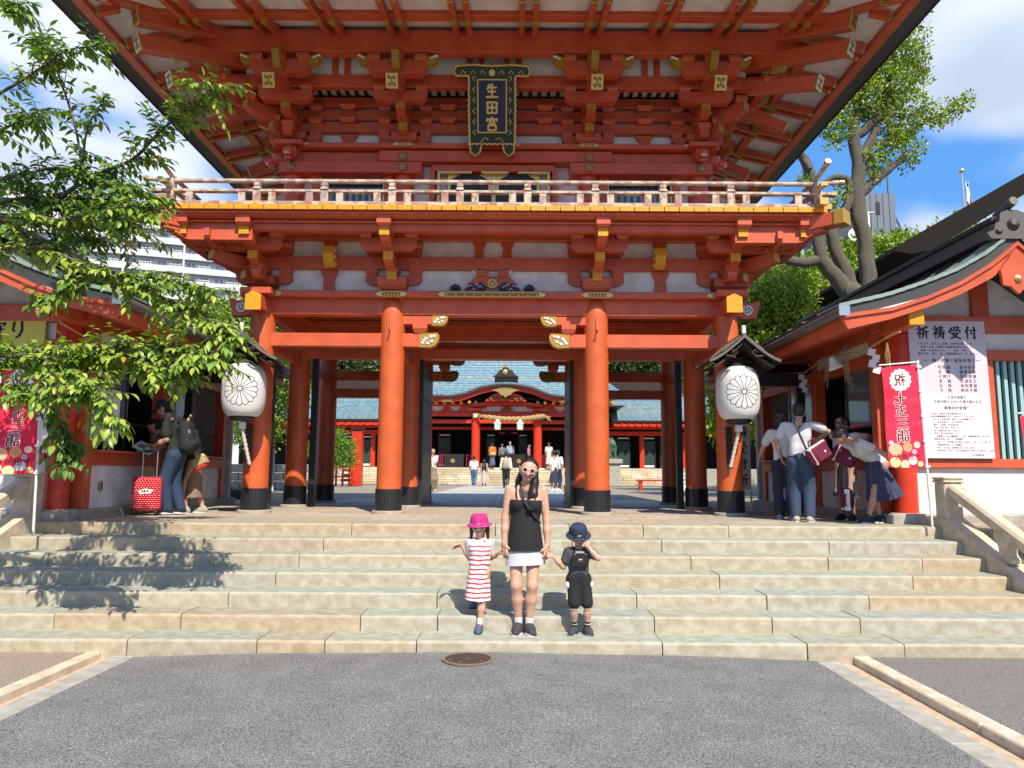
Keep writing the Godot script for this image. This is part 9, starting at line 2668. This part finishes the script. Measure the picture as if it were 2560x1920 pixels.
func students() -> void:
	var white := cloth(0.62, 0.63, 0.67)
	var jet := mat("black_hair", lin(0.010, 0.009, 0.010), 0.35, null, 1.0)
	M.dark_hair = jet
	var tartan := mat("plaid_skirt", Color(1, 1, 1), 0.8, ImageTexture.create_from_image(plaid()), 9.0, null, 0.0, 0.0, true)
	var denim := cloth(0.035, 0.058, 0.115)
	# tall boy seen from behind at the counter
	var base := V(4.46, TOP, 10.72)
	var h := 1.69
	var to := func(x: float, y: float, d: float, yaw: float) -> Vector3: return Basis(Vector3.UP, -yaw) * (V(x, y, d) - base)
	var yaw := deg_to_rad(158.0)
	var o := {"cell": 0.014, "top": white, "sleeve": 0.62, "hem": -0.005, "slim": 0.93, "pants": denim, "leg": 1.96, "loose": 0.009, "shoes": cloth(0.45, 0.45, 0.42), "hair": jet, "fringe": 0.03, "dark": 0.12, "nod": 16.0, "look": -10.0, "curl": 0.8,
		"r": to.call(4.74, 2.20, 10.88, yaw), "l": to.call(4.27, 1.98, 10.95, yaw), "rp": Vector3(-1.0, 0.35, -0.1), "lp": Vector3(0.8, -0.3, -0.5), "lf": Vector3(0.085, 0.076, 0.03), "rf": Vector3(-0.10, 0.076, -0.03)}
	var r := person("tall student in white shirt and blue checked trousers seen from behind at the reception counter", base, yaw, h, o)
	var j: Dictionary = r[1]
	L("belt", Mb.new().lathe(PV([0.135, 0, 0.137, 0.035]), 24, Transform3D(Basis.from_scale(Vector3(1, 1, 0.78)), j.hip + Vector3(0, 0.045, 0))), M.black, r[0])
	var bag := school_bag(V(4.64, 2.02, 10.50), deg_to_rad(8.0), "maroon school bag with white trim slung behind the tall student", 0.55)
	L("shoulder_strap", Mb.new().tube([Vector3(-0.18, 0.04, 0.0), Vector3(-0.26, 0.26, -0.03), Vector3(-0.30, 0.48, -0.07), Vector3(-0.26, 0.52, -0.2)], [0.014], 6), M.black, bag)
	# second boy, mostly hidden on his far side
	base = V(4.42, TOP, 11.25)
	yaw = deg_to_rad(150.0)
	o = {"cell": 0.018, "top": white, "sleeve": 0.75, "hem": -0.005, "pants": cloth(0.02, 0.024, 0.05), "leg": 1.96, "loose": 0.01, "shoes": cloth(0.3, 0.3, 0.3), "hair": jet, "fringe": 0.03, "dark": 0.12, "curl": 0.6, "r": to.call(4.6, 1.95, 11.4, yaw), "l": to.call(4.22, 1.92, 11.2, yaw)}
	person("student in white shirt mostly hidden on the far side of the tall student", base, yaw, 1.6, o)
	# girl bending over her bag
	base = V(5.36, TOP, 10.42)
	yaw = deg_to_rad(-84.0)
	h = 1.58
	o = {"cell": 0.014, "top": white, "sleeve": 0.6, "hem": 0.0, "slim": 0.9, "lean": 54.0, "nod": 22.0, "hip": 0.52, "shift": Vector3(0, 0, -0.10), "skirt": [tartan, 0.36, 0.078, 0.165, 18, 0.05], "skirtshift": Vector3(0, 0, -0.06), "shoes": cloth(0.018, 0.024, 0.055), "hair": jet, "fringe": 0.02, "dark": 0.12, "curl": 1.1,
		"r": to.call(5.02, 1.66, 10.58, yaw), "l": to.call(5.04, 1.64, 10.28, yaw), "lp": Vector3(0.3, 0.2, -1), "rp": Vector3(-0.3, 0.2, -1), "lf": Vector3(0.05, 0.07, 0.14), "rf": Vector3(-0.06, 0.07, -0.10)}
	j = skeleton(h, o)
	var hb: Basis = j.hb
	o.locks = [[j.head - hb.z * 0.085 + hb.y * 0.05, j.head - hb.z * 0.14 + hb.y * 0.06, 0.035, 0.03], [j.head - hb.z * 0.14 + hb.y * 0.06, j.head - hb.z * 0.19 - hb.y * 0.05, 0.03, 0.012]]
	r = person("student in white blouse and navy plaid skirt bending over her maroon bag", base, yaw, h, o)
	face(r[0], j, h, lin(0.32, 0.12, 0.10))
	for e in ["l"]: L("wristwatch", Mb.new().ball(j[e + "wr"], Vector3(0.034, 0.022, 0.034)), M.black, r[0])
	for e in ["l", "r"]: L("ankle_sock", field([[j[e + "an"] + Vector3(0, -0.01, 0), j[e + "an"] + Vector3(0, 0.03, 0), 0.038, 0.037]], 0.009, 0.01), M.black, r[0])
	school_bag(V(5.06, 1.98, 10.62), deg_to_rad(-12.0), "maroon school bag held up by the bending girl", -0.45)
	var bg := school_bag(V(5.12, 1.36, 10.75), deg_to_rad(60.0), "maroon school bag standing on the paving at the bending girl's feet", PI / 2)
	L("white_charm", Mb.new().ball(Vector3(0.16, 0.03, 0.12), Vector3(0.035, 0.05, 0.03)).ball(Vector3(0.12, 0.03, 0.12), Vector3(0.025, 0.025, 0.025)), M.plastic_white, bg)
	# girl with bobbed hair beside her, facing the counter
	base = V(5.30, TOP, 11.15)
	yaw = deg_to_rad(-50.0)
	h = 1.53
	o = {"cell": 0.016, "top": white, "sleeve": 0.7, "hem": 0.0, "skirt": [cloth(0.012, 0.013, 0.025), 0.34, 0.075, 0.125, 14, 0.05], "shoes": M.black, "soles": M.black, "hair": jet, "fringe": 0.012, "dark": 0.12, "curl": 0.9, "look": -25.0,
		"r": to.call(5.25, 2.25, 11.0, yaw), "l": to.call(5.42, 2.2, 10.95, yaw)}
	j = skeleton(h, o)
	hb = j.hb
	o.locks = []
	for k in 7:
		var a := lerpf(-2.2, 2.2, k / 6.0)
		var d := hb.x * sin(a) * 0.078 - hb.z * (cos(a) * 0.075 + 0.012)
		o.locks.append([j.head + d * 0.92 + hb.y * 0.03, j.head + d * 1.05 - hb.y * 0.115, 0.036, 0.026])
	r = person("student with bobbed black hair and glasses standing behind the bending girl", base, yaw, h, o)
	face(r[0], j, h, lin(0.32, 0.12, 0.10))
	sunglasses(r[0], j, h, M.black, M.glass, 0.015, 0.012)

func visitors() -> void:
	# man with cap and rucksack at the amulet counter, suitcase, companions
	var base := V(-4.86, TOP + 0.02, 11.45)
	var to := func(x: float, y: float, d: float, yaw: float) -> Vector3: return Basis(Vector3.UP, -yaw) * (V(x, y, d) - base)
	var yaw := deg_to_rad(-88.0)
	var h := 1.74
	var denim := cloth(0.022, 0.048, 0.105)
	var o := {"cell": 0.014, "top": cloth(0.018, 0.02, 0.014), "topname": "tshirt", "sleeve": 0.75, "hem": 0.01, "lean": 14.0, "nod": 18.0, "pants": denim, "leg": 1.97, "loose": 0.006, "shoes": cloth(0.015, 0.015, 0.02), "hair": cloth(0.02, 0.015, 0.012), "fringe": 0.03, "dark": 0.1, "curl": 0.9,
		"l": to.call(-5.17, 2.08, 11.32, yaw), "r": to.call(-5.2, 2.08, 11.62, yaw), "lp": Vector3(0.3, -0.4, -1), "rp": Vector3(-0.3, -0.4, -1), "lf": Vector3(0.07, 0.078, 0.06), "rf": Vector3(-0.08, 0.078, -0.08)}
	var r := person("man in navy cap, dark shirt and jeans leaning over the amulet counter", base, yaw, h, o)
	var j: Dictionary = r[1]
	var hb: Basis = j.hb
	var cap := L("cap", field([[j.head + hb.y * 0.035 * h - hb.z * 0.01 * h, j.head + hb.y * 0.04 * h + hb.z * 0.006 * h, 0.058 * h, 0.055 * h]], 0.012, 0.01, null, [Plane(-hb.y, (-hb.y).dot(j.head + hb.y * 0.018 * h))]), cloth(0.012, 0.016, 0.04), r[0])
	L("peak", Mb.new().box(j.head + hb.y * 0.026 * h + hb.z * 0.082 * h, Vector3(0.13, 0.012, 0.085), 0.005, hb * Basis(Vector3.RIGHT, 0.2)), cloth(0.012, 0.016, 0.04), cap)
	face(r[0], j, h, lin(0.30, 0.12, 0.10))
	L("wristband", Mb.new().ball(j.lwr, Vector3(0.032, 0.02, 0.032)), M.black, r[0])
	var bagm := cloth(0.014, 0.016, 0.022)
	var bp := thing("backpack", "dark rucksack with a grey tag on the back of the man in jeans", "backpack", base + Basis(Vector3.UP, yaw) * (j.waist + Vector3(0, 0.10, -0.20)), "", yaw)
	L("pack_body", field([[Vector3(-0.07, -0.14, -0.02), Vector3(-0.06, 0.16, 0.03), 0.12, 0.09], [Vector3(0.07, -0.14, -0.02), Vector3(0.06, 0.16, 0.03), 0.12, 0.09]], 0.018, 0.02), bagm, bp)
	L("front_pocket", field([[Vector3(-0.06, -0.10, -0.11), Vector3(0.06, -0.10, -0.11), 0.07, 0.07]], 0.016, 0.015), bagm, bp)
	L("tag", Mb.new().box(Vector3(0.13, 0.08, -0.06), Vector3(0.012, 0.06, 0.045), 0.004), M.steel, bp)
	for s in [-1, 1]: L("shoulder_strap", Mb.new().tube([Vector3(0.09 * s, 0.20, 0.06), Vector3(0.10 * s, 0.27, 0.17), Vector3(0.11 * s, 0.18, 0.30), Vector3(0.12 * s, 0.0, 0.30), Vector3(0.12 * s, -0.12, 0.16)], [0.016], 6), bagm, bp)
	var sh := thing("leaflet", "pale green leaflet held over the suitcase by the man in the cap", "leaflet", V(-5.28, 2.06, 11.30))
	L("sheet", Mb.new().box(Vector3.ZERO, Vector3(0.30, 0.006, 0.22), 0.0, Basis(Vector3.BACK, -0.45) * Basis(Vector3.RIGHT, 0.5)), cloth(0.42, 0.55, 0.45), sh)
	L("printed_patch", Mb.new().box(Vector3(-0.04, 0.022, 0.0), Vector3(0.12, 0.004, 0.10), 0.0, Basis(Vector3.BACK, -0.45) * Basis(Vector3.RIGHT, 0.5)), cloth(0.12, 0.14, 0.12), sh)
	# red suitcase with white dashes
	var im := Image.create_empty(128, 128, false, Image.FORMAT_RGB8)
	im.fill(Color(0.72, 0.03, 0.10))
	for row in 8:
		for k in 6: dab(im, Vector2(6 + k * 21.3 + (10 if row % 2 else 0), 8 + row * 16), Vector2(12 + k * 21.3 + (10 if row % 2 else 0), 8 + row * 16), 2.2, 2.0, Color(0.95, 0.85, 0.86))
	var red := mat("dashed_red", Color(1, 1, 1), 0.25, ImageTexture.create_from_image(im), 4.2, null, 0.0, 0.0, true)
	var t := thing("suitcase", "red hard-shell suitcase with white dashes and a silver label by the amulet counter", "suitcase", V(-5.13, TOP + 0.02, 11.15), "", deg_to_rad(12.0))
	L("shell", Mb.new().box(Vector3(0, 0.30, 0.0), Vector3(0.40, 0.50, 0.20), 0.05), red, t)
	L("rim_seam", Mb.new().box(Vector3(0, 0.30, 0.0), Vector3(0.408, 0.508, 0.02), 0.01), cloth(0.3, 0.02, 0.03), t)
	L("label", Mb.new().prism(cloud_outline(0.20, 0.075), 0, 0.004, Transform3D(Basis(Vector3.BACK, 0.08), Vector3(0, 0.34, 0.10))), M.plastic_white, t)
	L("label_print", Mb.new().box(Vector3(-0.04, 0.34, 0.105), Vector3(0.016, 0.03, 0.003), 0.0).box(Vector3(-0.01, 0.343, 0.105), Vector3(0.024, 0.03, 0.003), 0.0).box(Vector3(0.03, 0.347, 0.105), Vector3(0.018, 0.03, 0.003), 0.0), M.black, t)
	for s in [-1, 1]:
		L("pull_tube", Mb.new().tube([Vector3(0.10 * s, 0.52, -0.07), Vector3(0.10 * s, 0.93, -0.07)], [0.009], 6), M.steel, t)
		for z in [-0.07, 0.07]: L("wheel", Mb.new().ball(Vector3(0.15 * s, 0.03, z), Vector3(0.022, 0.032, 0.032)), M.black, t)
	L("grip", Mb.new().box(Vector3(0, 0.94, -0.07), Vector3(0.24, 0.03, 0.03), 0.012), M.black, t)
	# woman in the long beige skirt behind the man, another dim companion and the attendant
	base = V(-4.82, TOP, 12.05)
	yaw = deg_to_rad(-80.0)
	o = {"cell": 0.018, "top": cloth(0.03, 0.028, 0.028), "sleeve": 1.8, "skirt": [cloth(0.30, 0.19, 0.13), 0.42, 0.075, 0.105, 7, 0.02], "shoes": cloth(0.40, 0.37, 0.31), "hair": M.dark_hair, "fringe": 0.02, "curl": 0.7, "lf": Vector3(0.05, 0.07, 0.1), "rf": Vector3(-0.06, 0.07, -0.14), "lean": 10.0, "r": to.call(-5.1, 2.0, 12.0, yaw), "l": to.call(-5.1, 2.0, 11.9, yaw)}
	person("woman in a long beige skirt and pale trainers hidden behind the man in the cap", base, yaw, 1.60, o)
	base = V(-5.14, TOP, 11.85)
	o = {"cell": 0.018, "top": cloth(0.26, 0.17, 0.12), "sleeve": 1.6, "skirt": [cloth(0.28, 0.18, 0.13), 0.40, 0.075, 0.10, 6, 0.02], "shoes": cloth(0.40, 0.37, 0.31), "hair": M.dark_hair, "fringe": 0.02, "curl": 0.7, "lean": 24.0, "r": to.call(-5.42, 2.02, 11.9, yaw), "l": to.call(-5.42, 2.02, 11.75, yaw)}
	person("woman in beige leaning on the amulet counter behind the suitcase handle", base, yaw, 1.52, o)
	t = thing("gift_bag", "tan and red paper bag resting at the counter behind the man's jeans", "bag", V(-4.62, 1.86, 11.75))
	L("paper_body", Mb.new().box(Vector3.ZERO, Vector3(0.22, 0.14, 0.16), 0.015, Basis(Vector3.BACK, 0.5)), cloth(0.50, 0.34, 0.17), t)
	L("red_base", Mb.new().box(Vector3(0.02, -0.09, 0), Vector3(0.20, 0.05, 0.14), 0.01, Basis(Vector3.BACK, 0.5)), M.scarlet, t)
	L("ribbon", Mb.new().ball(Vector3(-0.02, 0.08, 0.05), Vector3(0.05, 0.03, 0.03)).ball(Vector3(0.05, 0.10, 0.03), Vector3(0.04, 0.03, 0.03)), cloth(0.65, 0.5, 0.3), t)
	base = V(-6.35, TOP + 0.25, 11.4)
	o = {"cell": 0.022, "top": cloth(0.62, 0.60, 0.60), "sleeve": 1.9, "pants": cloth(0.4, 0.04, 0.03), "hair": M.dark_hair, "fringe": 0.015, "lean": 12.0}
	person("attendant in white behind the amulet office glass", base, deg_to_rad(70.0), 1.5, o)
	# people in the court and on the hall floor
	var jeans := cloth(0.09, 0.17, 0.30)
	var far := [
		["man in white T-shirt and blue jeans walking to the hall steps", V(-1.92, TOP, 44.0), 176.0, 1.74, {"top": cloth(0.74, 0.74, 0.75), "sleeve": 0.9, "hem": 0.06, "pants": jeans, "shoes": M.black, "hair": M.dark_hair, "fringe": 0.035, "lf": Vector3(0.08, 0.078, 0.18), "rf": Vector3(-0.09, 0.12, -0.2)}],
		["woman in black top and white patterned long skirt beside the man in jeans", V(-1.32, TOP, 44.0), 178.0, 1.56, {"top": M.black, "sleeve": 0.0, "hem": -0.02, "shoes": M.dark_wood, "soles": M.dark_wood, "hair": cloth(0.06, 0.025, 0.015), "fringe": 0.02, "skirt": [mat("dotted_skirt", Color(1, 1, 1), 0.8, noise_tex("blots", 0.09, Color(0.1, 0.09, 0.12), Color(0.95, 0.93, 0.93), FastNoiseLite.TYPE_SIMPLEX_SMOOTH, 2, 256, 0.40), 2.0, null, 0.0, 0.0, true), 0.45, 0.075, 0.12, 8, 0.03], "lock": 0.16}],
		["worshipper in orange blouse and long blue skirt with a yellow bag", V(-0.98, 2.18, 49.6), 180.0, 1.62, {"top": cloth(0.70, 0.17, 0.02), "sleeve": 1.0, "shoes": M.dark_wood, "hair": M.dark_hair, "fringe": 0.02, "skirt": [cloth(0.10, 0.12, 0.22), 0.46, 0.075, 0.13, 9, 0.04]}],
		["man in grey shirt standing in the shade of the hall", V(-0.34, 2.18, 50.3), 185.0, 1.6, {"top": cloth(0.16, 0.17, 0.19), "sleeve": 0.9, "pants": M.black, "hair": cloth(0.1, 0.1, 0.1), "fringe": 0.03}],
		["grey-haired man in light blue shirt with a dark strap at the hall entrance", V(0.2, 2.18, 50.2), 180.0, 1.74, {"top": cloth(0.26, 0.42, 0.62), "sleeve": 0.8, "pants": M.black, "hair": cloth(0.25, 0.25, 0.26), "fringe": 0.03}],
		["man in white shirt with a beige rucksack climbing towards the hall", V(0.03, TOP, 36.5), 180.0, 1.76, {"top": cloth(0.74, 0.74, 0.76), "sleeve": 1.5, "hem": 0.04, "pants": M.black, "shoes": M.black, "hair": cloth(0.04, 0.03, 0.03), "fringe": 0.035, "lf": Vector3(0.08, 0.078, 0.15), "rf": Vector3(-0.08, 0.11, -0.16)}],
		["woman in pink blouse turning by the right round column of the hall", V(1.46, 2.18, 50.3), 75.0, 1.58, {"top": cloth(0.50, 0.20, 0.24), "sleeve": 1.2, "pants": M.dark_wood, "hair": M.dark_hair, "fringe": 0.02}],
		["woman in white dress with brown hair at the right of the hall floor", V(2.78, 2.18, 49.5), 170.0, 1.66, {"top": cloth(0.72, 0.68, 0.68), "sleeve": 0.9, "hair": cloth(0.12, 0.05, 0.045), "fringe": 0.02, "skirt": [cloth(0.72, 0.68, 0.68), 0.42, 0.08, 0.13, 7, 0.03], "shoes": M.plastic_white}],
		["student in white blouse and navy pleated skirt in the court by the right columns", V(2.02, TOP, 30.0), 215.0, 1.62, {"top": cloth(0.74, 0.74, 0.77), "sleeve": 0.9, "hair": M.dark_hair, "fringe": 0.015, "skirt": [cloth(0.03, 0.038, 0.08), 0.36, 0.078, 0.135, 14, 0.05], "shoes": M.plastic_white}],
		["student in white shirt and blue trousers hidden behind the girl in the navy skirt", V(2.22, TOP, 31.2), 150.0, 1.68, {"top": cloth(0.74, 0.74, 0.77), "sleeve": 0.9, "hair": M.dark_hair, "fringe": 0.025, "pants": denim, "shoes": M.plastic_white, "leg": 1.96}],
		["woman in white T-shirt and khaki trousers facing out beside the left door leaf", V(-2.78, TOP, 29.0), 20.0, 1.64, {"top": cloth(0.72, 0.71, 0.71), "sleeve": 0.8, "hem": 0.03, "hair": cloth(0.04, 0.02, 0.016), "fringe": 0.012, "pants": cloth(0.24, 0.20, 0.14), "leg": 1.9, "loose": 0.02, "shoes": cloth(0.5, 0.48, 0.45), "l": Vector3(0.06, 1.08, 0.18), "r": Vector3(-0.06, 1.06, 0.18), "lock": 0.12}],
	]
	for q in far:
		var d: Dictionary = q[4]
		d.cell = 0.026
		if d.has("lock"):
			j = skeleton(q[3], d)
			d.locks = [[j.head - j.hb.z * 0.04, j.head - j.hb.z * 0.06 - j.hb.y * d.lock, 0.07, 0.05], [j.head - j.hb.x * 0.06, j.head - j.hb.x * 0.07 - j.hb.y * d.lock, 0.03, 0.02], [j.head + j.hb.x * 0.06, j.head + j.hb.x * 0.07 - j.hb.y * d.lock, 0.03, 0.02]]
		r = person(q[0], q[1], deg_to_rad(q[2]), q[3], d)
		j = r[1]
		if q[2] == 20.0 or q[2] == 215.0: face(r[0], j, q[3], lin(0.32, 0.12, 0.10))
		if q[0].contains("rucksack"):
			t = thing("backpack", "beige rucksack on the man in white climbing towards the hall", "backpack", q[1] + Vector3(0, j.chest.y - 0.06, 0.17), "")
			L("pack_body", field([[Vector3(-0.06, -0.17, 0), Vector3(-0.06, 0.15, 0), 0.11, 0.09], [Vector3(0.06, -0.17, 0), Vector3(0.06, 0.15, 0), 0.11, 0.09]], 0.025, 0.02), cloth(0.50, 0.40, 0.30), t)
			L("leather_base", Mb.new().box(Vector3(0, -0.2, 0.0), Vector3(0.33, 0.10, 0.22), 0.03), cloth(0.30, 0.16, 0.08), t)
			L("front_pocket", Mb.new().box(Vector3(0, -0.05, 0.11), Vector3(0.2, 0.16, 0.04), 0.02), cloth(0.45, 0.36, 0.27), t)
		if q[0].contains("yellow bag"):
			t = thing("shoulder_bag", "small yellow bag on the back of the worshipper in orange", "bag", q[1] + Vector3(0.03, 0.93, 0.20))
			L("bag_body", Mb.new().box(Vector3.ZERO, Vector3(0.34, 0.22, 0.10), 0.02), cloth(0.66, 0.44, 0.14), t)
			L("strap", Mb.new().tube([Vector3(-0.12, 0.1, 0), Vector3(-0.14, 0.4, 0), Vector3(-0.12, 0.52, -0.1)], [0.012], 5), cloth(0.66, 0.44, 0.14), t)

func _ready() -> void:
	set_stage()
	make_materials()
	ground()
	tower_gate()
	office(1.0, 0.0)
	office(-1.0, -0.4)
	office_trim()
	lanterns_and_signs()
	hall()
	woods()
	court()
	far_things()
	family()
	students()
	visitors()
